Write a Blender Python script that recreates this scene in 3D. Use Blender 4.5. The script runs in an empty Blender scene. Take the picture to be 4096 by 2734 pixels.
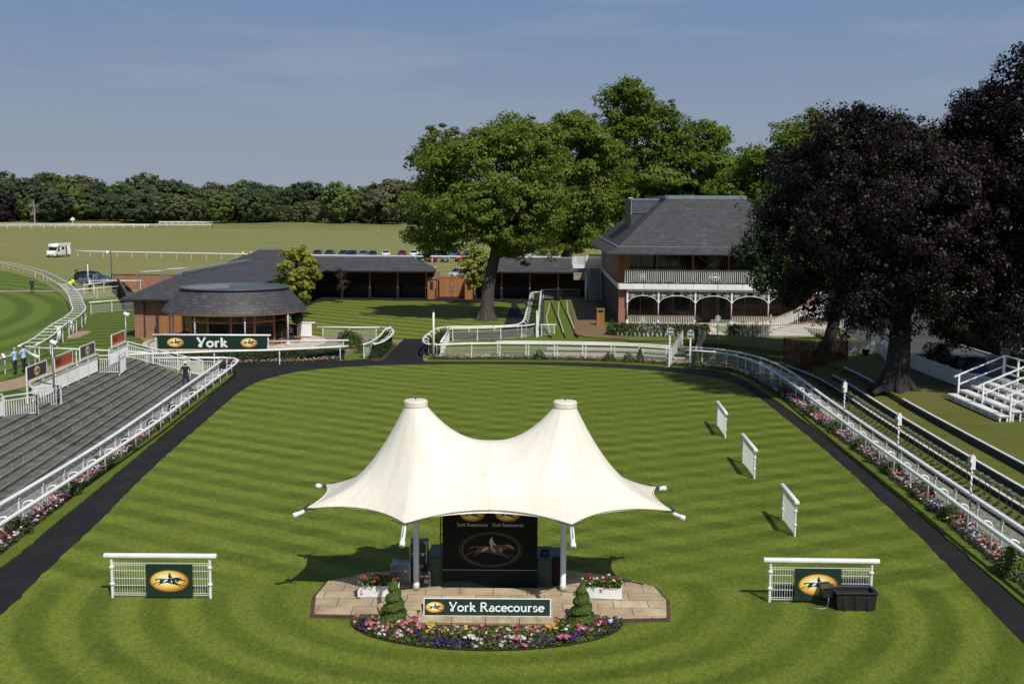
import bpy, bmesh, math, random
import numpy as np
from mathutils import Vector, Matrix, Quaternion
random.seed(7)
PI = math.pi
R = math.radians
scene = bpy.context.scene
COL = scene.collection

# ------------------------------------------------------------------ objects
def tag(o, label=None, cat=None, group=None, kind=None):
    if label: o['label'] = label
    if cat: o['category'] = cat
    if group: o['group'] = group
    if kind: o['kind'] = kind
    return o

def thing(name, label, cat, loc=(0, 0, 0), rz=0, group=None):
    o = bpy.data.objects.new(name, None)
    o.empty_display_size = 0.3
    COL.objects.link(o)
    o.location = loc
    o.rotation_euler = (0, 0, rz)
    return tag(o, label, cat, group)

_kids = {}
def adopt(o, parent):
    o.parent = parent
    _kids.setdefault(parent.name, []).append(o)

def dup(root, loc=None, rz=None, label=None, group=None, scale=None):
    def rec(o, par):
        c = o.copy()
        COL.objects.link(c)
        if par is not None: adopt(c, par)
        for ch in _kids.get(o.name, []): rec(ch, c)
        return c
    r = rec(root, None)
    if loc is not None: r.location = loc
    if rz is not None: r.rotation_euler = (0, 0, rz)
    if scale is not None: r.scale = (scale, scale, scale) if not hasattr(scale, '__len__') else scale
    tag(r, label, None, group)
    return r

class MB:
    """collects shapes, then links them as ONE mesh object"""
    def __init__(s): s.v = []; s.f = []; s.m = []
    def add(s, vs, fs, mi=0):
        b = len(s.v)
        s.v.extend([tuple(p) for p in vs])
        for f in fs:
            s.f.append(tuple(b + i for i in f)); s.m.append(mi)
        return s
    def box(s, c, d, rz=0, mi=0, tilt=None):
        x, y, z = d[0]/2, d[1]/2, d[2]/2
        ps = [Vector(p) for p in [(-x,-y,-z),(x,-y,-z),(x,y,-z),(-x,y,-z),(-x,-y,z),(x,-y,z),(x,y,z),(-x,y,z)]]
        if tilt: ps = [Matrix.Rotation(tilt[1], 3, tilt[0]) @ p for p in ps]
        m = Matrix.Rotation(rz, 3, 'Z')
        ps = [m @ p + Vector(c) for p in ps]
        return s.add(ps, [(3,2,1,0),(4,5,6,7),(0,1,5,4),(1,2,6,5),(2,3,7,6),(3,0,4,7)], mi)
    def bx(s, a, b, mi=0):
        return s.box([(a[i]+b[i])/2 for i in range(3)], [abs(b[i]-a[i]) for i in range(3)], 0, mi)
    def bar(s, p, q, w, h, mi=0, up=(0,0,1)):
        p = Vector(p); q = Vector(q); d = (q-p)
        if d.length < 1e-6: return s
        d.normalize(); u = Vector(up)
        if abs(d.dot(u)) > .98: u = Vector((0,1,0))
        a = d.cross(u).normalized(); b = a.cross(d).normalized()
        a *= w/2; b *= h/2
        ps = [p-a-b, p+a-b, p+a+b, p-a+b, q-a-b, q+a-b, q+a+b, q-a+b]
        return s.add(ps, [(0,1,2,3),(7,6,5,4),(0,4,5,1),(1,5,6,2),(2,6,7,3),(3,7,4,0)], mi)
    def tube(s, path, r, n=8, mi=0, cap=True, prof=None):
        """round tube along a path; r may be a list; prof = list of (a,b) cross-section points instead of a circle"""
        path = [Vector(p) for p in path]; k = len(path)
        rs = r if hasattr(r, '__len__') else [r]*k
        if prof: n = len(prof)
        ring = []
        for i in range(k):
            t = (path[min(i+1,k-1)] - path[max(i-1,0)])
            if t.length < 1e-9: t = Vector((0,0,1))
            t.normalize()
            u = Vector((0,0,1))
            if abs(t.dot(u)) > .97: u = Vector((0,1,0))
            a = t.cross(u).normalized(); b = a.cross(t).normalized()
            sc = 1
            if 0 < i < k-1:
                t1 = (path[i]-path[i-1]).normalized()
                sc = 1/max(.5, abs(t.dot(t1)))
            for j in range(n):
                if prof: ca, cb = prof[j]; ring.append(path[i] + a*ca*sc + b*cb)
                else:
                    an = 2*PI*j/n
                    ring.append(path[i] + a*math.cos(an)*rs[i] + b*math.sin(an)*rs[i])
        fs = [(i*n+j, i*n+(j+1)%n, (i+1)*n+(j+1)%n, (i+1)*n+j) for i in range(k-1) for j in range(n)]
        if cap: fs += [tuple(range(n-1,-1,-1)), tuple((k-1)*n+j for j in range(n))]
        return s.add(ring, fs, mi)
    def lathe(s, prof, c=(0,0,0), n=16, mi=0, a0=0, a1=2*PI):
        """prof = [(r,z)...] around the z axis at c"""
        full = abs(a1-a0-2*PI) < 1e-6
        m = n if full else n+1
        vs = []
        for r, z in prof:
            for j in range(m):
                a = a0+(a1-a0)*j/n
                vs.append((c[0]+r*math.cos(a), c[1]+r*math.sin(a), c[2]+z))
        fs = []
        for i in range(len(prof)-1):
            for j in range(n):
                j2 = (j+1) % m
                fs.append((i*m+j, i*m+j2, (i+1)*m+j2, (i+1)*m+j))
        if full:
            if prof[0][0] > 1e-4: fs.append(tuple(range(m-1,-1,-1)))
            if prof[-1][0] > 1e-4: fs.append(tuple((len(prof)-1)*m+j for j in range(m)))
        return s.add(vs, fs, mi)
    def prism(s, poly, z0, z1, mi=0):
        n = len(poly)
        vs = [(p[0],p[1],z0) for p in poly] + [(p[0],p[1],z1) for p in poly]
        ar = sum(poly[i][0]*poly[(i+1)%n][1]-poly[(i+1)%n][0]*poly[i][1] for i in range(n))
        top = tuple(range(n, 2*n)); bot = tuple(range(n-1,-1,-1))
        if ar < 0: top, bot = top[::-1], bot[::-1]
        fs = [top, bot] + [((i, (i+1)%n, n+(i+1)%n, n+i) if ar > 0 else (n+i, n+(i+1)%n, (i+1)%n, i)) for i in range(n)]
        return s.add(vs, fs, mi)
    def flat(s, poly, z=None, mi=0):
        vs = [(p[0],p[1],p[2] if z is None else z) for p in poly]
        n = len(vs)
        ar = sum(vs[i][0]*vs[(i+1)%n][1]-vs[(i+1)%n][0]*vs[i][1] for i in range(n))
        return s.add(vs, [tuple(range(n)) if ar >= 0 else tuple(range(n-1,-1,-1))], mi)
    def ribbon(s, left, right, mi=0):
        n = len(left)
        return s.add(list(left)+list(right), [(i, n+i, n+i+1, i+1) for i in range(n-1)], mi)
    def build(s, name, mats, parent=None, smooth=False, local=False, bevel=0):
        me = bpy.data.meshes.new(name)
        vs = s.v
        if parent is not None and not local:
            root = parent
            while root.parent is not None: root = root.parent
            l = root.location
            vs = [(p[0]-l[0], p[1]-l[1], p[2]-l[2]) for p in vs]
        me.from_pydata(vs, [], s.f)
        for m in (mats if isinstance(mats, (list, tuple)) else [mats]): me.materials.append(m)
        if max(s.m, default=0) > 0: me.polygons.foreach_set('material_index', s.m)
        if smooth: me.polygons.foreach_set('use_smooth', [True]*len(s.f))
        me.validate()
        o = bpy.data.objects.new(name, me)
        COL.objects.link(o)
        if parent is not None: adopt(o, parent)
        if bevel:
            b = o.modifiers.new('bevel', 'BEVEL'); b.width = bevel; b.segments = 2; b.limit_method = 'ANGLE'
        return o

def struct(name, mb, m, smooth=False):
    return tag(mb.build(name, m, None, smooth), None, None, None, 'structure')

# ------------------------------------------------------------------ materials
class NT:
    def __init__(s, nt): s.nt = nt; s.n = nt.nodes; s.l = nt.links
    def new(s, t, **kw):
        nd = s.n.new(t)
        for k, v in kw.items(): setattr(nd, k, v)
        return nd
    def put(s, sock, val):
        if isinstance(val, bpy.types.NodeSocket): s.l.new(val, sock)
        elif val is not None:
            if hasattr(val, '__len__') and len(val) == 3 and sock.type == 'RGBA': val = (*val, 1)
            sock.default_value = val
    def math(s, op, a, b=None, c=None):
        nd = s.new('ShaderNodeMath', operation=op)
        s.put(nd.inputs[0], a)
        if b is not None: s.put(nd.inputs[1], b)
        if c is not None: s.put(nd.inputs[2], c)
        return nd.outputs[0]
    def mix(s, fac, a, b, blend='MIX'):
        nd = s.new('ShaderNodeMix', data_type='RGBA', blend_type=blend)
        s.put(nd.inputs[0], fac); s.put(nd.inputs[6], a); s.put(nd.inputs[7], b)
        return nd.outputs[2]
    def pos(s, kind='Object'):
        return s.new('ShaderNodeTexCoord').outputs[kind]
    def xyz(s, v):
        nd = s.new('ShaderNodeSeparateXYZ'); s.put(nd.inputs[0], v); return nd.outputs
    def noise(s, v, scale, detail=2, rough=.5, col=False):
        nd = s.new('ShaderNodeTexNoise')
        s.put(nd.inputs['Vector'], v); nd.inputs['Scale'].default_value = scale
        nd.inputs['Detail'].default_value = detail; nd.inputs['Roughness'].default_value = rough
        return nd.outputs['Color' if col else 'Fac']
    def ramp(s, fac, stops, interp='LINEAR'):
        nd = s.new('ShaderNodeValToRGB'); nd.color_ramp.interpolation = interp
        e = nd.color_ramp.elements
        while len(e) < len(stops): e.new(.5)
        for i, (p, c) in enumerate(stops):
            e[i].position = p; e[i].color = (*c, 1) if len(c) == 3 else c
        s.put(nd.inputs[0], fac)
        return nd.outputs[0]
    def mapr(s, v, a, b, c=0., d=1., kind='LINEAR'):
        nd = s.new('ShaderNodeMapRange', interpolation_type=kind)
        s.put(nd.inputs[0], v)
        for i, x in enumerate((a, b, c, d)): s.put(nd.inputs[1+i], x)
        return nd.outputs[0]
    def scale(s, v, k):
        nd = s.new('ShaderNodeMapping'); s.put(nd.inputs[0], v); nd.inputs['Scale'].default_value = k
        return nd.outputs[0]
    def bump(s, h, st=.3, dist=.02):
        nd = s.new('ShaderNodeBump'); s.put(nd.inputs['Height'], h)
        nd.inputs['Strength'].default_value = st; nd.inputs['Distance'].default_value = dist
        return nd.outputs[0]

def mat(name, col=(.5,.5,.5), rough=.6, metal=0., spec=.5, var=0., vscale=3., bump=0., bscale=40., fn=None, **kw):
    m = bpy.data.materials.new(name); m.use_nodes = True
    t = NT(m.node_tree); b = t.n['Principled BSDF']
    b.inputs['Roughness'].default_value = rough; b.inputs['Metallic'].default_value = metal
    b.inputs['Specular IOR Level'].default_value = spec
    b.inputs['Base Color'].default_value = (*col, 1)
    if var:
        p = t.pos()
        nf = t.noise(p, vscale, 4, .6)
        lo = tuple(max(0, c*(1-var)) for c in col); hi = tuple(min(1, c*(1+var)) for c in col)
        t.put(b.inputs['Base Color'], t.ramp(nf, [(.3, lo), (.7, hi)]))
    if bump:
        t.put(b.inputs['Normal'], t.bump(t.noise(t.pos(), bscale, 3), bump))
    if fn: fn(t, b)
    for k, v in kw.items(): b.inputs[k].default_value = v
    return m

def leafmat(name, c0, c1, trans=.3, rough=.55, spec=.3):
    """leaf faces: colour differs per leaf and per clump"""
    m = bpy.data.materials.new(name); m.use_nodes = True
    t = NT(m.node_tree); b = t.n['Principled BSDF']
    g = t.new('ShaderNodeNewGeometry')
    cl = t.noise(t.pos(), .55, 2)
    f = t.math('ADD', t.math('MULTIPLY', g.outputs['Random Per Island'], .6), t.math('MULTIPLY', t.mapr(cl, .3, .7), .4))
    c = t.mix(f, c0, c1)
    t.put(b.inputs['Base Color'], c)
    b.inputs['Roughness'].default_value = rough; b.inputs['Specular IOR Level'].default_value = spec
    tr = t.new('ShaderNodeBsdfTranslucent'); t.put(tr.inputs[0], c)
    mx = t.new('ShaderNodeMixShader'); mx.inputs[0].default_value = trans
    out = t.n['Material Output']
    t.l.new(b.outputs[0], mx.inputs[1]); t.l.new(tr.outputs[0], mx.inputs[2]); t.l.new(mx.outputs[0], out.inputs[0])
    return m

M = {}
def white_fn(t, b):
    p = t.pos()
    n = t.noise(p, 1.3, 5, .65); d = t.noise(p, 7., 5, .75)
    c = t.ramp(n, [(.25, (.62,.62,.60)), (.6, (.79,.79,.78))])
    t.put(b.inputs['Base Color'], t.mix(t.mapr(d, .58, .80, 0, .5), c, (.42,.41,.37)))
M['white'] = mat('white_paint', (.8,.8,.8), .42, fn=white_fn)
M['white2'] = mat('white_powder_coat', (.72,.73,.72), .35, var=.06, vscale=2)
M['cream'] = mat('cream_paint', (.72,.68,.55), .5, var=.08)
M['black'] = mat('black_plastic', (.018,.018,.02), .38, var=.3)
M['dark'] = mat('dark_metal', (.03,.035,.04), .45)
M['grey'] = mat('grey_metal', (.25,.27,.29), .4, .6, var=.15)
M['steel'] = mat('galvanised_steel', (.42,.44,.45), .38, .7, var=.15)
M['lead'] = mat('lead_flashing', (.17,.20,.23), .5, var=.15)
M['green_sign'] = mat('dark_green_sign', (.010,.032,.022), .35, var=.12, vscale=1.5)
M['green_paint'] = mat('dark_green_paint', (.02,.05,.035), .45, var=.2)
M['stool_green'] = mat('stool_vinyl', (.075,.095,.07), .45, var=.25, vscale=6)
M['orange_sign'] = mat('orange_sign', (.62,.115,.03), .45, var=.07)
M['gray_sign'] = mat('charcoal_sign', (.028,.036,.036), .4, var=.1)
M['red'] = mat('red_paint', (.42,.02,.015), .4)
M['blue'] = mat('blue_paint', (.03,.09,.4), .4)
M['teal'] = mat('blue_sign', (.02,.13,.22), .4, var=.1)
M['letter'] = mat('white_lettering', (.82,.82,.80), .5)
M['letter_black'] = mat('black_lettering', (.02,.02,.02), .5)
M['letter_grey'] = mat('silver_lettering', (.42,.42,.40), .5)
M['horse_brown'] = mat('brown_print', (.10,.05,.02), .5)
M['gold'] = mat('bronze_print', (.11,.08,.035), .45)
M['chrome'] = mat('chrome', (.6,.6,.62), .15, 1.)
M['rubber'] = mat('tyre_rubber', (.015,.015,.016), .8)
M['skin'] = mat('skin', (.50,.29,.20), .55)

def glass_fn(t, b):
    n = t.noise(t.pos(), .7, 3)
    t.put(b.inputs['Base Color'], t.ramp(n, [(.35, (.006,.007,.008)), (.7, (.03,.032,.033))]))
M['glass'] = mat('window_glass', (.01,.012,.013), .06, spec=.6, fn=glass_fn)
M['carglass'] = mat('car_glass', (.012,.015,.018), .08)

def wood_fn(c0, c1, sx=9., horiz=False):
    def fn(t, b):
        p = t.pos()
        x, y, z = t.xyz(p)
        a = z if horiz else t.math('ADD', x, y)
        k = t.math('FLOOR', t.math('MULTIPLY', a, sx))
        wn = t.new('ShaderNodeTexWhiteNoise', noise_dimensions='1D'); t.put(wn.inputs['W'], k)
        st = t.noise(t.scale(p, (14,14,1.3) if not horiz else (1.3,1.3,14)), 1.5, 4, .6)
        f = t.math('ADD', t.math('MULTIPLY', wn.outputs[0], .55), t.math('MULTIPLY', st, .45))
        gap = t.math('LESS_THAN', t.math('FRACT', t.math('MULTIPLY', a, sx)), .06)
        c = t.mix(f, c0, c1)
        t.put(b.inputs['Base Color'], t.mix(t.math('MULTIPLY', gap, .75), c, (.02,.012,.006)))
    return fn
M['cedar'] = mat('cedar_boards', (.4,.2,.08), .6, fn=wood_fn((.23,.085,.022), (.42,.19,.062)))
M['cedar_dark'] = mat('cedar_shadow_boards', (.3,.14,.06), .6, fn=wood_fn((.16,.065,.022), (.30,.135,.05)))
M['deckwood'] = mat('red_stained_timber', (.1,.03,.012), .55, fn=wood_fn((.06,.018,.008), (.14,.05,.018), 7, True))
M['oak'] = mat('timber_rail', (.3,.16,.07), .5, var=.25, vscale=5)
M['greywood'] = mat('weathered_timber', (.22,.19,.14), .75, fn=wood_fn((.11,.095,.07), (.25,.215,.16), 8))

def brick_fn(c1, c2, cm, w=.225, h=.075):
    def fn(t, b):
        p = t.pos(); x, y, z = t.xyz(p)
        cb = t.new('ShaderNodeCombineXYZ')
        t.put(cb.inputs[0], t.math('ADD', x, y)); t.put(cb.inputs[1], z)
        bt = t.new('ShaderNodeTexBrick')
        t.put(bt.inputs['Vector'], cb.outputs[0])
        bt.inputs['Color1'].default_value = (*c1, 1); bt.inputs['Color2'].default_value = (*c2, 1)
        bt.inputs['Mortar'].default_value = (*cm, 1)
        bt.inputs['Scale'].default_value = 1; bt.inputs['Brick Width'].default_value = w
        bt.inputs['Row Height'].default_value = h; bt.inputs['Mortar Size'].default_value = .012
        bt.inputs['Bias'].default_value = -.1
        n = t.noise(p, .8, 4, .6)
        t.put(b.inputs['Base Color'], t.mix(.5, bt.outputs[0], t.ramp(n, [(.3, (.5,.5,.5)), (.7, (1.2,1.2,1.2))]), 'MULTIPLY'))
    return fn
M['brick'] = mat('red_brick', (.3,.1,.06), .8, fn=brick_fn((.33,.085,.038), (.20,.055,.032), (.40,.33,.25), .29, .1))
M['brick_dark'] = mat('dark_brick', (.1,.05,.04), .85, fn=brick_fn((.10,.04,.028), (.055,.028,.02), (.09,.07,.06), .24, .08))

def slate_fn(axis=0, w=.45, h=.3):
    def fn(t, b):
        uv = t.new('ShaderNodeUVMap').outputs[0]
        bt = t.new('ShaderNodeTexBrick')
        t.put(bt.inputs['Vector'], uv)
        bt.inputs['Color1'].default_value = (.050,.048,.051, 1); bt.inputs['Color2'].default_value = (.074,.070,.074, 1)
        bt.inputs['Mortar'].default_value = (.018,.018,.021, 1); bt.inputs['Scale'].default_value = 1
        bt.inputs['Brick Width'].default_value = w; bt.inputs['Row Height'].default_value = h
        bt.inputs['Mortar Size'].default_value = .018; bt.inputs['Mortar Smooth'].default_value = .2
        # odd lighter slates
        xx, yy, _ = t.xyz(uv)
        row = t.math('FLOOR', t.math('DIVIDE', yy, h))
        cx = t.math('FLOOR', t.math('ADD', t.math('DIVIDE', xx, w), t.math('MULTIPLY', t.math('MODULO', row, 2.), .5)))
        cb = t.new('ShaderNodeCombineXYZ'); t.put(cb.inputs[0], cx); t.put(cb.inputs[1], row)
        wn = t.new('ShaderNodeTexWhiteNoise', noise_dimensions='2D'); t.put(wn.inputs[0], cb.outputs[0])
        odd = t.mapr(wn.outputs[0], .94, 1., 0., .28)
        n = t.noise(t.pos(), .5, 4, .6)
        c = t.mix(.45, bt.outputs[0], t.ramp(n, [(.3, (.84,.84,.85)), (.7, (1.10,1.09,1.10))]), 'MULTIPLY')
        t.put(b.inputs['Base Color'], t.mix(odd, c, (.17,.165,.175)))
        t.put(b.inputs['Normal'], t.bump(bt.outputs['Fac'], .25, -.02))
    return fn
M['slate'] = mat('slate_tiles', (.1,.1,.11), .55, spec=.4, fn=slate_fn())

def barber_fn(t, b):
    p = t.pos(); x, y, z = t.xyz(p)
    a = t.math('DIVIDE', t.math('ARCTAN2', y, x), 2*PI)
    f = t.math('FRACT', t.math('ADD', t.math('MULTIPLY', z, 2.3), a))
    t.put(b.inputs['Base Color'], t.ramp(f, [(0, (.75,.75,.75)), (.25, (.03,.08,.36)), (.5, (.75,.75,.75)), (.75, (.42,.025,.02))], 'CONSTANT'))
M['barber'] = mat('red_white_blue_spiral', (.5,.5,.5), .4, fn=barber_fn)

def oval_fn(t, b):
    g = t.pos('Generated'); x, y, z = t.xyz(g)
    dx = t.math('SUBTRACT', x, .46); dz = t.math('SUBTRACT', z, .56)
    d = t.math('SQRT', t.math('ADD', t.math('MULTIPLY', dx, dx), t.math('MULTIPLY', dz, dz)))
    t.put(b.inputs['Base Color'], t.ramp(d, [(.12, (.9,.88,.78)), (.27, (.88,.76,.32)), (.41, (.80,.48,.06)), (.53, (.52,.17,.02))]))
M['oval'] = mat('sunburst_print', (.8,.6,.2), .4, fn=oval_fn)
M['oval_dim'] = mat('sunburst_print_dim', (.8,.6,.2), .4, fn=oval_fn)

# ------------------------------------------------------------------ leaves
def leaf_object(name, centers, normals, sizes, mats, parent=None, mi=None, aspect=1.6, local=False):
    """one mesh of small rhombic leaf faces; centers Nx3"""
    c = np.asarray(centers, float); n = np.asarray(normals, float); s = np.asarray(sizes, float)
    N = len(c)
    n /= (np.linalg.norm(n, axis=1, keepdims=True)+1e-9)
    r = np.random.default_rng(N).normal(size=(N,3))
    a = np.cross(n, r); a /= (np.linalg.norm(a, axis=1, keepdims=True)+1e-9)
    b = np.cross(n, a)
    a *= (s*.5*aspect)[:,None]; b *= (s*.5)[:,None]
    fold = n*(s*.18)[:,None]
    V = np.empty((N,4,3))
    V[:,0] = c-a; V[:,1] = c-b+fold; V[:,2] = c+a; V[:,3] = c+b+fold
    if parent is not None and not local:
        root = parent
        while root.parent is not None: root = root.parent
        V -= np.array(root.location)
    me = bpy.data.meshes.new(name)
    me.vertices.add(N*4); me.vertices.foreach_set('co', V.reshape(-1))
    me.loops.add(N*4); me.loops.foreach_set('vertex_index', np.arange(N*4, dtype=np.int32))
    me.polygons.add(N); me.polygons.foreach_set('loop_start', np.arange(0, N*4, 4, dtype=np.int32))
    for m in (mats if isinstance(mats, (list, tuple)) else [mats]): me.materials.append(m)
    if mi is not None: me.polygons.foreach_set('material_index', np.asarray(mi, dtype=np.int32))
    me.update(calc_edges=True)
    o = bpy.data.objects.new(name, me); COL.objects.link(o)
    if parent is not None: adopt(o, parent)
    return o

def clump_leaves(rng, cens, rads, per, size, flat=.6, up=.5):
    """leaves spread in flattened clumps; returns centers, normals, sizes"""
    P = []; Nn = []; S = []
    for c, r in zip(cens, rads):
        k = max(3, int(per))
        d = rng.normal(size=(k,3)); d /= np.linalg.norm(d, axis=1, keepdims=True)
        rad = r*(.35+.65*rng.random(k)**.6)
        p = d*rad[:,None]; p[:,2] *= flat
        P.append(np.asarray(c)+p)
        nn = d*.7 + rng.normal(size=(k,3))*.55; nn[:,2] += up
        Nn.append(nn); S.append(size*(.65+.7*rng.random(k)))
    return np.concatenate(P), np.concatenate(Nn), np.concatenate(S)

def shell_points(rng, ell, n, inner=.72, low=-1.):
    """points near the skin of a set of ellipsoids (cx,cy,cz,rx,ry,rz), skipping those buried inside another one"""
    out = []; E = np.array(ell, float); C = E[:,:3]; Rr = E[:,3:6]
    w = Rr[:,0]*Rr[:,1]+Rr[:,1]*Rr[:,2]+Rr[:,0]*Rr[:,2]; w /= w.sum()
    tries = 0
    while len(out) < n and tries < n*30:
        tries += 1
        i = rng.choice(len(ell), p=w)
        d = rng.normal(size=3); d /= np.linalg.norm(d)
        if d[2] < low: continue
        p = C[i]+d*(inner+(1.03-inner)*rng.random()**.5)*Rr[i]
        q = (((p-C)/Rr)**2).sum(1); q[i] = 9
        if q.min() >= .5: out.append(p)
    return np.array(out)
def boughs(rng, ell, n, r, flat=.6, core=.72):
    """leafy boughs standing out round a smaller core, for light and dark masses in a crown"""
    pts = shell_points(rng, ell, n, .80)
    out = [(p[0],p[1],p[2],k*r,k*r,k*r*flat) for p, k in zip(pts, .7+.6*rng.random(len(pts)))]
    return out+[(e[0],e[1],e[2],e[3]*core,e[4]*core,e[5]*core) for e in ell]

# ------------------------------------------------------------------ lettering
def _arc(cx, cy, rx, ry, a0, a1, n=10):
    return [(cx+rx*math.cos(R(a0+(a1-a0)*i/n)), cy+ry*math.sin(R(a0+(a1-a0)*i/n))) for i in range(n+1)]
# strokes (polyline, weight) in units of the capital height; width of each letter
GLYPH = {
 'Y': (.74, [([(.06,.97),(.30,.50)],1.1), ([(.30,.5),(.40,.40),(.66,.98)],.8), ([(.385,.42),(.33,.16),(.27,.06)],1.1), ([(.0,.98),(.2,.98)],.5), ([(.56,.98),(.74,.98)],.5), (_arc(.25,.16,.1,.12,250,60,6),.6), ([(.17,.03),(.42,.03)],.5)]),
 'o': (.60, [(_arc(.29,.31,.24,.27,0,360,18),1.0)]),
 'r': (.44, [([(.12,.04),(.12,.6)],1.1), (_arc(.28,.38,.16,.2,170,50,6),.9), ([(.03,.03),(.24,.03)],.5), ([(.03,.58),(.14,.61)],.5)]),
 'k': (.60, [([(.12,.04),(.12,.98)],1.1), ([(.14,.30),(.30,.40),(.40,.62)],.7), ([(.2,.34),(.36,.2),(.50,.03)],1.0), ([(.03,.03),(.24,.03)],.5), ([(.40,.03),(.60,.03)],.5), ([(.03,.93),(.14,.98)],.6), (_arc(.36,.54,.1,.09,-60,150,6),.7)]),
 'R': (.78, [([(.14,.04),(.14,.96)],1.1), (_arc(.30,.73,.27,.22,95,-90,10),.95), ([(.14,.95),(.32,.95)],.8), ([(.14,.51),(.32,.51)],.7), ([(.36,.50),(.66,.04)],1.05), ([(.02,.03),(.28,.03)],.5), ([(.58,.03),(.78,.03)],.5)]),
 'a': (.56, [(_arc(.25,.2,.18,.17,60,360,12),.9), ([(.44,.04),(.44,.42)],1.05), (_arc(.29,.42,.15,.17,0,150,7),.85), ([(.42,.04),(.54,.05)],.5)]),
 'c': (.52, [(_arc(.30,.31,.24,.27,45,320,14),1.0)]),
 'e': (.56, [(_arc(.29,.31,.24,.27,0,315,14),1.0), ([(.06,.33),(.52,.33)],.7)]),
 'u': (.62, [([(.12,.6),(.12,.24)],1.1), (_arc(.28,.22,.17,.18,180,330,7),.9), ([(.48,.6),(.48,.04)],1.1), ([(.02,.59),(.14,.6)],.5), ([(.38,.59),(.5,.6)],.5), ([(.46,.04),(.6,.04)],.5)]),
 's': (.48, [(_arc(.24,.45,.15,.14,30,250,9),.85), (_arc(.23,.18,.17,.15,70,-150,9),.9)]),
 ' ': (.30, []),
}
def lettering(mb, text, x0, z0, h, wt=.13, y=0., mi=0, center=False, sx=1., track=.02, width=None):
    """stroke letters in the local XZ plane facing -Y"""
    if width: sx = width/(sum(GLYPH[c][0]+track for c in text)*h)
    W = sum(GLYPH[c][0]+track for c in text)*h*sx
    x = x0-W/2 if center else x0
    lay = 0
    for ch in text:
        w, st = GLYPH[ch]
        for pl, k in st:
            lay += 1
            yy = y-.0004*(lay % 7)
            t = wt*k*h/2
            n = len(pl)
            L = []; Rr = []
            for i in range(n):
                a = pl[max(i-1,0)]; b = pl[min(i+1,n-1)]
                dx, dz = b[0]-a[0], b[1]-a[1]; l = math.hypot(dx,dz) or 1
                nx, nz = -dz/l*t, dx/l*t
                px, pz = x+pl[i][0]*h*sx, z0+pl[i][1]*h
                L.append((px+nx, yy, pz+nz)); Rr.append((px-nx, yy, pz-nz))
            mb.ribbon(Rr, L, mi)
        x += (w+track)*h*sx
    return W

def bfont(text, size, name, m, parent, loc, rot=(PI/2,0,0), bold=.0, align='CENTER', sx=1.):
    cu = bpy.data.curves.new(name, 'FONT'); cu.body = text; cu.size = size; cu.align_x = align; cu.align_y = 'CENTER'
    cu.offset = bold; cu.resolution_u = 3
    o = bpy.data.objects.new(name, cu); COL.objects.link(o)
    dg = bpy.context.evaluated_depsgraph_get()
    me = bpy.data.meshes.new_from_object(o.evaluated_get(dg))
    bpy.data.objects.remove(o)
    me.materials.clear(); me.materials.append(m)
    o = bpy.data.objects.new(name, me); COL.objects.link(o)
    o.location = loc; o.rotation_euler = rot; o.scale = (sx,1,1)
    if parent is not None: adopt(o, parent)
    return o

_H = [(993,443),(998,424),(1040,414),(1085,412),(1100,416),(1130,413),(1180,414),(1215,412),(1250,410),(1275,400),(1310,395),(1350,398),(1362,388),(1372,395),(1400,410),(1432,435),(1428,450),(1410,448),(1385,440),(1350,440),(1330,450),(1315,465),(1310,480),(1340,490),(1390,500),(1425,508),(1424,517),(1400,512),(1350,500),(1330,500),(1365,518),(1385,528),(1380,536),(1366,530),(1320,508),(1275,497),(1235,490),(1195,478),(1150,470),(1110,480),(1080,488),(1055,503),(1040,507),(1042,498),(1065,480),(1050,470),(1020,480),(985,503),(966,508),(968,499),(1000,480),(1020,467),(1055,465),(1070,440),(1075,425),(1040,430),(1005,445)]
_J = [(1187,380),(1190,360),(1196,352),(1199,340),(1204,330),(1214,328),(1220,336),(1219,346),(1222,358),(1235,385),(1255,400),(1250,408),(1225,400),(1218,406),(1218,430),(1226,450),(1216,455),(1204,440),(1198,418),(1197,405)]
_W = [[(1110,470),(1125,440),(1150,425),(1178,420),(1172,445),(1140,458)],[(1228,470),(1224,440),(1240,440),(1246,472)],[(1290,425),(1300,440),(1304,470),(1296,470),(1288,440)],[(1340,405),(1380,400),(1415,428),(1408,432),(1375,410)]]
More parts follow.
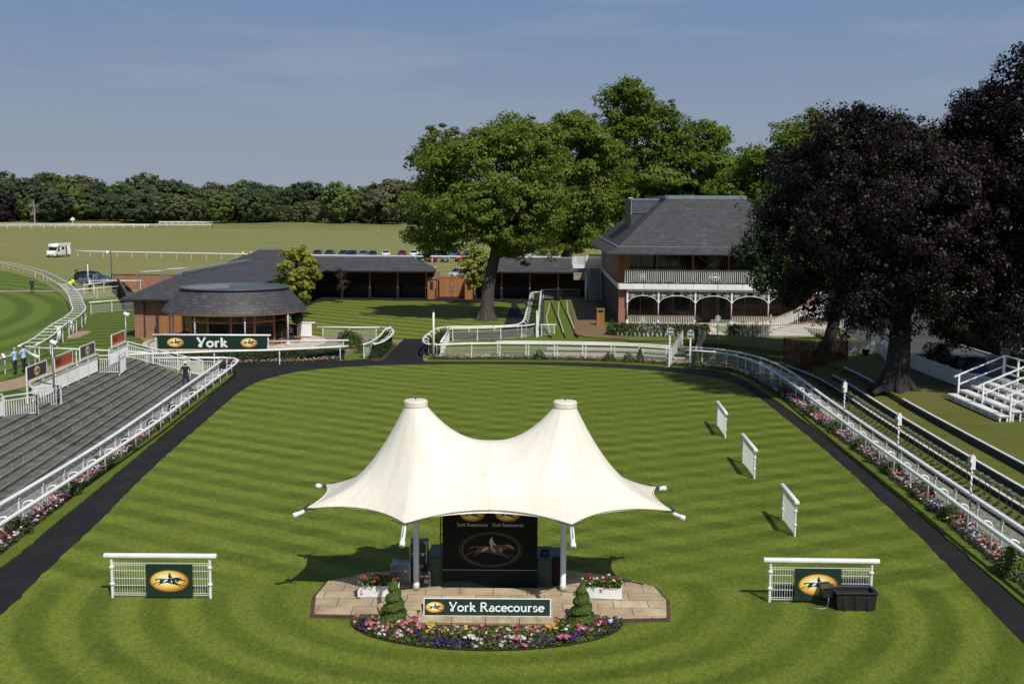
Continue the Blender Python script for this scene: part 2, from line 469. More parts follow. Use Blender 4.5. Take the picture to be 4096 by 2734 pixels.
def emblem(parent, cx, cz, hw, y, ring=None, oval=None, horse=None, jockey=None, local=True):
    """galloping horse and rider in an oval; hw = half width of the oval; local XZ plane facing -Y"""
    k = hw/255.
    hh = hw*.575
    E = lambda s, n=40: [(cx+hw*s*math.cos(2*PI*i/n), cz+hh*s*math.sin(2*PI*i/n)) for i in range(n)]
    P = lambda pts: [(cx+(px-1200)*k*.96, cz-(pz-448)*k*.96) for px, pz in pts]
    def poly(mb, pts, yy, mi=0):
        n = len(pts)
        ar = sum(pts[i][0]*pts[(i+1)%n][1]-pts[(i+1)%n][0]*pts[i][1] for i in range(n))
        if ar < 0: pts = pts[::-1]
        mb.add([(p[0], yy, p[1]) for p in pts], [tuple(range(n))], mi)
    ov = None
    if ring is not None:
        mb = MB()
        for a, b in ((1.0, 1.045), (1.10, 1.125)) if oval is None else ((1.0, 1.08),):
            A = E(a); B = E(b); n = len(A)
            mb.add([(p[0], y-.002, p[1]) for p in A]+[(p[0], y-.002, p[1]) for p in B], [(i, (i+1)%n, n+(i+1)%n, n+i)[::-1] for i in range(n)])
        rg = mb.build('oval_border', ring, parent, local=local)
    if oval is not None:
        mb = MB(); poly(mb, E(1.0), y-.004); ov = mb.build('oval', oval, parent, local=local)
    mb = MB(); poly(mb, P(_H), y-.007, 0); poly(mb, P(_J), y-.0085, 1)
    for w in _W: poly(mb, P(w), y-.008, 2)
    mb.build('horse_and_rider', [horse, jockey, M['letter_grey'] if oval is None else M['letter']], parent, local=local)
SKY_STRENGTH = .08
SUN_STRENGTH = 4.2
# ------------------------------------------------------------------ path helpers
def smooth_path(pts, step=1., closed=False):
    P = [Vector((*p, 0)) if len(p) == 2 else Vector(p) for p in pts]
    n = len(P); out = []
    segs = n if closed else n-1
    for i in range(segs):
        p1, p2 = P[i], P[(i+1) % n]
        p0 = P[(i-1) % n] if closed or i > 0 else p1*2-p2
        p3 = P[(i+2) % n] if closed or i+2 < n else p2*2-p1
        k = max(1, int((p2-p1).length/step))
        for j in range(k):
            t = j/k; t2 = t*t; t3 = t2*t
            out.append(.5*((2*p1)+(p2-p0)*t+(2*p0-5*p1+4*p2-p3)*t2+(3*p1-p0-3*p2+p3)*t3))
    if not closed: out.append(P[-1])
    return out
def resample(path, d, start=0.):
    """points every d metres along a polyline -> (point, tangent)"""
    out = []; acc = 0.; nxt = start
    for a, b in zip(path[:-1], path[1:]):
        l = (b-a).length
        while l > 1e-9 and nxt <= acc+l+1e-9:
            out.append((a.lerp(b, (nxt-acc)/l), (b-a).normalized())); nxt += d
        acc += l
    return out
def offset(path, d, z=None):
    """shift to the right of the direction of travel by d"""
    out = []
    n = len(path)
    for i, p in enumerate(path):
        t = path[min(i+1,n-1)]-path[max(i-1,0)]; t.z = 0; t.normalize()
        q = p+Vector((t.y, -t.x, 0))*d
        if z is not None: q.z = z
        out.append(q)
    return out

# ------------------------------------------------------------------ ground materials
def grass_mat(name, light, dark, stripe=None, fine=1., blotch=.25, dry=None):
    m = bpy.data.materials.new(name); m.use_nodes = True
    t = NT(m.node_tree); b = t.n['Principled BSDF']
    p = t.pos(); x, y, z = t.xyz(p)
    f = stripe(t, p, x, y) if stripe else t.math('ADD', .5, 0)
    big = t.noise(p, .35, 4, .6)
    f = t.math('ADD', f, t.math('MULTIPLY', t.math('SUBTRACT', big, .5), blotch*2.2))
    med = t.noise(p, 3.5, 4, .7)
    f = t.math('ADD', f, t.math('MULTIPLY', t.math('SUBTRACT', med, .5), .45))
    c = t.mix(t.mapr(f, 0, 1), dark, light)
    fn_ = t.noise(p, 30*fine, 3, .75)
    c = t.mix(.8, c, t.ramp(fn_, [(.28, (.34,.38,.34)), (.5, (.95,.95,.95)), (.74, (1.7,1.62,1.55))]), 'MULTIPLY')
    f2 = t.noise(t.scale(p, (1.,.45,1.)), 11*fine, 3, .8)
    c = t.mix(.65, c, t.ramp(f2, [(.32, (.52,.58,.50)), (.5, (1.,1.,1.)), (.70, (1.5,1.42,1.4))]), 'MULTIPLY')
    wp = t.noise(p, .55, 5, .72)
    c = t.mix(t.mapr(wp, .60, .80, 0, .35), c, tuple(v*k for v, k in zip(light, (1.15,1.,1.2))))
    if dry:
        dn = t.noise(t.scale(p, (.12,1.,1.)), .22, 6, .72); dn2 = t.noise(t.scale(p, (.25,1.,1.)), 1.1, 5, .65)
        c = t.mix(t.mapr(dn, .42, .68, 0, .6), c, dry); c = t.mix(t.mapr(dn2, .45, .75, 0, .5), c, dry)
    t.put(b.inputs['Base Color'], c)
    b.inputs['Roughness'].default_value = .75; b.inputs['Specular IOR Level'].default_value = .12
    t.put(b.inputs['Normal'], t.bump(fn_, .55, .04))
    return m
def wave(t, ph, k=2.2):
    """soft-edged square wave of the phase (in cycles)"""
    s = t.math('SINE', t.math('MULTIPLY', ph, 2*PI))
    return t.mapr(s, -1/k, 1/k, 0, 1, 'SMOOTHSTEP')
def dirphase(t, x, y, ang, lam):
    return t.math('ADD', t.math('MULTIPLY', x, math.cos(R(ang))/lam), t.math('MULTIPLY', y, math.sin(R(ang))/lam))
def ring_stripes(t, p, x, y):
    wob = t.math('MULTIPLY', t.math('SUBTRACT', t.noise(p, .12, 2), .5), .35)
    a = wave(t, t.math('ADD', dirphase(t, x, y, 58, 1.7), wob), 1.6)
    b = wave(t, t.math('ADD', dirphase(t, x, y, 116, 1.7), wob), 1.6)
    wl = t.mapr(x, -9, 9, .78, .30)
    lat = t.math('ADD', t.math('MULTIPLY', a, wl), t.math('MULTIPLY', b, t.math('SUBTRACT', 1., wl)))
    dx = t.math('SUBTRACT', x, -.6); dy = t.math('MULTIPLY', t.math('SUBTRACT', y, 31.8), 1.25)
    r = t.math('SQRT', t.math('ADD', t.math('MULTIPLY', dx, dx), t.math('MULTIPLY', dy, dy)))
    c = t.mapr(wave(t, t.math('ADD', t.math('DIVIDE', r, 1.62), wob), 1.3), 0, 1, .14, .86)
    front = t.mapr(y, 31.2, 33.5, 1, 0, 'SMOOTHSTEP')
    f = t.math('ADD', t.math('MULTIPLY', c, front), t.math('MULTIPLY', lat, t.math('SUBTRACT', 1., front)))
    amp = t.math('MULTIPLY', t.mapr(t.noise(p, .22, 2), .35, .65, .35, .85), t.mapr(y, 34, 80, 1.1, .95))
    return t.math('ADD', t.mapr(x, -14, 14, .58, .36), t.math('MULTIPLY', t.math('SUBTRACT', f, .5), amp))  # left-to-right darkening paints in how the mown nap catches the light
def straight(ang, lam, k=2.5, lo=.1, hi=.9):
    def fn(t, p, x, y):
        wob = t.math('MULTIPLY', t.math('SUBTRACT', t.noise(p, .1, 2), .5), .3)
        return t.mapr(wave(t, t.math('ADD', dirphase(t, x, y, ang, lam), wob), k), 0, 1, lo, hi)
    return fn
def curved(cx, cy, lam):
    def fn(t, p, x, y):
        dx = t.math('SUBTRACT', x, cx); dy = t.math('SUBTRACT', y, cy)
        r = t.math('SQRT', t.math('ADD', t.math('MULTIPLY', dx, dx), t.math('MULTIPLY', dy, dy)))
        return t.mapr(wave(t, t.math('DIVIDE', r, lam), 1.5), 0, 1, .1, .9)
    return fn
LG, DG = (.125,.155,.020), (.050,.080,.008)
M['ring_lawn'] = grass_mat('ring_lawn_grass', (.162,.204,.027), (.070,.106,.011), ring_stripes)
M['verge'] = grass_mat('verge_grass', (.14,.18,.026), (.07,.11,.013), None, 1.2)
M['paddock_lawn'] = grass_mat('paddock_lawn_grass', (.175,.195,.032), (.085,.115,.014), straight(52, 2.5, 2.5), .8, .15)
M['track_lawn'] = grass_mat('track_grass', (.125,.178,.026), (.070,.118,.016), curved(-126, 90, 3.4), .6, .2)
M['side_lawn'] = grass_mat('side_lawn_grass', (.125,.165,.024), (.05,.09,.010), curved(-16, 74, 2.3), .7, .2)
M['bank_lawn'] = grass_mat('bank_grass', (.125,.142,.028), (.072,.094,.017), None, 1, .3, (.165,.145,.05))
M['field'] = grass_mat('common_grass', (.205,.212,.066), (.140,.160,.042), None, .12, .6, (.285,.255,.115))
M['rough'] = grass_mat('rough_grass', (.17,.18,.05), (.08,.11,.025), None, .1, .5, (.28,.25,.13))

def tarmac_fn(base, k=1.):
    def fn(t, b):
        p = t.pos()
        n = t.noise(p, 60, 2, .8); g = t.noise(p, .5, 5, .65)
        c = t.ramp(n, [(.35, tuple(v*.75 for v in base)), (.65, tuple(v*1.3 for v in base))])
        t.put(b.inputs['Base Color'], t.mix(.55, c, t.ramp(g, [(.3, (.55,.55,.55)), (.7, (1.4,1.4,1.4))]), 'MULTIPLY'))
        t.put(b.inputs['Normal'], t.bump(n, .4, .01))
    return fn
def walk_fn(t, b):
    p = t.pos()
    n = t.noise(p, 45, 3, .8); g = t.noise(p, .7, 5, .7); s_ = t.noise(t.scale(p, (2.5,.35,1)), 1.2, 4, .65)
    c = t.ramp(n, [(.3, (.006,.006,.007)), (.7, (.017,.017,.017))])
    c = t.mix(t.mapr(g, .45, .75, 0, .6), c, (.028,.026,.023)); c = t.mix(t.mapr(s_, .55, .75, 0, .45), c, (.040,.037,.032))
    t.put(b.inputs['Base Color'], c); t.put(b.inputs['Normal'], t.bump(n, .5, .012))
M['walk'] = mat('black_rubber_walkway', (.02,.02,.02), .8, spec=.25, fn=walk_fn)
M['yard'] = mat('yard_tarmac', (.02,.02,.02), .85, spec=.2, fn=tarmac_fn((.014,.014,.015)))
M['road'] = mat('road_tarmac', (.06,.06,.06), .85, fn=tarmac_fn((.055,.055,.056)))
M['gravel_path'] = mat('resin_gravel', (.2,.13,.07), .85, fn=tarmac_fn((.17,.105,.052)))
M['soil'] = mat('soil', (.03,.02,.014), .95, var=.4, vscale=12, bump=.8, bscale=30)
M['sand'] = mat('worn_gravel', (.3,.22,.15), .95, var=.3, vscale=4, bump=.5)
M['kerb'] = mat('kerb_stone', (.42,.40,.36), .8, var=.15, vscale=5, bump=.2)
M['kerb_white'] = mat('whitewashed_kerb', (.62,.62,.60), .7, var=.15, vscale=4)
M['concrete_shaded'] = mat('shaded_wall_face', (.035,.035,.033), .9, var=.4, vscale=3)  # shade on the faces turned from the sun, put into the colour

def slab_fn(c0, c1, joint, w=.9, h=.47, uv=False, ms=.012):
    def fn(t, b):
        p = t.pos('UV' if uv else 'Object')
        bt = t.new('ShaderNodeTexBrick'); t.put(bt.inputs['Vector'], p)
        bt.inputs['Color1'].default_value = (*c0, 1); bt.inputs['Color2'].default_value = (*c1, 1)
        bt.inputs['Mortar'].default_value = (*joint, 1); bt.inputs['Scale'].default_value = 1
        bt.inputs['Brick Width'].default_value = w; bt.inputs['Row Height'].default_value = h
        bt.inputs['Mortar Size'].default_value = ms
        p3 = t.pos()
        n = t.noise(p3, 1.2, 5, .7); n2 = t.noise(p3, 22, 4, .7)
        c = t.mix(.7, bt.outputs[0], t.ramp(n, [(.3, (.5,.5,.5)), (.7, (1.45,1.42,1.38))]), 'MULTIPLY')
        c = t.mix(.5, c, t.ramp(n2, [(.3, (.6,.6,.6)), (.7, (1.4,1.4,1.4))]), 'MULTIPLY')
        t.put(b.inputs['Base Color'], c)
        t.put(b.inputs['Normal'], t.bump(n2, .3, .01))
    return fn
M['terrace'] = mat('terrace_concrete', (.1,.1,.1), .9, spec=.2, fn=slab_fn((.125,.121,.112), (.092,.090,.084), (.30,.29,.27), 1.3, 5., True, .028))
M['york_stone'] = mat('york_stone', (.4,.3,.2), .85, fn=slab_fn((.46,.37,.245), (.35,.275,.17), (.11,.09,.06), .95, .62))
M['sandstone'] = mat('sandstone', (.33,.26,.16), .85, var=.35, vscale=4, bump=.5, bscale=14)
M['pale_paving'] = mat('pale_paving', (.55,.48,.38), .8, fn=slab_fn((.56,.49,.39), (.50,.43,.34), (.35,.3,.24), .9, .6))

# ------------------------------------------------------------------ ground sheets
Z = dict(field=0, turf=.012, yard=.024, walk=.030, lawn=.042)
mb = MB(); mb.flat([(-1500,-60),(1500,-60),(1500,3000),(-1500,3000)], 0); struct('ground', mb, M['field'])

def ragged(path, a=.022):
    rg = np.random.default_rng(len(path))
    return [p+Vector((*(rg.normal(size=2)*a),0)) for p in path]
inner = smooth_path([(-12.6,16),(-13.0,22),(-13.68,29.8),(-14.4,39.8),(-15.1,48.1),(-15.67,58.75),(-16.05,66),(-15.95,70.3),(-15.3,73.3),(-13.84,76.2),(-11.2,78.2),(-8.3,79.25),(-5.3,79.75),(-2.3,80.05),(.8,80.0),(3.8,79.5),(6.8,78.6),(9.7,77.4),(12.2,75.6),(13.8,73),(14.4,69),(14.46,59.9),(14.38,51.2),(14.12,44),(13.83,38.3),(13.5,33.6),(13.1,28.2),(12.8,22),(12.5,16)], .35)
inner = ragged(inner)
outer_left = smooth_path([(-14.7,16),(-15.0,24),(-15.38,33.6),(-15.66,38.2),(-16.04,44.4),(-16.6,52.9),(-17.38,65.3),(-17.85,72),(-17.95,74.2)], .4)
outer_left = ragged(outer_left, .02)
outer_right = smooth_path([(-5.9,81.25),(-2.3,81.3),(2.4,81.4),(7,80.75),(10.6,79.3),(13.2,78.0),(14.5,75.8),(15.0,72.2),(15.2,63.2),(15.2,54.2),(15.04,47),(14.82,41.1),(14.61,36.4),(14.36,31.1),(14.1,24),(13.8,16)], .4)
outer_right = ragged(outer_right, .02)
mb = MB(); mb.flat([tuple(p) for p in inner], Z['lawn']); struct('lawn', mb, M['ring_lawn'])
poly = [tuple(p) for p in outer_left]+[(-18.6,74.9,0),(-20.5,76.2,0),(-20.3,78.6,0),(-17,79.2,0),(-14,80.2,0),(-12.2,81.2,0),(-10.6,82.2,0),(-9.2,81.6,0),(-6.2,81.6,0)]+[tuple(p) for p in outer_right]
mb = MB(); mb.flat(poly, Z['walk']); struct('path', mb, M['walk'])

# verges and flower bed soil beside the walkway
BEDS = {}
def strip(name, path, d0, d1, z, m, name_kind='structure'):
    a = offset(path, d0, z); b = offset(path, d1, z)
    mb = MB(); mb.ribbon([tuple(p) for p in a], [tuple(p) for p in b])
    # low side face towards the walkway
    c = offset(path, d0, 0.); mb.ribbon([tuple(p) for p in c], [tuple(p) for p in a])
    return struct(name, mb, m)
rim_left = outer_left
strip('verge', rim_left, .0, -.5, .09, M['verge'])
strip('soil', rim_left, -.5, -1.25, .10, M['soil'])
rim_right = [p for p in outer_right if p.y < 79.2 and p.x > 9]
strip('verge.001', rim_right, .0, -.5, .09, M['verge'])
strip('soil.001', rim_right, -.5, -1.15, .10, M['soil'])
rim_back = [p for p in outer_right if p.x < 10.6 and p.y > 79]
strip('verge.002', rim_back, .0, -.75, .09, M['verge'])
strip('soil.002', rim_back, -.75, -1.5, .10, M['soil'])
york_front = smooth_path([(-20.6,78.5),(-17,79.15),(-14,80.15),(-12.2,81.2)], .8)
strip('soil.003', york_front, 0, -.55, .06, M['soil'])

# race track turf on the left and the lawn beside the rail
TR = smooth_path([(-34.2,79),(-35.0,83.4),(-36.2,88),(-37.8,94.1),(-38.9,99.3),(-41,106.8),(-43.9,114),(-48.6,125.4),(-54.4,138.3),(-60,149.5),(-67.5,163.8),(-77,179.4),(-88,194),(-100,205)], 2.)
poly = [(-30.5,40,0),(-31,60,0),(-33,74,0)]+[tuple(p) for p in TR]+[(-180,230,0),(-240,150,0),(-200,40,0)]
mb = MB(); mb.flat(poly, Z['turf']); struct('track_turf', mb, M['track_lawn'])
poly = [(-24.2,44,0),(-24.2,73.5,0),(-26,78,0),(-27.5,88,0),(-31,95,0),(-31.6,108,0),(-38.5,124,0),(-46,135,0)]+[tuple(p) for p in reversed([q for q in TR if q.y < 132])]+[(-33,74,0),(-31,60,0),(-30.5,44,0)]
mb = MB(); mb.flat(poly, Z['turf']+.01); struct('side_lawn', mb, M['side_lawn'])
mb = MB(); mb.flat([(-110,139.5),(-58,146.8),(-54.2,145.6),(-55,144),(-58,144.6),(-108,136.5)], .03); struct('crossing_path', mb, M['sand'])
def blob_sheet(name, pts, z, m):
    mb = MB(); mb.flat([tuple(p) for p in smooth_path(pts, .4, True)], z); return struct(name, mb, m)
blob_sheet('gravel_patch', [(-30.6,66),(-29.4,68.4),(-29.9,72),(-29.8,75.9),(-31,78.2),(-32,76.2),(-31.3,72.8),(-31.8,69)], .035, M['sand'])
blob_sheet('gravel_patch.001', [(-36.9,94.4),(-35.9,94.5),(-36.6,99.4),(-37.7,99.3)], .035, M['sand'])

# dark yard and the striped lawn in front of the stables
poly = [(-10.5,82.2,0),(-9.0,81.3,0),(-6.3,81.5,0),(-6.6,84,0),(-6.6,90,0),(-5.3,95.2,0),(-.4,96.6,0),(1.2,101,0),(1.4,110,0),(2.2,135,0),(9.8,139,0),(9.8,144,0),(-22,144,0),(-26,139,0),(-26,97,0),(-19.6,96.2,0),(-9,95.4,0),(-9.2,90,0),(-9.9,86,0)]
mb = MB(); mb.flat(poly, Z['yard']); struct('yard', mb, M['yard'])
poly = smooth_path([(-22.2,100),(-22.4,113),(-22.5,123),(-22.2,131.5),(-20.6,134.6)], 2.)+[Vector((-12,134.1,0)),Vector((-3.6,133.4,0))]+smooth_path([(-1.6,133.3),(-.2,131.4),(-.1,129)], .6)+smooth_path([(-.4,120),(-.7,109.5),(-.9,104),(-1.5,99.5),(-3.2,97),(-6.6,95.6),(-10,95.4),(-17.6,96.6),(-22.2,100)], 1.)[:-1]
mb = MB(); mb.flat([tuple(p) for p in poly], Z['lawn']); struct('paddock_lawn', mb, M['paddock_lawn'])
# grass island by the hedge at the gap
poly = [(-12.2,81.3,0),(-10.6,82.3,0),(-10.0,84.5,0),(-9.6,88,0),(-9.3,92,0),(-11.2,96,0),(-14.5,95.8,0),(-14.6,88,0),(-14.2,83,0)]
mb = MB(); mb.flat(poly, Z['lawn']+.004); struct('grass_island', mb, M['verge'])
blob_sheet('bark_mulch', [(-10.1,81.5),(-9.2,81.4),(-9.15,86),(-9.1,90),(-9.7,91.2),(-10.2,87)], Z['lawn']+.014, mat('bark', (.045,.026,.016), .95, var=.5, vscale=20, bump=.8))

# ------------------------------------------------------------------ terraced bank: right side, wrapping round the far corner to the steps
rail_out_right = smooth_path([(15.7,22),(16.0,30),(16.13,36.5),(16.26,44),(16.45,52),(16.7,60),(17.0,66),(17.15,70),(17.05,74),(16.5,77.6),(15.3,80.4),(13.9,81.9),(12.9,82.2)], 1.)
rail_in_right = smooth_path([(14.7,22),(14.95,30),(15.1,36.5),(15.28,41),(15.43,46.7),(15.6,52.8),(15.78,59),(15.98,64),(16.1,69),(15.98,73.4),(15.4,77),(14.3,79.2),(12.3,80.4)], 1.)
TER = [(0,.02),(1.35,.02),(1.35,.10),(2.4,.12),(2.4,.30),(3.15,.34),(3.15,.58),(4.25,.62),(4.25,.90),(9.0,1.1)]
def terrace(name, path, prof, m, fade=None):
    mb = MB(); n = len(path)
    offs = [offset(path, d) for d, z in prof]
    rows = []
    for i in range(n):
        k = fade(i/(n-1), path[i]) if fade else 1
        rows.append([(offs[j][i].x, offs[j][i].y, prof[j][1]*k) for j in range(len(prof))])
    vs = [p for r in rows for p in r]; c = len(prof)
    mb.add(vs, [(i*c+j, (i+1)*c+j, (i+1)*c+j+1, i*c+j+1) for i in range(n-1) for j in range(c-1)])
    return struct(name, mb, m)
# travelling towards the far corner the bank lies to the right
terrace('bank', rail_out_right, TER, M['bank_lawn'])

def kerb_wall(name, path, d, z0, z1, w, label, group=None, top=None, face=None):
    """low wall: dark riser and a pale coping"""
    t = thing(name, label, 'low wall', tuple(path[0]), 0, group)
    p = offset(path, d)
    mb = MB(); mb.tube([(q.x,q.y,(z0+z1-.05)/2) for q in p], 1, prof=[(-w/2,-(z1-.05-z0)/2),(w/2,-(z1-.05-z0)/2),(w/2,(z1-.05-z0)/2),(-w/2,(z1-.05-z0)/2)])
    mb.build('wall_face', face or M['concrete_shaded'], t)
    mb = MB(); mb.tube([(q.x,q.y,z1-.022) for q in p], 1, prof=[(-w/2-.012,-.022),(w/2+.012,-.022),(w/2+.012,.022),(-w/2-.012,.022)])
    mb.build('coping', top or M['kerb_white'], t)
    return t
RR = rail_out_right
ik = lambda a, b: [p for p in RR if a <= p.y <= b and p.x > 15.6]
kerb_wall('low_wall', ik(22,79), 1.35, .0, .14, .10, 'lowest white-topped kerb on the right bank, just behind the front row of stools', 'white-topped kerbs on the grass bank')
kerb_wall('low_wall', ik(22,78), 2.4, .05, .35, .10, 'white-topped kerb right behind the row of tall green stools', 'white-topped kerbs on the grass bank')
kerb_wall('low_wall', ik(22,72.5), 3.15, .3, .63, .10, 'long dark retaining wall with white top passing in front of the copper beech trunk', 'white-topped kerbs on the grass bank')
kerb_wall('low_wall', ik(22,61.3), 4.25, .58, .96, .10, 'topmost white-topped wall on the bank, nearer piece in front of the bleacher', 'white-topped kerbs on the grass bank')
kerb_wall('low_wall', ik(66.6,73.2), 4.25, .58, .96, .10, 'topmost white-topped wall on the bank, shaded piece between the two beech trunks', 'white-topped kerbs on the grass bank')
# bank behind the back rail, left of the steps
rail_out_back = smooth_path([(11.3,81.7),(9.0,83.0),(6.8,83.5),(2.5,83.8),(-1.8,83.9),(-5.4,83.6)], .8)
# travelling left the bank lies to the right (away from the ring)
TERB = [(0,.02),(1.3,.05),(1.3,.2),(2.8,.22),(2.8,.42),(4.3,.45),(4.3,.62),(6.4,.74)]
terrace('bank.001', rail_out_back, TERB, M['verge'], lambda u, p: max(0., min(1., (p.x+5.2)/5.)))
for d, z, xa, lab in ((1.3,.24,1.2,'lowest'),(2.8,.46,2.0,'middle'),(4.3,.66,3.4,'highest')):
    pp = [p for p in rail_out_back if p.x > xa]
    kerb_wall('stone_kerb', pp, d, z-.16, z, .55, lab+' of the three pale stone kerbs stepping up behind the far rail', 'pale stone kerbs behind the far rail', M['kerb'], M['kerb'])

# higher ground round the pavilion: level lawn, brown path, road on the right
mb = MB()
prof = [(1.3,.0),(2.4,.03),(3.2,.08),(3.2,.30),(4.35,.32),(4.35,.52),(5.3,.55),(5.3,.72),(6.6,.76),(9.4,.78),(19,.78)]
ys = [89.2,92,95,97,104,112,120,131]
vs = [(x+(0 if i > 3 else (97-y)*.05), y, z*(1 if y > 90 else .98)) for y in ys for i,(x,z) in enumerate(prof)]; c = len(prof)
mb.add(vs, [(i*c+j, i*c+j+1, (i+1)*c+j+1, (i+1)*c+j) for i in range(len(ys)-1) for j in range(c-1)])
struct('terrace_lawn', mb, M['verge'])
for i, (x0, x1, z, lab) in enumerate(((3.2,4.35,.34,'left of the three'),(4.35,5.45,.56,'middle of the three'),(5.3,6.4,.76,'beside the brown path'))):
    p = [Vector((x0 if i < 2 else 5.3, 97, 0)), Vector((x0+.15,112,0)), Vector(([4.35,5.35,6.2][i],131,0))]
    kerb_wall('stone_kerb', p, 0, z-.3, z, .07, 'thin pale edging strip running back to the stairs, '+lab, 'pale edging strips on the grass steps', M['kerb'], M['kerb'])
# platform under and around the pavilion, out to the road
mb = MB(); mb.flat([(9,88.4),(13,88.6),(17,88.9),(22,89),(27,86),(27,132),(6,132)], .782); struct('plateau', mb, M['verge'])
mb = MB(); mb.bx((9.3,89,0),(27,131,.77)); struct('plateau_base', mb, M['bank_lawn'])
path_l = smooth_path([(6.3,131),(6.0,115),(5.6,104),(5.3,97),(5.2,93),(5.9,91),(7.6,90),(10,89.2),(13,88.5),(15.5,87.6)], 1.)
path_r = smooth_path([(9.2,128),(8.9,121),(8.4,106),(8.1,100),(7.9,94.4),(8.15,92),(9.2,90.6),(12.4,89.4),(15,89.0),(17,88.8)], 1.)
# make both sides the same length
def even(path, n):
    L = sum((b-a).length for a, b in zip(path[:-1], path[1:]))
    r = [p for p, _ in resample(path, L/(n-1)*.99999)]
    return r[:n] if len(r) >= n else r+[path[-1]]*(n-len(r))
pl, pr = even(path_l, 50), even(path_r, 50)
mb = MB(); mb.ribbon([(p.x,p.y,.80) for p in pl], [(p.x,p.y,.80) for p in pr]); struct('gravel_path', mb, M['gravel_path'])
mb = MB(); mb.flat([(12.5,88.6),(22.5,88.8),(24.5,86.5),(24.5,84.6),(20,86.2),(15.8,86.2),(13.2,86.8)], .796); struct('gravel_path.001', mb, M['gravel_path'])
mb = MB(); mb.flat([(15.7,89.5),(17.4,89.5),(17.4,100.9),(15.7,100.9)], .81); mb.flat([(20.6,92.5),(25,92.5),(25,100.9),(20.6,100.9)], .81); struct('paving', mb, M['pale_paving'])
mb = MB(); mb.flat([(10,100.4),(25.6,100.4),(25.6,104),(10,104)], .806); struct('paving.001', mb, M['pale_paving'])
tp = smooth_path([(25.6,20),(25.6,60),(25.6,70),(26,80),(27,90),(27.5,100),(28,140)], 5.); tq = smooth_path([(40,20),(34.8,60),(33.6,70),(33.0,80),(33.6,90),(38,102),(46,140)], 5.)
tp, tq = even(tp, 30), even(tq, 30)
mb = MB(); mb.ribbon([(p.x,p.y,1.09) for p in tp], [(p.x,p.y,1.09) for p in tq]); struct('road', mb, M['road'])
mb = MB(); mb.bx((24.6,20,0),(75,142,1.06)); struct('bank.002', mb, M['bank_lawn'])
tq2 = [p+Vector((.35,0,0)) for p in tq]
mb = MB(); mb.tube([(p.x,p.y,1.13) for p in tq], 1, prof=[(-.08,-.08),(.08,-.08),(.08,.06),(-.08,.06)]); struct('kerb', mb, M['kerb'])
mb = MB(); mb.flat([(34.5,60),(75,60),(75,141),(47,141),(38.6,102),(34,90),(33.6,80)], 1.10); struct('cafe_lawn', mb, M['verge'])

# ------------------------------------------------------------------ concrete viewing steps on the left
mb = MB(); NS = 8
def nose(k, y): return -18.75-.066*(y-42)-.47*k
ys = [18+i*1.9 for i in range(30)]
ys = [y for y in ys if y < 73]+[73.2]
prof = []
for k in range(NS+1):
    prof.append((k, .15*k)); 
rows = []
for y in ys:
    r = [(-16.9-.028*(y-42) , y, .015)]
    for k in range(NS):
        x = nose(k, y); r += [(x, y, .15*k+.015), (x-.006, y, .15*(k+1)), (x-.055, y, .15*(k+1)+.003)]
    r.append((nose(NS, y)-.5, y, .15*NS))
    rows.append(r)
c = len(rows[0]); vs = [p for r in rows for p in r]
mb.add(vs, [(i*c+j, (i+1)*c+j, (i+1)*c+j+1, i*c+j+1) for i in range(len(ys)-1) for j in range(c-1)])
e = rows[-1]
for j in range(c-1): mb.add([e[j], e[j+1], (e[j+1][0],e[j+1][1],0), (e[j][0],e[j][1],0)], [(0,1,2,3)])
b = [(r[-1]) for r in rows]
mb.ribbon([(p[0],p[1],0) for p in b], b)
for j in range(len(mb.f)):
    q = [mb.v[i] for i in mb.f[j]]
    j_ = j % (c-1) if j < (len(ys)-1)*(c-1) else 0
    if j < (len(ys)-1)*(c-1) and j_ >= 2 and (j_-2) % 3 == 0: mb.m[j] = 2; continue
    if max(p[2] for p in q)-min(p[2] for p in q) > .1 and abs(q[0][0]-q[-1][0]) < .5 and max(p[0] for p in q) < -18: mb.m[j] = 1
M['terrace_nosing'] = mat('terrace_nosing', (.26,.25,.22), .9, spec=.2, var=.35, vscale=1.5)
M['terrace_riser'] = mat('terrace_riser', (.2,.2,.18), .9, spec=.2, fn=slab_fn((.135,.128,.112), (.09,.087,.078), (.05,.05,.045), 1.3, 5., True))
st = struct('viewing_steps', mb, [M['terrace'], M['terrace_riser'], M['terrace_nosing']])
uv = st.data.uv_layers.new(name='UVMap')
for pg in st.data.polygons:
    for li in pg.loop_indices:
        co = st.data.vertices[st.data.loops[li].vertex_index].co
        kk = round((-co.x-18.75-.066*(co.y-42))/.47)
        uv.data[li].uv = (co.y+.55*(kk % 3), (-co.x+18)*.3)
# narrow grass bank outside the steps
mb = MB(); mb.flat([(-26.6,18),(-22,18),(-22.8,40),(-24.2,60),(-25.1,73.6),(-26.6,73.6)], .05); struct('bank.003', mb, M['verge'])
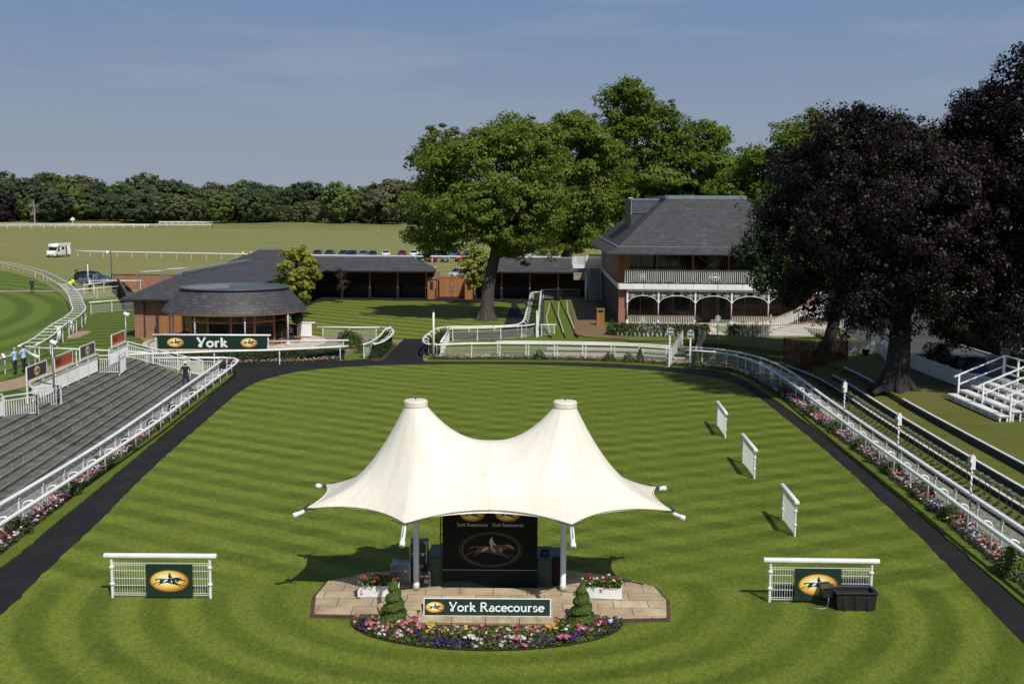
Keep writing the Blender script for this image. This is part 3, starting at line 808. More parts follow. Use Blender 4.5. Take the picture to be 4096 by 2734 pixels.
# ------------------------------------------------------------------ rails and fences
DPROF = lambda w, h: [(w/2*c, h/2*s_) for c, s_ in [(1,-.6),(1,.35),(.72,.85),(.3,1),(-.3,1),(-.72,.85),(-1,.35),(-1,-.6),(-.6,-1),(.6,-1)]]
def post_mb(p, h, r=.036, collars=()):
    mb = MB(); mb.tube([(p[0],p[1],p[2]-.05),(p[0],p[1],p[2]+h)], r, 8)
    for c in collars:
        mb.lathe([(r+.002,-.035),(r+.028,-.02),(r+.028,.02),(r+.002,.035)], (p[0],p[1],p[2]+c), 10)
    return mb
def wire_panel(a, b, z0, z1, hz=(0,.04,.24,.44,.5,.64,.68), step=.07, w=.0062):
    """welded wire panel between two posts"""
    a = Vector(a); b = Vector(b); mb = MB(); L = (b-a).length
    dz = a.z, b.z
    hs = [z0+(z1-z0)*q for q in (0,.06,.30,.52,.76,.94,1.)]
    for q in hs: mb.bar(a+Vector((0,0,q)), b+Vector((0,0,q)), w*1.5, w*1.5)
    n = int(L/step)
    for i in range(1, n):
        p = a.lerp(b, i/n)
        mb.bar(p+Vector((0,0,z0-.02)), p+Vector((0,0,z1+.03)), w, w, up=(0,1,0))
    return mb

def straight_rail(name, label, cat, path, h, zf=lambda p: 0., d=2.1, start=.2, rail=(.15,.11), mesh=(.14,.82), group=None, skip=(), m=None, collars=(.28,.82), step=.07):
    """posts with a moulded top rail and welded wire between the posts"""
    m = m or M['white']
    P = [Vector(p) for p in path]
    t = thing(name, label, cat, (P[0].x, P[0].y, 0), 0, group)
    mb = MB(); mb.tube([(p.x,p.y,zf(p)+h-rail[1]/2) for p in P], 1, prof=DPROF(*rail)); mb.build('top_rail', m, t, True)
    ps = [q for q, _ in resample(P, d, start)]
    ps = [Vector((q.x,q.y,zf(q))) for q in ps]
    for q in ps: post_mb(q, h-rail[1], .036, collars).build('post', m, t)
    if mesh:
        for a, b in zip(ps[:-1], ps[1:]):
            wire_panel(a, b, mesh[0], mesh[1], step=step).build('wire_panel', M['white2'], t)
    return t

def neck_rail(name, label, path, h, off, cat='running rail', d=2.1, start=.2, zf=lambda p: .08, group=None, rail=(.155,.12), posts=True, reach=None):
    """running rail carried on swan-neck posts that stand outside the rail line"""
    P = [Vector(p) for p in path]
    t = thing(name, label, cat, (P[0].x, P[0].y, 0), 0, group)
    mb = MB(); mb.tube([(p.x,p.y,h-rail[1]/2) for p in P], 1, prof=DPROF(*rail)); mb.build('top_rail', M['white'], t, True)
    for q, tg in resample(P, d, start):
        nrm = Vector((tg.y, -tg.x, 0))*(1 if off > 0 else -1); o = abs(off)
        b = q+nrm*o
        pts = [(b.x,b.y,zf(q)-.1),(b.x,b.y,h-.14)]
        for k in range(1, 7):
            a = PI/2*k/6
            c = q+nrm*(.02+(o-.02)*math.cos(a)**.8); pts.append((c.x,c.y,h-.14+.16*math.sin(a)))
        mb = MB(); mb.tube(pts, .032, 8); mb.build('post', M['white'], t, True)
    return t

GR = 'white rails round the parade ring'
rin_l = smooth_path([(-15.7,22),(-15.85,32),(-15.95,38),(-16.02,42),(-16.17,47.4),(-16.32,52.8),(-16.68,58.8),(-17.07,66.3),(-17.38,71.4),(-17.62,73.3),(-18.05,74.25),(-18.9,74.6),(-20,74.6),(-22.5,74.4),(-24.4,74.2)], .8)
rout_l = smooth_path([(-16.85,24),(-16.95,32),(-17.0,38),(-17.06,43),(-17.22,48.5),(-17.55,54.7),(-17.85,60),(-18.15,65.3),(-18.5,71),(-18.7,73.6)], 1.)
rin_l = [p*1.0152 for p in rin_l]; rout_l = [p*1.0075 for p in rout_l]
neck_rail('running_rail', 'inner running rail on curved posts along the flower border by the concrete steps', [p for p in rin_l if p.y > 23 and (p.x > -24.6)], 1.0, -.36, group=GR)
straight_rail('mesh_rail', 'mesh rail in front of the green stools at the foot of the concrete steps', 'fence', [p for p in rout_l if p.y > 24], 1.05, rail=(.17,.11), group=GR)
neck_rail('running_rail', 'inner running rail on curved posts beside the flower border below the grass bank', [p for p in rail_in_right if p.y > 23], 1.15, .28, group=GR)
straight_rail('mesh_rail', 'mesh rail below the grass bank, passing the three striped number posts', 'fence', [p for p in rail_out_right if p.y > 24], 1.12, rail=(.17,.11), group=GR)
# far side
zb = lambda p: .06
backrail = smooth_path([(11.25,81.3),(10.7,81.75),(8.9,82.75),(6.8,83.3),(4.65,83.6),(2.5,83.75),(.4,83.75),(-1.8,83.65),(-3.9,83.2),(-5.5,82.55)], .7)
straight_rail('mesh_rail', 'mesh rail on the far side of the ring between the white pole and the steps', 'fence', backrail, 1.15, start=.05, rail=(.17,.13), group=GR)
back2 = smooth_path([(11.5,82.3),(9.1,83.6),(6.9,84.2),(4.6,84.5),(2.5,84.65),(.4,84.6),(-1.2,84.5)], .7)
straight_rail('second_rail', 'plain white rail running close behind the far mesh rail', 'rail', back2, 1.17, start=.4, mesh=None, rail=(.15,.11), group=GR)
# horse walk running rail from the gap back to the stables
chute = smooth_path([(-5.45,82.6),(-6.05,82.85),(-6.5,84),(-6.7,87),(-6.5,90.3),(-6.15,93.6),(-5.3,94.95),(-2.7,95.5),(-.5,96.3),(.6,97.8),(1.05,101.6),(1.35,109.6),(1.85,124),(2.25,134),(3.2,135.3)], .6)
neck_rail('running_rail', 'running rail with a row of hoops leading from the gap back to the stables', chute, 1.15, .38, d=2.1, group=GR)
chute_o = [(2.2,98.4,0),(2.45,106,0),(3.05,126,0),(3.5,138.6,0)]
straight_rail('mesh_rail', 'straight mesh rail between the long hedge and the grass steps by the pavilion', 'fence', smooth_path(chute_o, 2), 1.15, group=GR)
straight_rail('mesh_rail', 'short mesh rail across the far end in front of the stairs', 'fence', [(3.5,138.4,0),(8.4,139.1,0)], 1.2, d=2.2, group=GR)
cm = smooth_path([(-5.1,93.3),(-4.85,93.8),(-2.6,94.3),(-.4,95.4),(1.3,96.7),(2.2,98.3)], .6)
straight_rail('mesh_rail', 'curved mesh rail in the middle of the lawn near the round hedge end', 'fence', cm, 1.15, start=.5, group=GR, step=.075)
straight_rail('mesh_gate', 'open mesh gate beside the white pole at the gap', 'gate', [(-5.25,84.2,0),(-5.15,93.2,0)], 1.12, d=2.2, start=.1, step=.08)
straight_rail('hurdle', 'small white mesh gate standing on the grass steps', 'gate', [(2.35,97.2,0),(3.75,97.4,0)], 1.05, d=1.1, start=.15, zf=lambda p: .1, step=.1)
# gap gate on the left and the rail returning behind the bushes
lg = smooth_path([(-10.75,82.5),(-10.4,84.2),(-10.2,88),(-10.3,92.8),(-10.0,95)], .7)
straight_rail('mesh_gate', 'open mesh gate left of the gap next to the clipped hedge', 'gate', lg, 1.12, d=2.1, start=.1, step=.08)
lg2 = smooth_path([(-10.0,82.6),(-9.55,84),(-9.35,87),(-9.4,90.5),(-9.9,93.3),(-10.9,94.3)], .5)
neck_rail('running_rail', 'short curved running rail left of the gap, bending round the hedge', lg2, 1.15, -.3, d=2.1, group=GR)
straight_rail('mesh_rail', 'mesh rail behind the bushes, edging the paddock lawn', 'fence', [(-10.9,94.2,0),(-13.4,94.0,0),(-16.1,94.2,0)], 1.15, group=GR, start=.3, d=2.2)
yk = smooth_path([(-26.4,75.9),(-24,76.8),(-20,78.2),(-16.7,79.1),(-13.9,80.4),(-11.7,81.6)], .7)
straight_rail('running_rail', 'white rail across the front of the clipped hedge and the long sign', 'running rail', yk, 1.12, d=4.4, start=2.0, mesh=None, group=GR, rail=(.16,.13))
yk2 = [(-17.5,82.2,0),(-11.9,83.2,0)]
straight_rail('mesh_rail', 'mesh rail along the edge of the round pavilion terrace', 'fence', yk2, 1.35, d=2.2, start=.9, mesh=(.35,1.1), group=GR)
straight_rail('mesh_rail', 'grey handrail climbing beside the brick barn to the round pavilion', 'fence', [(-25.7,80.6,0),(-25.9,84,0),(-24.6,90,0)], 1.35, d=2.2, group=GR, m=M['steel'])

# white pole with dark cap at the gap
t = thing('marker_pole', 'tall cream pole with dark cap at the corner of the far rail', 'pole', (-5.66,82.4,0))
mb = MB(); mb.tube([(-5.66,82.4,0),(-5.66,82.4,3.45)], .075, 10); mb.build('pole', M['cream'], t, True)
mb = MB(); mb.lathe([(.08,3.45),(.085,3.62),(.03,3.66)], (-5.66,82.4,0), 10); mb.build('cap', M['dark'], t)
t = thing('marker_post', 'plain white post standing by the small gate near the long hedge', 'post', (2.1,97.4,0))
mb = MB(); mb.box((2.1,97.4,1.15),(.12,.12,2.3)); mb.build('post_shaft', M['white'], t); mb = MB(); mb.box((2.22,97.5,.95),(.1,.1,1.9)); mb.build('stay', M['white'], t)

# free-standing mesh panels on the ring lawn
GP = 'free-standing mesh panels on the ring lawn'
def ring_panel(label, a, b, over, h=1.28):
    a = Vector((*a, Z['lawn'])); b = Vector((*b, Z['lawn'])); d = (b-a).normalized()
    t = thing('mesh_fence', label, 'fence panel', tuple((a+b)/2), 0, GP)
    mb = MB(); mb.tube([a-d*over+Vector((0,0,h-.065)), b+d*over+Vector((0,0,h-.065))], 1, prof=DPROF(.17,.13)); mb.build('top_rail', M['white'], t, True, bevel=.01)
    for p in (a, b): post_mb(p, h-.12, .04, (.40,.88)).build('post', M['white'], t)
    wire_panel(a, b, .08, 1.0, w=.008).build('wire_panel', M['white2'], t)
    return t
ring_panel('mesh panel on the left front lawn carrying a green emblem board', (-11.17,31.25), (-8.42,31.25), .2)
ring_panel('mesh panel on the right front lawn with a black water trough against it', (7.28,31.25), (10.1,31.2), .2)
ring_panel('end-on mesh panel, nearest of the three in line on the right of the ring lawn', (9.65,39.86), (9.58,37.78), .2)
ring_panel('end-on mesh panel, second of the three in line on the right of the ring lawn', (10.05,49.0), (9.95,46.1), .2)
ring_panel('end-on mesh panel, farthest of the three in line on the right of the ring lawn', (10.45,57.5), (10.3,54.5), .2)

def emblem_board(name, label, cat, w, h, loc, rz, frame=None, ring=None, base=None, hw=None, group=None, tilt=0):
    t = thing(name, label, cat, loc, rz, group)
    mb = MB(); mb.box((0,0,0),(w,.03,h)); mb.build('board', base or M['green_sign'], t, local=True, bevel=.004)
    if frame:
        mb = MB()
        for s in (-1,1): mb.box((s*(w/2+.012),0,0),(.03,.045,h+.054)); mb.box((0,0,s*(h/2+.012)),(w-.01,.045,.03))
        mb.build('frame', frame, t, local=True)
    if hw: emblem(t, 0, 0, hw, -.017, ring or M['gold'], M['oval'], M['letter_black'], M['letter_black'])
    return t
emblem_board('emblem_sign', 'dark green board with a galloping horse oval, hung on the left front panel', 'sign', 1.3, .94, (-9.54,31.18,.56), 0, hw=.52)
emblem_board('emblem_sign', 'dark green horse board half hidden by the black water trough', 'sign', 1.3, .92, (8.6,31.17,.58), 0, hw=.52)
# ------------------------------------------------------------------ paved stage with tent canopy
CX, PY = -.59, 31.75
PZ = .15
poly = [(-5.35,29.74),(-5.55,31.2),(-5.4,32.5),(-4.37,33.35),(-3.17,33.6),(-.6,33.75),(1.69,33.7),(3.2,33.2),(4.25,32.2),(4.45,31.0),(4.28,29.65),(3.06,29.55),(-4.2,29.7)]
mb = MB(); mb.prism(poly, .0, PZ-.03); struct('stage_base', mb, M['brick_dark'])
cx = sum(p[0] for p in poly)/len(poly); cy = sum(p[1] for p in poly)/len(poly)
ins = [(cx+(x-cx)*.98, cy+(y-cy)*.965) for x, y in poly]
mb = MB(); mb.prism(ins, PZ-.05, PZ); struct('paving', mb, M['york_stone'])
# raised sandstone apron between the posts
ap = smooth_path([(-3.3,29.35),(-3.6,30.2),(-2.9,31.0),(-2.2,31.5),(-.6,31.62),(1.1,31.45),(1.9,30.9),(2.5,30.1),(2.2,29.3)], .4)
mb = MB(); mb.prism([(p.x,p.y) for p in ap], PZ-.02, PZ+.12); struct('stage_apron', mb, M['york_stone'])

can = thing('tent_canopy', 'cream twin-peaked tent canopy standing over the paved stage', 'canopy', (CX,PY,0))
RING, RR_ = 5.46, .31
PXL = -2.68
NTH, NRA = 72, 26
corners = [(-5.56,30.68,2.80),(-5.44,33.1,2.85),(-2.75,34.3,2.85),(CX,33.6,2.98)]      # left half, clockwise seen from above, boundary vertices
front = (-2.77,29.25,2.80)
def edge(a, b, sag, lift, n=24):
    a = Vector(a); b = Vector(b); mid = Vector((PXL if abs(a.x-b.x) > .01 else CX, PY, 0))
    d = (b-a); nrm = Vector((-d.y, d.x, 0)).normalized()
    if nrm.dot(mid-(a+b)/2) < 0: nrm = -nrm
    return [a.lerp(b, i/n)+nrm*sag*4*(i/n)*(1-i/n)+Vector((0,0,lift*4*(i/n)*(1-i/n))) for i in range(n+1)]
FC, FL, RL, RC = Vector(front), Vector(corners[0]), Vector(corners[1]), Vector(corners[2])
full_f = edge(FC, (2*CX-FC.x, FC.y, FC.z), .80, .16, 48)[:25]     # front centre span, left half
full_r = edge(RC, (2*CX-RC.x, RC.y, RC.z), .60, .12, 48)[:25]
bound = list(reversed(full_f)) + edge(FC, FL, .42, .10)[1:] + edge(FL, RL, .24, .05)[1:] + edge(RL, RC, .42, .10)[1:] + full_r[1:]
def seam_hit(a):
    """distance from the left peak to the boundary or the seam along direction a"""
    d = Vector((math.cos(a), math.sin(a))); best = None
    pts = [(p.x, p.y, p.z) for p in bound]
    pts2 = pts+[(CX, PY, None)]+[pts[0]]
    for (x1,y1,z1), (x2,y2,z2) in zip(pts2[:-1], pts2[1:]):
        ex, ey = x2-x1, y2-y1
        den = d.x*ey-d.y*ex
        if abs(den) < 1e-9: continue
        tt = ((x1-PXL)*ey-(y1-PY)*ex)/den; u = ((x1-PXL)*d.y-(y1-PY)*d.x)/den
        if tt > 0 and -1e-6 <= u <= 1+1e-6 and (best is None or tt < best[0]):
            best = (tt, None if z1 is None or z2 is None else z1+(z2-z1)*u)
    return best
# angles include the exact corner directions so the corners stay sharp
an = [2*PI*i/NTH for i in range(NTH)]
for c in (FC, FL, RL, RC, bound[0], bound[-1]):
    a = math.atan2(c.y-PY, c.x-PXL) % (2*PI)
    j = min(range(NTH), key=lambda i: abs((an[i]-a+PI) % (2*PI)-PI)); an[j] = a
an.sort()
XY = np.zeros((NTH,NRA,2)); ZZ = np.zeros((NTH,NRA)); seam = np.zeros(NTH, bool)
hits = [seam_hit(a) for a in an]
rs = [sum(hits[(i+k) % NTH][0] for k in range(-6,7))/13 for i in range(NTH)]
for i, a in enumerate(an):
    tt, zb_ = hits[i]
    seam[i] = zb_ is None
    for j in range(NRA):
        u = (j/(NRA-1))**1.35
        r = RR_+(rs[i]+(tt-rs[i])*u**2-RR_)*u
        XY[i,j] = (PXL+r*math.cos(a), PY+r*math.sin(a))
    ze = zb_ if zb_ is not None else 4.2
    lg_ = np.log(np.linspace(1, 9, NRA))/math.log(9)
    ZZ[i] = RING+(ze-RING)*np.linspace(0,1,NRA)**.6
fixed = np.zeros((NTH,NRA), bool); fixed[:,0] = True
for i in range(NTH):
    if not seam[i]: fixed[i,-1] = True
i0 = 0
# the tight ridge between the peaks
ridge = lambda x: 4.78+(RING-4.78)*(abs(x-CX)/(abs(PXL-CX)-RR_))**2.3 if abs(x-CX) < abs(PXL-CX)-RR_ else RING
ri = min(range(NTH), key=lambda i: abs((an[i]+PI) % (2*PI)-PI))
for j in range(NRA):
    ZZ[ri,j] = ridge(XY[ri,j,0]); fixed[ri,j] = True
def relax(n):
    global ZZ
    for _ in range(n):
        Zt = np.roll(ZZ,1,0); Zb = np.roll(ZZ,-1,0)
        dt = np.linalg.norm(np.roll(XY,1,0)-XY, axis=2)+1e-4; db = np.linalg.norm(np.roll(XY,-1,0)-XY, axis=2)+1e-4
        Zi = np.empty_like(ZZ); Zo = np.empty_like(ZZ)
        Zi[:,1:] = ZZ[:,:-1]; Zi[:,0] = ZZ[:,0]
        Zo[:,:-1] = ZZ[:,1:]; Zo[:,-1] = ZZ[:,-2]           # mirrored across the seam
        di = np.ones_like(ZZ); di[:,1:] = np.linalg.norm(XY[:,1:]-XY[:,:-1], axis=2); di[:,0] = di[:,1]
        do = np.ones_like(ZZ); do[:,:-1] = di[:,1:]; do[:,-1] = di[:,-1]
        # width weights (cotangent-like for a polar grid)
        wi = (dt+db)/2/di; wo = (dt+db)/2/do; wt = (di+do)/2/dt; wb = (di+do)/2/db
        Zn = (wi*Zi+wo*Zo+wt*Zt+wb*Zb)/(wi+wo+wt+wb)
        ZZ = np.where(fixed, ZZ, Zn)
relax(6000)
fixed[ri,1:] = False
relax(10)
_t = np.clip((ZZ-2.85)/(RING-2.85), 0, None); ZZ = np.where(ZZ > 2.85, 2.85+(RING-2.85)*_t**(2.05-.72*np.clip(np.cos(np.array(an)), 0, 1)**2)[:,None], ZZ)
relax(30)
vs = []; idx = {}
def vid(x, y, z):
    k = (round(x,4), round(y,4), round(z,4))
    if k not in idx: idx[k] = len(vs); vs.append((x,y,z))
    return idx[k]
fs = []
for side in (1, -1):
    f = lambda i, j: vid(XY[i % NTH,j,0] if side == 1 else 2*CX-XY[i % NTH,j,0], XY[i % NTH,j,1], ZZ[i % NTH,j])
    for i in range(NTH):
        for j in range(NRA-1):
            q = [f(i,j), f(i,j+1), f(i+1,j+1), f(i+1,j)]
            if side == -1: q = q[::-1]
            if len(set(q)) == 4: fs.append(tuple(q))
def canvas_fn(t, b):
    p = t.pos(); x, y, z = t.xyz(p)
    st = t.noise(t.scale(p, (5,5,.8)), 1.2, 5, .65)
    lowz = t.mapr(z, 2.8, 3.5, .8, .22)
    c = t.mix(t.math('MULTIPLY', t.mapr(st, .36, .74), lowz), (.80,.775,.685), (.72,.64,.48))
    # welded seams running down from each peak
    ax = t.math('ABSOLUTE', t.math('SUBTRACT', x, 0.))
    px = t.math('SUBTRACT', ax, 2.09)
    a = t.math('ARCTAN2', y, px)
    fr = t.math('FRACT', t.math('ADD', t.math('MULTIPLY', a, 12/(2*PI)), .5))
    d = t.math('ABSOLUTE', t.math('SUBTRACT', fr, .5))
    r = t.math('SQRT', t.math('ADD', t.math('MULTIPLY', px, px), t.math('MULTIPLY', y, y)))
    ln = t.math('LESS_THAN', t.math('MULTIPLY', d, r), .012*12/(2*PI)*1.2)
    ln2 = t.math('LESS_THAN', ax, .014)
    ln = t.math('MAXIMUM', ln, ln2)
    c = t.mix(t.math('MULTIPLY', ln, .22), c, (.50,.43,.31))
    gr = t.noise(p, 2.2, 5, .7)
    c = t.mix(t.mapr(gr, .5, .8, 0, .28), c, (.62,.57,.46))
    t.put(b.inputs['Base Color'], c)
    wr = t.noise(t.scale(p, (2.2,2.2,.5)), 1.6, 3, .6)
    t.put(b.inputs['Normal'], t.bump(t.math('ADD', wr, t.math('MULTIPLY', ln, .25)), .16, .12))
    tr = t.new('ShaderNodeBsdfTranslucent'); t.put(tr.inputs[0], c)
    mx = t.new('ShaderNodeMixShader'); mx.inputs[0].default_value = .10
    o = t.n['Material Output']
    t.l.new(b.outputs[0], mx.inputs[1]); t.l.new(tr.outputs[0], mx.inputs[2]); t.l.new(mx.outputs[0], o.inputs[0])
M['canvas'] = mat('cream_canvas', (.8,.78,.7), .48, spec=.35, fn=canvas_fn)
mb = MB(); mb.add(vs, fs); mb.build('canvas', M['canvas'], can, True)
# hem along the edge
full = bound[:-1]+[Vector((2*CX-p.x,p.y,p.z)) for p in reversed(bound)]
mb = MB(); mb.tube(full+[full[0]], .022, 6); mb.build('hem', M['cream'], can, True)
for px in (PXL, 2*CX-PXL):
    mb = MB(); mb.lathe([(.30,5.40),(.335,5.47),(.335,5.60),(.31,5.63),(.02,5.645),(0,5.645)], (px,PY,0), 28)
    cp = mb.build('peak_cap', M['cream'], can, False)
    mb = MB(); mb.tube([(px,PY,5.64),(px,PY,5.70)], .018, 6); mb.build('lifting_eye', M['dark'], cp)
    mb = MB(); mb.lathe([(.092,PZ+.02),(.092,.35),(.083,.36),(.083,5.42)], (px,PY,0), 18); mb.build('mast', M['white2'], can, True)
def spar(c, d, down, ln=.62):
    """corner fitting: steel plate, cable ends and a white capped strut"""
    c = Vector(c); d = Vector((*d, 0)).normalized()
    side = Vector((-d.y, d.x, 0))
    mb = MB()
    mb.add([c-d*.16+side*.02+Vector((0,0,.012)), c+side*.20-d*.06+Vector((0,0,.012)), c+side*.13+d*.10+Vector((0,0,.0)), c-side*.13+d*.10, c-side*.20-d*.06+Vector((0,0,.012))], [(0,1,2,3,4)])
    for s in (-1, 1): mb.tube([c-d*.16+side*s*.36+Vector((0,0,.03)), c+d*.08+side*s*.06], .016, 6)
    pl_ = mb.build('corner_plate', M['dark'], can)
    e = Vector((d.x, d.y, -down)).normalized()
    mb = MB(); a = c+d*.02+Vector((0,0,-.06)); b = a+e*ln
    mb.tube([a, a+e*.12, b-e*.14, b-e*.13, b-e*.005, b], [.05,.062,.062,.078,.078,.05], 12)
    mb.build('strut', M['white'], can, True)
    mb = MB(); mb.tube([c+Vector((0,0,-.02))+d*.05, a+e*.45+Vector((0,0,.10))], .012, 5); mb.build('tie_rod', M['dark'], can)
for s in (1, -1):
    mx_ = lambda v: (v[0] if s == 1 else 2*CX-v[0], v[1], v[2])
    dx = lambda a, b: (a*s, b)
    spar(mx_(tuple(FL)), dx(-.90,-.42), .30, .40); spar(mx_(tuple(RL)), dx(-.95,.30), -.05, .3)
    spar(mx_(tuple(FC)), dx(-.06,-1), .95); spar(mx_(tuple(RC)), dx(-.06,1), .6)

# backdrop wall
bd = thing('backdrop_wall', 'black backdrop wall with horse emblem under the tent canopy', 'backdrop', (-.59,32.0,PZ))
mb = MB(); mb.box((0,.03,1.2),(2.72,.06,2.4)); mb.build('panel', mat('backdrop_cloth', (.005,.007,.007), .7, spec=.2, var=.3, vscale=1.2), bd, local=True)
mb = MB(); mb.box((0,.02,.26),(2.74,.10,.52)); mb.build('plinth_panel', mat('backdrop_plinth', (.005,.013,.011), .6, spec=.2), bd, local=True)
mb = MB(); mb.box((0,-.034,.53),(2.72,.008,.012)); mb.build('trim_strip', M['letter_grey'], bd, local=True)
emblem(bd, .02, 1.12, .80, -.004, M['gold'], None, M['horse_brown'], M['letter_grey'])
for s in (-1, 1):
    emblem(bd, s*.505, 2.15, .34, -.004, M['gold'], M['oval_dim'], M['letter_black'], M['letter_black'])
    mb = MB(); lettering(mb, 'York Racecourse', s*.505, 1.80, .10, .15, -.006, center=True, width=.88); mb.build('lettering', M['letter_grey'], bd, local=True)
# cabinets, cases, cables
def cabinet(label, c, d, m):
    t = thing('stage_cabinet', label, 'cabinet', (c[0],c[1],PZ))
    mb = MB(); mb.box((0,0,d[2]/2),d); mb.build('carcass', m, t, local=True, bevel=.01)
    mb = MB(); mb.box((0,0,d[2]+.012),(d[0]+.04,d[1]+.04,.024)); mb.build('top', M['green_paint'], t, local=True)
    mb = MB(); mb.box((0,-d[1]/2-.006,d[2]*.5),(d[0]*.86,.012,d[2]*.86)); dd = mb.build('door', m, t, local=True)
    mb = MB(); mb.box((d[0]*.3,-d[1]/2-.03,d[2]*.55),(.02,.03,.1)); mb.build('handle', M['dark'], dd, local=True)
    return t
cabinet('dark green cabinet against the left side of the backdrop', (-2.12,32.65,0), (.42,1.1,.88), M['green_paint'])
cabinet('dark green cabinet with a cable heap on it, right of the backdrop', (.98,32.6,0), (.42,1.1,.86), M['green_paint'])
cabinet('low green cabinet behind the right tent mast', (1.32,33.0,0), (.5,.9,.74), M['green_paint'])
t = thing('cable_heap', 'heap of black cable on top of the green cabinet', 'cable', (.98,32.3,PZ+.89))
mb = MB()
for k in range(7):
    a0 = k*.7
    mb.tube([(.14*math.cos(a0+a)*(1+.12*math.sin(k+a)), .14*math.sin(a0+a), .02+.016*k) for a in np.linspace(0, 2*PI, 16)], .014, 5)
mb.build('coil', M['black'], t, True, local=True)
t = thing('stage_drape', 'black cloth drape hanging beside the right mast', 'cloth', (1.36,32.2,PZ))
mb = MB()
L = [(-.2+.4*i/24, .03*math.sin(i*1.6), 0) for i in range(25)]; mb.ribbon([(x,y,.72) for x,y,_ in L], L); mb.build('drape', M['black'], t, True, local=True)
def flight_case(label, c, d, m, lab=True):
    t = thing('flight_case', label, 'case', c)
    mb = MB(); mb.box((0,0,d[2]*.36),(d[0],d[1],d[2]*.70)); mb.build('body', m, t, local=True, bevel=.008)
    mb = MB(); mb.box((0,0,d[2]*.86),(d[0],d[1],d[2]*.27)); mb.build('lid', m, t, local=True, bevel=.008)
    mb = MB()
    for x in (-1,1):
        for y in (-1,1):
            mb.box((x*d[0]/2,y*d[1]/2,d[2]/2),(.035,.035,d[2]+.01))
            for z in (0,d[2]): mb.box((x*(d[0]/2-.02),y*(d[1]/2-.02),z),(.07,.07,.05))
    mb.box((0,-d[1]/2-.003,d[2]*.72),(d[0],.012,.03)); mb.build('metal_edging', M['steel'], t, local=True)
    for x in (-.25,.25):
        mb = MB(); mb.box((x*d[0],-d[1]/2-.014,d[2]*.71),(.07,.018,.09)); mb.build('latch', M['chrome'], t, local=True)
    mb = MB(); mb.tube([(-.08,0,d[2]+.005),(-.07,0,d[2]+.04),(.07,0,d[2]+.04),(.08,0,d[2]+.005)], .01, 6); mb.build('handle', M['dark'], t, local=True)
    if lab:
        mb = MB(); mb.box((d[0]*.18,-d[1]/2-.012,d[2]*.4),(.13,.006,.11)); mb.build('paper_label', M['letter_grey'], t, local=True)
    return t
MC = mat('case_laminate', (.035,.04,.045), .4, var=.3)
flight_case('silver-edged grey flight case behind the left flower trough', (-3.17,32.45,PZ), (.55,.5,.58), M['grey'], False)
flight_case('tall dark flight case standing behind the left mast', (-2.68,32.75,PZ), (.48,.5,1.15), MC)
flight_case('low dark flight case between the left mast and the green cabinet', (-2.47,32.2,PZ), (.32,.4,.44), MC)
t = thing('step_ladder', 'red step ladder leaning behind the left edge of the backdrop', 'ladder', (-2.02,32.35,PZ))
for x in (-.02,.22):
    mb = MB(); mb.bar((x,0,0),(x,.35,2.15),.035,.06); mb.build('side_rail', M['red'], t, local=True)
for k in range(7):
    mb = MB(); mb.bar((-.02,.04+.045*k,.28*(k+1)),(.22,.04+.045*k,.28*(k+1)),.06,.025); mb.build('rung', M['red'], t, local=True)

# flower colours shared by all beds
FL = dict(white=(.80,.80,.78), pink=(.72,.22,.32), rose=(.52,.04,.14), pale=(.76,.48,.55), purple=(.075,.025,.20), lilac=(.33,.27,.45), yellow=(.72,.62,.10), red=(.52,.012,.045))
for k, c in FL.items(): M['fl_'+k] = leafmat('petals_'+k, tuple(v*.75 for v in c), c, .2, .6)
M['bed_leaf'] = leafmat('bedding_leaves', (.05,.10,.015), (.13,.19,.035), .3)
M['bed_leaf2'] = leafmat('bedding_leaves_yellow', (.09,.10,.02), (.16,.17,.05), .25)
rngf = np.random.default_rng(5)
def flower_mass(name, spots, leaf_pts, leaf_size=.06, label=None, petal=.05, per=9, kind='stuff', parent=None, head=.055):
    """spots: [(x,y,z,colour)] flower heads; leaf_pts Nx3: foliage"""
    keys = ['bed_leaf','bed_leaf2']+['fl_'+k for k in FL]
    C = [leaf_pts]; Nn = [rngf.normal(size=(len(leaf_pts),3))*.7+np.array([0,0,.8])]; S = [leaf_size*(.6+.8*rngf.random(len(leaf_pts)))]
    MI = [(rngf.random(len(leaf_pts)) < .18).astype(int)]
    for x, y, z, c in spots:
        k = per
        d = rngf.normal(size=(k,3)); d[:,2] = np.abs(d[:,2]); d /= np.linalg.norm(d, axis=1, keepdims=True)
        C.append(np.array([x,y,z])+d*head*np.array([1,1,.7])*(.5+.5*rngf.random((k,1)))); Nn.append(d+rngf.normal(size=(k,3))*.25); S.append(petal*(.8+.5*rngf.random(k)))
        MI.append(np.full(k, keys.index('fl_'+c)))
    o = leaf_object(name, np.concatenate(C), np.concatenate(Nn), np.concatenate(S), [M[k] for k in keys], parent, np.concatenate(MI), 1.15)
    if kind: tag(o, label, None, None, kind)
    return o
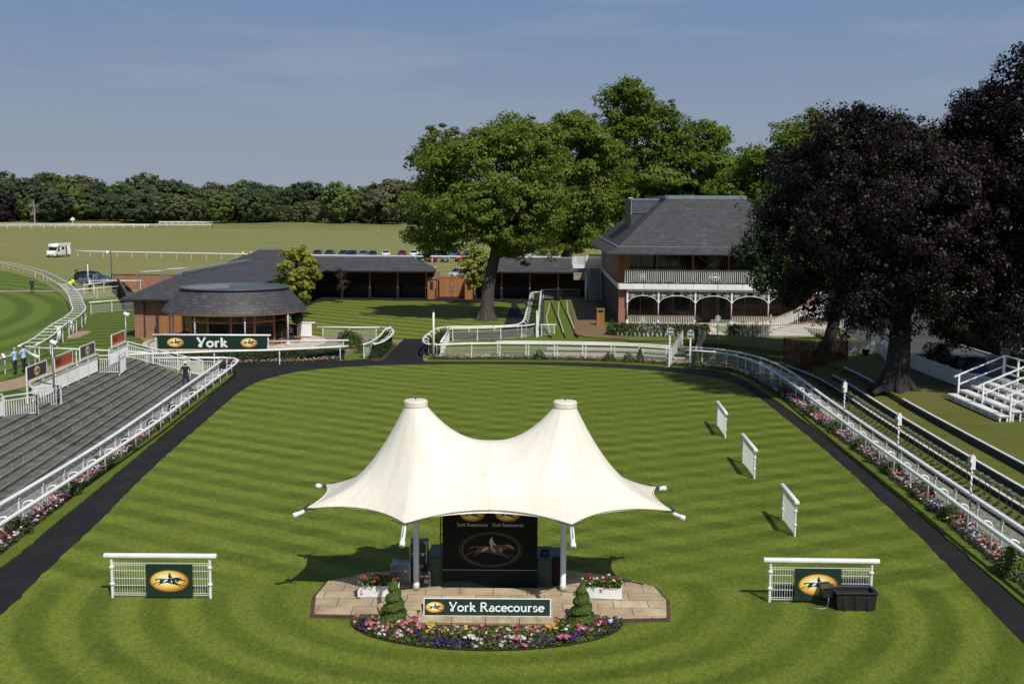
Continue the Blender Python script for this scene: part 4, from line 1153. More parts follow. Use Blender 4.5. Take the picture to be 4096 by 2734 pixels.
# crescent bed in front of the stage
bed_out = lambda u: (CX-.02+3.64*math.cos(PI+PI*u), 29.62+2.13*math.sin(PI+PI*u)*(1-.0*u))
crescent = [bed_out(i/40) for i in range(41)]
inn = [(3.05,29.58),(2.4,29.3),(1.1,28.95),(-2.3,28.95),(-3.4,29.35),(-4.2,29.7)]
mb = MB(); mb.flat([(x,y,.07) for x,y in crescent+inn]); struct('soil', mb, M['soil'])
def in_bed(x, y):
    u = (x-(CX-.02))/3.62
    if abs(u) >= 1: return False
    yo = 29.62-2.1*math.sqrt(1-u*u)
    yi = 28.9 if -2.36 < x < 1.12 else 29.45
    return yo+.01 < y < yi
spots = []; lp = []
while len(lp) < 9000:
    x, y = rngf.uniform(-4.3,3.1), rngf.uniform(27.3,29.6)
    if in_bed(x, y):
        u = (x-CX)/3.62; yo = 29.62-2.1*math.sqrt(max(0,1-u*u))
        hgt = .05+.15*min(1,(y-yo)/.6)*(1 if abs(x-CX) > 1.7 else max(.35,1-max(0,y-28.2)*.8))
        lp.append((x, y, .07+hgt*rngf.random()**.6))
def patchy(x, y, k): return math.sin(x*k+1.3*math.sin(y*k*.7))+math.sin(y*k*1.3-.8*x*k)
n = 0
while n < 330:
    x, y = rngf.uniform(-4.3,3.1), rngf.uniform(27.3,29.6)
    if not in_bed(x, y): continue
    u = (x-CX)/3.62; yo = 29.62-2.1*math.sqrt(max(0,1-u*u)); q = (y-yo)
    if q < .55:
        c = 'purple' if patchy(x,y,2.2) > -.1 or rngf.random() < .35 else rngf.choice(['white','pink','pink','pale'])
    else:
        c = rngf.choice(['pink','pale','white','yellow','pink','rose'] if abs(u) < .55 else ['pink','rose','white','pale'])
        if rngf.random() < .45: continue
    spots.append((x, y, .11+(.13 if abs(x-CX) > 1.7 else .08)*min(1,q/.6)+.04*rngf.random(), c)); n += 1
# bigger pale and pink heads in groups
for gx, gy, c in [(-1.0,27.85,'white'),(-.9,27.8,'white'),(.05,27.85,'white'),(.3,27.8,'white'),(1.35,27.95,'pink'),(1.42,27.9,'pink'),(1.3,27.85,'pink'),(.2,27.75,'pink'),(-2.7,28.75,'pink'),(-2.55,28.9,'pink'),(-3.6,28.7,'pink'),(-3.7,28.75,'pink'),(1.75,28.5,'pink'),(2.5,28.9,'rose'),(2.6,29.0,'white'),(-2.1,28.7,'yellow'),(-2.0,28.75,'yellow'),(1.0,28.65,'yellow'),(1.05,28.6,'yellow'),(1.1,28.7,'yellow')]:
    for k in range(4): spots.append((gx+rngf.normal()*.05, min(gy+rngf.normal()*.04, 28.78) if abs(gx-CX) < 1.7 else gy+rngf.normal()*.04, .25+.06*rngf.random(), c))
flower_mass('flower_bed', spots, np.array(lp), .055, 'crescent bed of purple, pink, white and yellow flowers before the stage', .055, 9, head=.055)
# sign on its stone wall
t = thing('stone_sign_wall', 'low sandstone wall leaning back under the long name board', 'wall', (-.63,29.1,0))
mb = MB(); mb.add([(-2.36,28.92,0),(1.12,28.92,0),(1.12,29.5,0),(-2.36,29.5,0),(-2.36,28.95,.26),(1.12,28.95,.26),(1.12,29.45,.70),(-2.36,29.45,.70)], [(3,2,1,0),(0,1,5,4),(1,2,6,5),(2,3,7,6),(3,0,4,7),(4,5,6,7)]); mb.build('wall_block', M['sandstone'], t)
for k in range(4):
    x0 = -2.40+.885*k
    mb = MB(); mb.add([(x0,28.86,.20),(x0+.87,28.86,.20),(x0+.87,29.12,.36),(x0,29.12,.36),(x0,28.84,.27),(x0+.87,28.84,.27),(x0+.87,29.12,.44),(x0,29.12,.44)], [(3,2,1,0),(0,1,5,4),(1,2,6,5),(2,3,7,6),(3,0,4,7),(4,5,6,7)]); mb.build('coping_stone', M['sandstone'], t)
t = thing('name_board', 'long dark green board with white lettering on the stone wall', 'sign', (-.60,29.10,.60))
mb = MB(); mb.box((0,0,0),(3.30,.03,.44)); mb.build('board', M['green_sign'], t, local=True)
mb = MB()
for s in (-1,1): mb.box((s*1.655,-.003,0),(.022,.04,.47)); mb.box((0,-.003,s*.225),(3.30,.04,.022))
mb.build('frame', M['letter'], t, local=True)
emblem(t, -1.37, -.005, .235, -.017, M['gold'], M['oval'], M['letter_black'], M['letter_black'])
mb = MB(); lettering(mb, 'York Racecourse', .25, -.105, .235, .15, -.019, center=True, width=2.5); mb.build('lettering', M['letter'], t, local=True)
t.rotation_euler = (R(-12),0,0)

# spiral topiaries
M['box_leaf'] = leafmat('box_leaves', (.07,.12,.018), (.17,.235,.045), .25)
M['box_core'] = mat('box_core', (.018,.032,.008), .9)
def spiral(label, x, y):
    t = thing('spiral_topiary', label, 'topiary', (x,y,.08), 0, 'spiral topiaries beside the name board')
    H_ = 1.18; turns = 4.6
    rb = lambda z: .36*(1-z/H_)**.8+.045
    mb = MB(); ng = 90; na = 28; vs_ = []
    C = []; Nn = []
    for i in range(ng+1):
        z = H_*i/ng
        for j in range(na):
            a = 2*PI*j/na
            fr = (turns*(z/H_)**.85-a/(2*PI)) % 1.
            k = .50+.50*math.sqrt(max(0, math.sin(PI*min(1, fr*1.12)))) if fr < .893 else .50
            r = rb(z)*k
            vs_.append((r*math.cos(a)*.93, r*math.sin(a)*.93, z))
            for _ in range(5 if k > .6 else 1):
                rr_ = r*(1+rngf.normal()*.03); C.append((rr_*math.cos(a+rngf.normal()*.08), rr_*math.sin(a+rngf.normal()*.08), z+rngf.normal()*.008))
                Nn.append((math.cos(a), math.sin(a), .35*math.cos(PI*fr)+.3))
    mb.add(vs_, [(i*na+j, i*na+(j+1) % na, (i+1)*na+(j+1) % na, (i+1)*na+j) for i in range(ng) for j in range(na)])
    mb.build('core', M['box_core'], t, True, local=True)
    Nn = np.array(Nn)+rngf.normal(size=(len(Nn),3))*.45
    leaf_object('foliage', np.array(C), Nn, .030*(.7+.6*rngf.random(len(C))), M['box_leaf'], t, None, 1.3, True)
spiral('clipped spiral topiary at the left end of the name board', -3.06, 29.25)
spiral('clipped spiral topiary at the right end of the name board', 1.88, 29.15)
# white flower troughs
def trough(label, x, y, rz, cols):
    t = thing('flower_trough', label, 'planter', (x,y,PZ), rz)
    mb = MB(); w, d, h = 1.15, .34, .36
    for a, b in (((-w/2,-d/2,.05),(w/2,-d/2+.03,h)),((-w/2,d/2-.03,.05),(w/2,d/2,h)),((-w/2,-d/2+.031,.05),(-w/2+.03,d/2-.031,h)),((w/2-.03,-d/2+.031,.05),(w/2,d/2-.031,h))): mb.bx(a, b)
    mb.box((0,0,.03),(w*.9,d*.8,.06)); mb.build('box', M['white'], t, local=True)
    mb = MB(); mb.box((0,0,h-.04),(w-.07,d-.07,.02)); mb.build('compost', M['soil'], t, local=True)
    lp_ = np.stack([rngf.uniform(-.56,.56,900), rngf.normal(size=900)*.12, h+.02+.20*rngf.random(900)], 1)
    sp = [(rngf.uniform(-.54,.54), rngf.normal()*.12, h+.12+.14*rngf.random(), rngf.choice(cols)) for _ in range(30)]
    keys = ['bed_leaf','bed_leaf2']+['fl_'+k for k in FL]
    f = flower_mass('flowers', sp, lp_, .06, None, .045, 9, None, None, .04)
    adopt(f, t)
trough('white trough of dark red flowers in the shade at the left of the stage', -3.68, 31.15, R(3), ['red','red','rose','pink'])
trough('white trough of red and white flowers in sun at the right of the stage', 2.55, 31.15, R(-6), ['red','red','white','rose','white'])
# black water trough and loose bits at the right panel
t = thing('water_trough', 'black plastic water trough in front of the right-hand panel', 'trough', (9.52,30.85,Z['lawn']))
mb = MB(); w, d, h = 1.12, .62, .52
mb.add([(-w/2*.93,-d/2*.9,0),(w/2*.93,-d/2*.9,0),(w/2*.93,d/2*.9,0),(-w/2*.93,d/2*.9,0),(-w/2,-d/2,h),(w/2,-d/2,h),(w/2,d/2,h),(-w/2,d/2,h),
        (-w/2+.05,-d/2+.05,h),(w/2-.05,-d/2+.05,h),(w/2-.05,d/2-.05,h),(-w/2+.05,d/2-.05,h),(-w/2+.09,-d/2+.09,.1),(w/2-.09,-d/2+.09,.1),(w/2-.09,d/2-.09,.1),(-w/2+.09,d/2-.09,.1)],
       [(3,2,1,0),(0,1,5,4),(1,2,6,5),(2,3,7,6),(3,0,4,7),(4,5,9,8),(5,6,10,9),(6,7,11,10),(7,4,8,11),(8,9,13,12),(9,10,14,13),(10,11,15,14),(11,8,12,15),(12,13,14,15)])
for x in (-.33,0,.33): mb.box((x,-d/2*.92-.012,.2),(.10,.05,.40))
mb.build('tank', M['black'], t, local=True, bevel=.012)
mb = MB()
for s in (-1,1): mb.box((0,s*(d/2+.012),h-.02),(w+.06,.05,.05)); mb.box((s*(w/2+.012),0,h-.02),(.05,d-.03,.05))
mb.build('rim', M['black'], t, local=True, bevel=.012)
mb = MB(); mb.add([(-w/2+.07,-d/2+.07,h-.12),(w/2-.07,-d/2+.07,h-.12),(w/2-.07,d/2-.07,h-.12),(-w/2+.07,d/2-.07,h-.12)], [(0,1,2,3)]); mb.build('water', mat('dark_water', (.01,.012,.013), .05), t, local=True)
mb = MB(); mb.box((-.72,.12,.42),(.30,.42,.26)); vb = mb.build('valve_box', M['black'], t, local=True, bevel=.015)
mb = MB(); mb.box((-.74,.12,.575),(.36,.48,.045), 0, 0, ('Y', R(-6))); mb.build('lid', M['black'], vb, local=True, bevel=.01)
t = thing('hose', 'grey hose curling from the water trough valve on the grass', 'hose', (8.75,30.75,Z['lawn']))
mb = MB(); mb.tube(smooth_path([(.05,.0,.30),(.02,-.02,.08),(-.05,-.06,.02),(-.25,-.08,.02),(-.42,-.02,.02),(-.5,.08,.02)], .06), .014, 6); mb.build('tube', M['grey'], t, True, local=True)
t = thing('water_trough', 'second black trough lying behind the right-hand panel', 'trough', (9.62,31.75,Z['lawn']))
mb = MB(); mb.bx((-.55,-.28,.0),(.55,.28,.40)); mb.build('tank', M['black'], t, local=True, bevel=.04)
mb = MB()
for s in (-1,1): mb.box((0,s*.28,.41),(1.16,.05,.05)); mb.box((s*.56,0,.41),(.05,.5,.05))
mb.build('rim', M['black'], t, local=True, bevel=.01)
for x, lab in ((7.66,'left'),(7.98,'right')):
    t = thing('black_bucket', 'ribbed black bucket behind the right-hand panel, %s one of the pair' % lab, 'bucket', (x,31.6,Z['lawn']))
    mb = MB(); mb.lathe([(.12,0),(.15,.30),(.165,.30),(.165,.33),(.145,.33),(.12,.05),(0,.05)], (0,0,0), 16); mb.build('pail', M['black'], t, True, local=True)
    mb = MB(); mb.tube([(.155*math.cos(a), .03, .31+.10*math.sin(a)) for a in np.linspace(0,PI,10)], .006, 5); mb.build('handle', M['steel'], t, local=True)
# ------------------------------------------------------------------ roofs
def roof_obj(name, faces, m, parent, local=True, thick=0.):
    """faces: lists of 3-D points; every face gets slate coordinates running along the eaves"""
    mb = MB()
    for f in faces: mb.add(f, [tuple(range(len(f)))])
    o = mb.build(name, m, parent, local=local)
    me = o.data
    uv = me.uv_layers.new(name='UVMap')
    for pg in me.polygons:
        n = pg.normal
        if n.z < 0: n = -n
        h = Vector((-n.y, n.x, 0))
        h = h.normalized() if h.length > 1e-4 else Vector((1,0,0))
        u = n.cross(h)
        for li in pg.loop_indices:
            c = me.vertices[me.loops[li].vertex_index].co
            uv.data[li].uv = (c.dot(h), c.dot(u))
    return o
def up(faces):
    """orient faces upwards"""
    out = []
    for f in faces:
        n = (Vector(f[1])-Vector(f[0])).cross(Vector(f[2])-Vector(f[0]))
        out.append(f if n.z >= 0 else f[::-1])
    return out

# ------------------------------------------------------------------ two-storey pavilion
pv = thing('pavilion', 'two-storey brick and timber pavilion with white lacework verandah and slate roof', 'pavilion', (9.4,101.25,.79), R(-1.4))
XW, DEP = 16.75, 33.
cols = [.74,3.47,6.70,9.88,13.1,16.25]
# brick
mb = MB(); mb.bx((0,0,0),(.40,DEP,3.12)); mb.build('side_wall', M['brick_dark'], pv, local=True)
mb = MB(); mb.bx((-.004,-.005,0),(.62,.42,3.12)); mb.build('brick_pier', M['brick'], pv, local=True)
mb = MB(); mb.bx((XW-.3,-.005,0),(XW+.45,1.2,3.12)); mb.build('brick_pier', M['brick'], pv, local=True)
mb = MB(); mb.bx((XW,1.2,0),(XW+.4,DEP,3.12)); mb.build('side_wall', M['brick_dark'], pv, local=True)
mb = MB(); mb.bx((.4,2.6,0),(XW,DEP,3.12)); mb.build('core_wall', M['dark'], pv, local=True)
mb = MB(); mb.bx((.02,-.52,3.16),(XW+.45,2.6,3.30)); mb.build('balcony_slab', M['white'], pv, local=True)
mb = MB(); mb.bx((.4,0,3.02),(XW,2.6,3.155)); mb.build('soffit', M['cream'], pv, local=True)
frame_m = mat('bronze_window_frame', (.12,.085,.05), .4, var=.1)
# ground floor windows
def mural_fn(t, b):
    p = t.pos(); x, y, z = t.xyz(p)
    n = t.noise(t.scale(p, (1,1,1.6)), 9., 4, .8, True)
    nf = t.noise(p, 13, 3, .8)
    crowd = t.mix(t.mapr(nf, .45, .62), (.020,.014,.012), (.13,.075,.06))
    band = t.math('LESS_THAN', t.math('FRACT', t.math('ADD', t.math('MULTIPLY', z, 4.), t.math('MULTIPLY', x, .12))), .3)
    stand = t.mix(t.math('MULTIPLY', band, .8), (.012,.012,.013), (.06,.058,.055))
    c = t.mix(t.math('GREATER_THAN', z, 1.72), crowd, stand)
    hn = t.noise(t.scale(p, (1.1,1,2.2)), 2.6, 3, .6)
    c = t.mix(t.math('MULTIPLY', t.math('LESS_THAN', z, 1.25), t.mapr(hn, .42, .5, .7, 1)), c, (.02,.018,.013))
    t.put(b.inputs['Base Color'], c)
M['mural'] = mat('racing_photograph_mural', (.05,.04,.04), .15, fn=mural_fn)
GY = 2.45
def window(x0, x1, z0, z1, y, n, glass, name='window', cross=None):
    mb = MB(); fw = .07
    for i in range(n+1):
        x = x0+(x1-x0)*i/n; mb.bx((max(x0,x-fw/2),y-.05,z0+fw),(min(x1,x+fw/2),y+.05,z1-fw))
    mb.bx((x0,y-.052,z0),(x1,y+.05,z0+fw)); mb.bx((x0,y-.052,z1-fw),(x1,y+.05,z1))
    f = mb.build(name, frame_m, pv, local=True)
    for i in range(n):
        a = x0+(x1-x0)*i/n+fw/2; b = x0+(x1-x0)*(i+1)/n-fw/2
        mb = MB(); mb.add([(a,y,z0+fw),(b,y,z0+fw),(b,y,z1-fw),(a,y,z1-fw)], [(0,1,2,3)]); mb.build('pane', glass, f, local=True)
    return f
for i in range(5):
    a, b = cols[i]+.05, cols[i+1]-.05
    if i == 2:
        window(a, a+1.0, .05, 2.75, GY, 1, M['glass']); window(b-.95, b, .05, 2.75, GY, 1, M['glass'])
        mb = MB(); mb.bx((a+1.02,GY+.05,.03),(b-.97,GY+.1,2.75)); mb.build('doorway', M['black'], pv, local=True)
        mb = MB(); mb.bar((b-1.0,GY-.05,1.35),(b-.80,GY-.95,1.35),.05,2.6); d = mb.build('door', frame_m, pv, local=True)
        mb = MB(); mb.bar((b-.83,GY-.7,.9),(b-.83,GY-.7,1.6),.03,.03); mb.build('handle', M['steel'], d, local=True)
        mb = MB(); mb.bx((a+.3,1.9,.0),(b-.3,2.3,.015)); mb.build('doormat', M['black'], pv, local=True)
    else: window(a, b, .05, 2.75, GY, 2, M['mural'] if i >= 3 else M['glass'])
mb = MB(); mb.bx((.62,GY-.06,2.76),(XW,GY+.06,3.02)); mb.build('transom_board', M['dark'], pv, local=True)
# rose: five outer petals, inner ring, centre - as thin bars
def rose(mb, cx, cz, r, y, w=.022, squash=1.):
    def loop(pts): 
        for p, q in zip(pts, pts[1:]+pts[:1]): mb.bar((p[0],y,p[1]),(q[0],y,q[1]),.02,w,up=(0,1,0))
    for k in range(5):
        a = PI/2+2*PI*k/5
        loop([(cx+r*(.66*math.cos(a)+.36*math.cos(b)), cz+squash*r*(.66*math.sin(a)+.36*math.sin(b))) for b in np.linspace(0,2*PI,9)[:-1]])
    loop([(cx+r*.42*math.cos(b), cz+squash*r*.42*math.sin(b)) for b in np.linspace(0,2*PI,10)[:-1]])
    loop([(cx+r*.17*math.cos(b), cz+squash*r*.17*math.sin(b)) for b in np.linspace(0,2*PI,7)[:-1]])
VY = -.25
for i, x in enumerate(cols):
    mb = MB(); mb.box((x,VY,.20),(.19,.19,.42)); mb.tube([(x,VY,.4),(x,VY,2.0)],.045,8); mb.box((x,VY,2.55),(.16,.16,1.20)); mb.box((x,VY,1.97),(.2,.2,.05))
    c = mb.build('column', M['white'], pv, local=True)
    mb = MB(); mb.tube([(0,0,0),(0,0,1.52)], .052, 10); s_ = mb.build('spiral_shaft', M['barber'], c, True, local=True); s_.location = (x,VY,.44)
for i in range(5):
    a, b = cols[i]+.08, cols[i+1]-.08; w = b-a
    mb = MB()
    zt, zs = 2.92, 2.02
    mb.bx((a,VY-.03,zt),(b,VY+.03,3.10))
    # arch rib
    pts = []
    for k in range(17):
        u = k/16; pts.append((a+w*u, VY, zs+.56*math.sin(PI*u)**.55))
    for p, q in zip(pts[:-1], pts[1:]): mb.bar(p, q, .05, .042, up=(0,1,0))
    sp = mb.build('arched_spandrel', M['white'], pv, local=True)
    mb = MB()
    rose(mb, a+.33, 2.62, .27, VY); rose(mb, b-.33, 2.62, .27, VY)
    nmid = 1 if w < 2.8 else 2
    for k in range(nmid):
        u = .5 if nmid == 1 else (.37 if k == 0 else .63)
        rose(mb, a+w*u, 2.74, .17, VY, .018)
    for s in (-1, 1):                              # curling stems
        x0 = a+.6 if s == 1 else b-.6
        st = [(x0+s*.0, 2.55), (x0+s*.10,2.72),(x0+s*.24,2.82),(x0+s*.38,2.74)]
        for p, q in zip(st[:-1], st[1:]): mb.bar((p[0],VY,p[1]),(q[0],VY,q[1]),.02,.02,up=(0,1,0))
        mb.box((x0+s*.12,VY,2.84),(.06,.02,.05)); mb.box((x0+s*.30,VY,2.67),(.06,.02,.05))
    mb.build('rose_tracery', M['white'], sp, local=True)
def railing(name, a, b, z0, h, y, parent, emblem_at=None, step=.15, wood=True):
    """vertical white bars under a timber rail, from point a to point b (x,y)"""
    a = Vector((*a, 0)); b = Vector((*b, 0)); L = (b-a).length; n = int(L/step)
    mb = MB()
    for k in range(n+1):
        p = a.lerp(b, k/n); mb.bar((p.x,p.y,z0+.04),(p.x,p.y,z0+h-.05),.044,.03,up=(0,1,0))
    mb.bar((a.x,a.y,z0+.05),(b.x,b.y,z0+.05),.04,.03); mb.bar((a.x,a.y,z0+h-.065),(b.x,b.y,z0+h-.065),.04,.03)
    o = mb.build(name, M['white'], parent, local=True)
    if wood:
        mb = MB(); mb.bar((a.x,a.y,z0+h-.02),(b.x,b.y,z0+h-.02),.10,.055); mb.build('handrail', M['oak'], o, local=True)
    return o
for i in (0,1,3,4):
    r_ = railing('verandah_railing', (cols[i]+.1,VY), (cols[i+1]-.1,VY), 0, .82, 0, pv)
    if i in (0,4):
        mb = MB(); rose(mb, (cols[i]+cols[i+1])/2, .42, .34, VY-.04, .03); mb.build('rose_medallion', M['white'], r_, local=True)
# balcony fascia, planted edge, railing
nb = 8
for k in range(nb):
    a = -.02+(XW+.45)*k/nb; b = -.02+(XW+.45)*(k+1)/nb-.03
    mb = MB(); mb.bx((a,-.60,3.13),(b,-.53,3.62)); mb.bx((a+.05,-.615,3.18),(b-.05,-.602,3.57)); mb.build('fascia_panel', M['white'], pv, local=True)
mb = MB(); mb.bx((0,-.525,3.305),(XW+.4,-.2,3.58)); mb.build('balcony_trough', M['soil'], pv, local=True)
side = [(-.05,-.6),(-.05,DEP-4.)]
mb = MB()
for k in range(7):
    y0 = -.52+4.2*k; mb.bx((-.10,y0,3.13),(-.03,y0+4.16,3.60))
mb.build('side_fascia', M['white'], pv, local=True)
rb = railing('balcony_railing', (.55,-.12), (XW+.4,-.12), 3.62, 1.22, 0, pv, step=.165)
mb = MB(); rose(mb, 2.05, 4.2, .33, -.17, .03); rose(mb, 12.5, 4.2, .33, -.17, .03); mb.build('rose_medallion', M['white'], rb, local=True)
mb = MB()
E_ = [(8.35+.44*math.cos(a), 4.22+.29*math.sin(a)) for a in np.linspace(0,2*PI,22)]
for p, q in zip(E_[:-1], E_[1:]): mb.bar((p[0],-.17,p[1]),(q[0],-.17,q[1]),.03,.04,up=(0,1,0))
k = .40/255
for P_ in (_H, _J): mb.add([(8.35+(px-1200)*k, -.18, 4.22-(pz-448)*k) for px, pz in P_], [tuple(range(len(P_)))])
mb.build('horse_medallion', M['white'], rb, local=True)
railing('balcony_return', (.55,-.12), (.55,1.3), 3.62, 1.22, 0, pv)
spots, lp = [], []
for k in range(int(XW/.11)):
    x = .3+k*.11; c = rngf.choice(['yellow','yellow','rose','red','white','pink'])
    for _ in range(14): lp.append((x+rngf.normal()*.06, -.40+rngf.normal()*.06, 3.60+.14*rngf.random()))
    if rngf.random() < .55: spots.append((x, -.43+rngf.normal()*.05, 3.72+.06*rngf.random(), c))
fl = flower_mass('balcony_flowers', spots, np.array(lp), .10, None, .06, 6, None, None, .06); adopt(fl, pv)
# upper floor
UY = 2.5
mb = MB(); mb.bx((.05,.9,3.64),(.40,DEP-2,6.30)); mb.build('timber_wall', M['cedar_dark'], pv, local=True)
mb = MB(); mb.bx((.40,.9,3.64),(.95,1.1,6.30)); mb.build('timber_return', M['cedar'], pv, local=True)
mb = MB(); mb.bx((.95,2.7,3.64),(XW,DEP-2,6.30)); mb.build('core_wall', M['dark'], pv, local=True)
mb = MB(); mb.bx((0,-.2,3.33),(XW+.3,2.65,3.63)); mb.build('balcony_floor', M['greywood'], pv, local=True)
px = [.35,3.42,6.62,9.80,13.0,16.2]
for i, x in enumerate(px):
    mb = MB(); mb.bx((x-.08,1.25,3.635),(x+.08,1.45,6.34)); mb.build('timber_post', M['cedar'], pv, local=True)
for i in range(5):
    a = max(px[i]+.09,.98); b = px[i+1]-.09
    window(a, b, 3.66, 6.30, UY, 3 if i in (1,3) else 2, M['glass'])
mb = MB()
for p, q in (((6.75,4.1),(9.7,6.25)),((6.75,6.25),(9.7,4.1))): mb.bar((p[0],1.35,p[1]),(q[0],1.35,q[1]),.03,.03,up=(0,1,0))
mb.lathe([(.10,-.02),(.12,0),(.10,.02)], (8.22,1.35,5.17), 12); mb.build('cross_brace', M['steel'], pv, local=True)
mb = MB(); mb.bx((-.2,.2,6.30),(XW+.6,DEP-1,6.36)); mb.build('eaves_soffit', M['oak'], pv, local=True)
# hipped roof with a flared foot
E0 = [(-1.15,-1.2,6.28),(XW+1.3,-1.2,6.28),(XW+1.3,DEP+.5,6.28),(-1.15,DEP+.5,6.28)]
E1 = [(-.15,-.10,6.80),(XW+.3,-.10,6.80),(XW+.3,DEP-.6,6.80),(-.15,DEP-.6,6.80)]
T1 = [(4.75,6.3,11.12),(XW-4.85,6.3,11.12),(XW-4.85,DEP-7,11.12),(4.75,DEP-7,11.12)]
F = []
for i in range(4): j = (i+1) % 4; F += [[E0[i],E0[j],E1[j],E1[i]], [E1[i],E1[j],T1[j],T1[i]]]
F.append([T1[0],T1[1],T1[2],T1[3]])
rf = roof_obj('roof', up(F), M['slate'], pv)
mb = MB(); q = [Vector(p) for p in E1]
for i in range(4): mb.bar(q[i]+Vector((0,0,.03)), q[(i+1) % 4]+Vector((0,0,.03)), .16, .07)
mb.build('flashing', M['lead'], rf, local=True)
mb = MB(); q = [Vector(p) for p in T1]
for i in range(4): mb.bar(q[i]+Vector((0,0,.10)), q[(i+1) % 4]+Vector((0,0,.10)), .35, .34)
mb.build('ridge_kerb', M['lead'], rf, local=True)
mb = MB(); q = [Vector(p) for p in E0]
for i in range(4): mb.bar(q[i]+Vector((0,0,-.06)), q[(i+1) % 4]+Vector((0,0,-.06)), .10, .10)
mb.build('gutter', M['dark'], rf, local=True)
pb = MB(); pb.bx((1.75,10.6,8.3),(5.6,19,11.0)); px_ = pb.build('plant_screen', mat('dark_cladding', (.05,.058,.06), .5), pv, local=True)
mb = MB()
for k in range(11): mb.box((3.68,10.56,9.75+.11*k),(3.5,.09,.05), 0, 0, ('X', R(25)))
mb.bx((1.7,10.5,10.95),(5.7,19.1,11.12)); mb.bx((1.72,10.52,9.55),(1.85,10.6,10.95)); mb.build('louvres', M['lead'], px_, local=True)
mb = MB(); mb.bx((1.5,10.45,11.12),(1.9,10.9,11.2)); mb.bx((4.9,11,11.12),(5.4,11.4,11.3)); mb.build('roof_vents', M['white2'], px_, local=True)
# outside stair and landing at the left rear corner
stair = MB(); stair.bx((-3.4,24.6,3.62),(-.12,27.6,3.84)); sp_ = stair.build('stair_landing', M['white2'], pv, local=True)
mb = MB(); mb.tube([(-1.85,25.4,0),(-1.85,25.4,3.62)], .17, 14); mb.build('landing_column', M['white2'], sp_, True, local=True)
for a, b in (((-3.4,24.65),(-.15,24.65)),((-3.4,24.65),(-3.4,27.6)),((-3.4,27.6),(-.15,27.6))): railing('landing_railing', a, b, 3.84, 1.2, 0, sp_, step=.13)
mb = MB(); mb.bx((-1.95,24.55,3.84),(-1.72,24.72,5.04)); mb.build('landing_post', M['white'], sp_, local=True)
mb = MB()
for k in range(15): mb.bx((-1.45,25.6+.0*k+.22*k,.10+.235*k),(-.2,25.9+.22*k,.15+.235*k))
mb.build('stair_treads', M['white2'], sp_, local=True)
mb = MB(); mb.bar((-1.48,25.5,.1),(-1.48,28.9,3.6),.05,.22); mb.bar((-.18,25.5,.1),(-.18,28.9,3.6),.05,.22); mb.build('stair_stringer', M['white2'], sp_, local=True)
mb = MB()
for k in range(9): mb.bx((-3.3,25.0,2.35+.14*k),(-1.95,25.06,2.40+.14*k))
mb.build('slatted_screen', M['cream'], sp_, local=True)
mb = MB(); mb.bx((-1.5,28.9,.0),(-.16,29.0,3.4)); mb.build('screen_bars', M['grey'], sp_, local=True)
# curved front steps on the right with white railing
t = thing('entrance_railing', 'white railing with timber top curving down the steps right of the pavilion', 'railing', (22.4,95,.79))
path_ = smooth_path([(18.4,-1.5),(20.2,-2.6),(22.4,-2.0),(24.6,-.2),(26.2,2.4)], .5)
P0 = smooth_path([(16.6,95.6),(19.8,95.2),(21.6,95.9),(23.8,97.8),(25.4,100.2)], .6)
mb = MB()
for p, tg in resample(P0, .13):
    zz = .8+max(0,(p.x-21.4))*.24; mb.bar((p.x,p.y,zz),(p.x,p.y,zz+.92),.03,.03,up=(0,1,0))
mb.build('bars', M['white'], t)
mb = MB(); mb.tube([(p.x,p.y,.8+max(0,(p.x-21.4))*.24+.95) for p in P0], .045, 6); mb.build('handrail', M['oak'], t)
mb = MB(); rose(mb, 21.9, 1.35, .33, 95.9, .03); mb.build('rose_medallion', M['white'], t)
mb = MB(); mb.bar((25.45,100.2,2.2),(26.9,99.1,2.2),.05,1.25); mb.build('end_panel', M['white'], t)
t = thing('ramp_railing', 'long low ramp railing of grey-white bars in front of the pavilion steps', 'railing', (18.9,90,.79))
P0 = smooth_path([(17.9,89.9),(21,91.3),(24.2,92.4),(27.4,94.2)], .8)
mb = MB()
for p, tg in resample(P0, .16): mb.bar((p.x,p.y,.8),(p.x,p.y,1.72+.02*(p.x-18)),.028,.028,up=(0,1,0))
mb.build('bars', M['white'], t)
mb = MB(); mb.tube([(p.x,p.y,1.74+.02*(p.x-18)) for p in P0], .04, 6); mb.build('handrail', M['oak'], t)
for k in range(4):
    t = thing('entrance_step', 'pale stone entrance step right of the pavilion, %s from the bottom' % ['first','second','third','fourth'][k], 'step', (23.5+.9*k,96+.3*k,.79), R(38), 'pale steps beside the pavilion')
    mb = MB(); mb.box((0,0,.06+.11*k),(1.1,4.2,.14)); mb.build('tread', M['pale_paving'], t, local=True); mb = MB(); mb.box((-.56,0,.05+.11*k),(.03,4.2,.15)); mb.build('nosing', M['kerb_white'], t, local=True)
# timber litter bin by the path
t = thing('litter_bin', 'tall cedar-clad litter bin on the brown path beside the pavilion', 'bin', (7.72,100.2,.80))
mb = MB(); mb.bx((-.33,-.3,0),(.33,.3,1.12)); mb.bx((-.33,-.3,1.32),(.33,.3,1.42)); mb.bx((-.33,-.3,1.12),(-.24,.3,1.32)); mb.bx((.24,-.3,1.12),(.33,.3,1.32)); mb.build('casing', M['cedar'], t, local=True)
mb = MB(); mb.bx((-.24,-.2,1.12),(.24,.28,1.32)); mb.build('opening', M['black'], t, local=True)
mb = MB(); mb.bx((-.36,-.33,1.42),(.36,.33,1.46)); mb.build('lid', M['lead'], t, local=True)

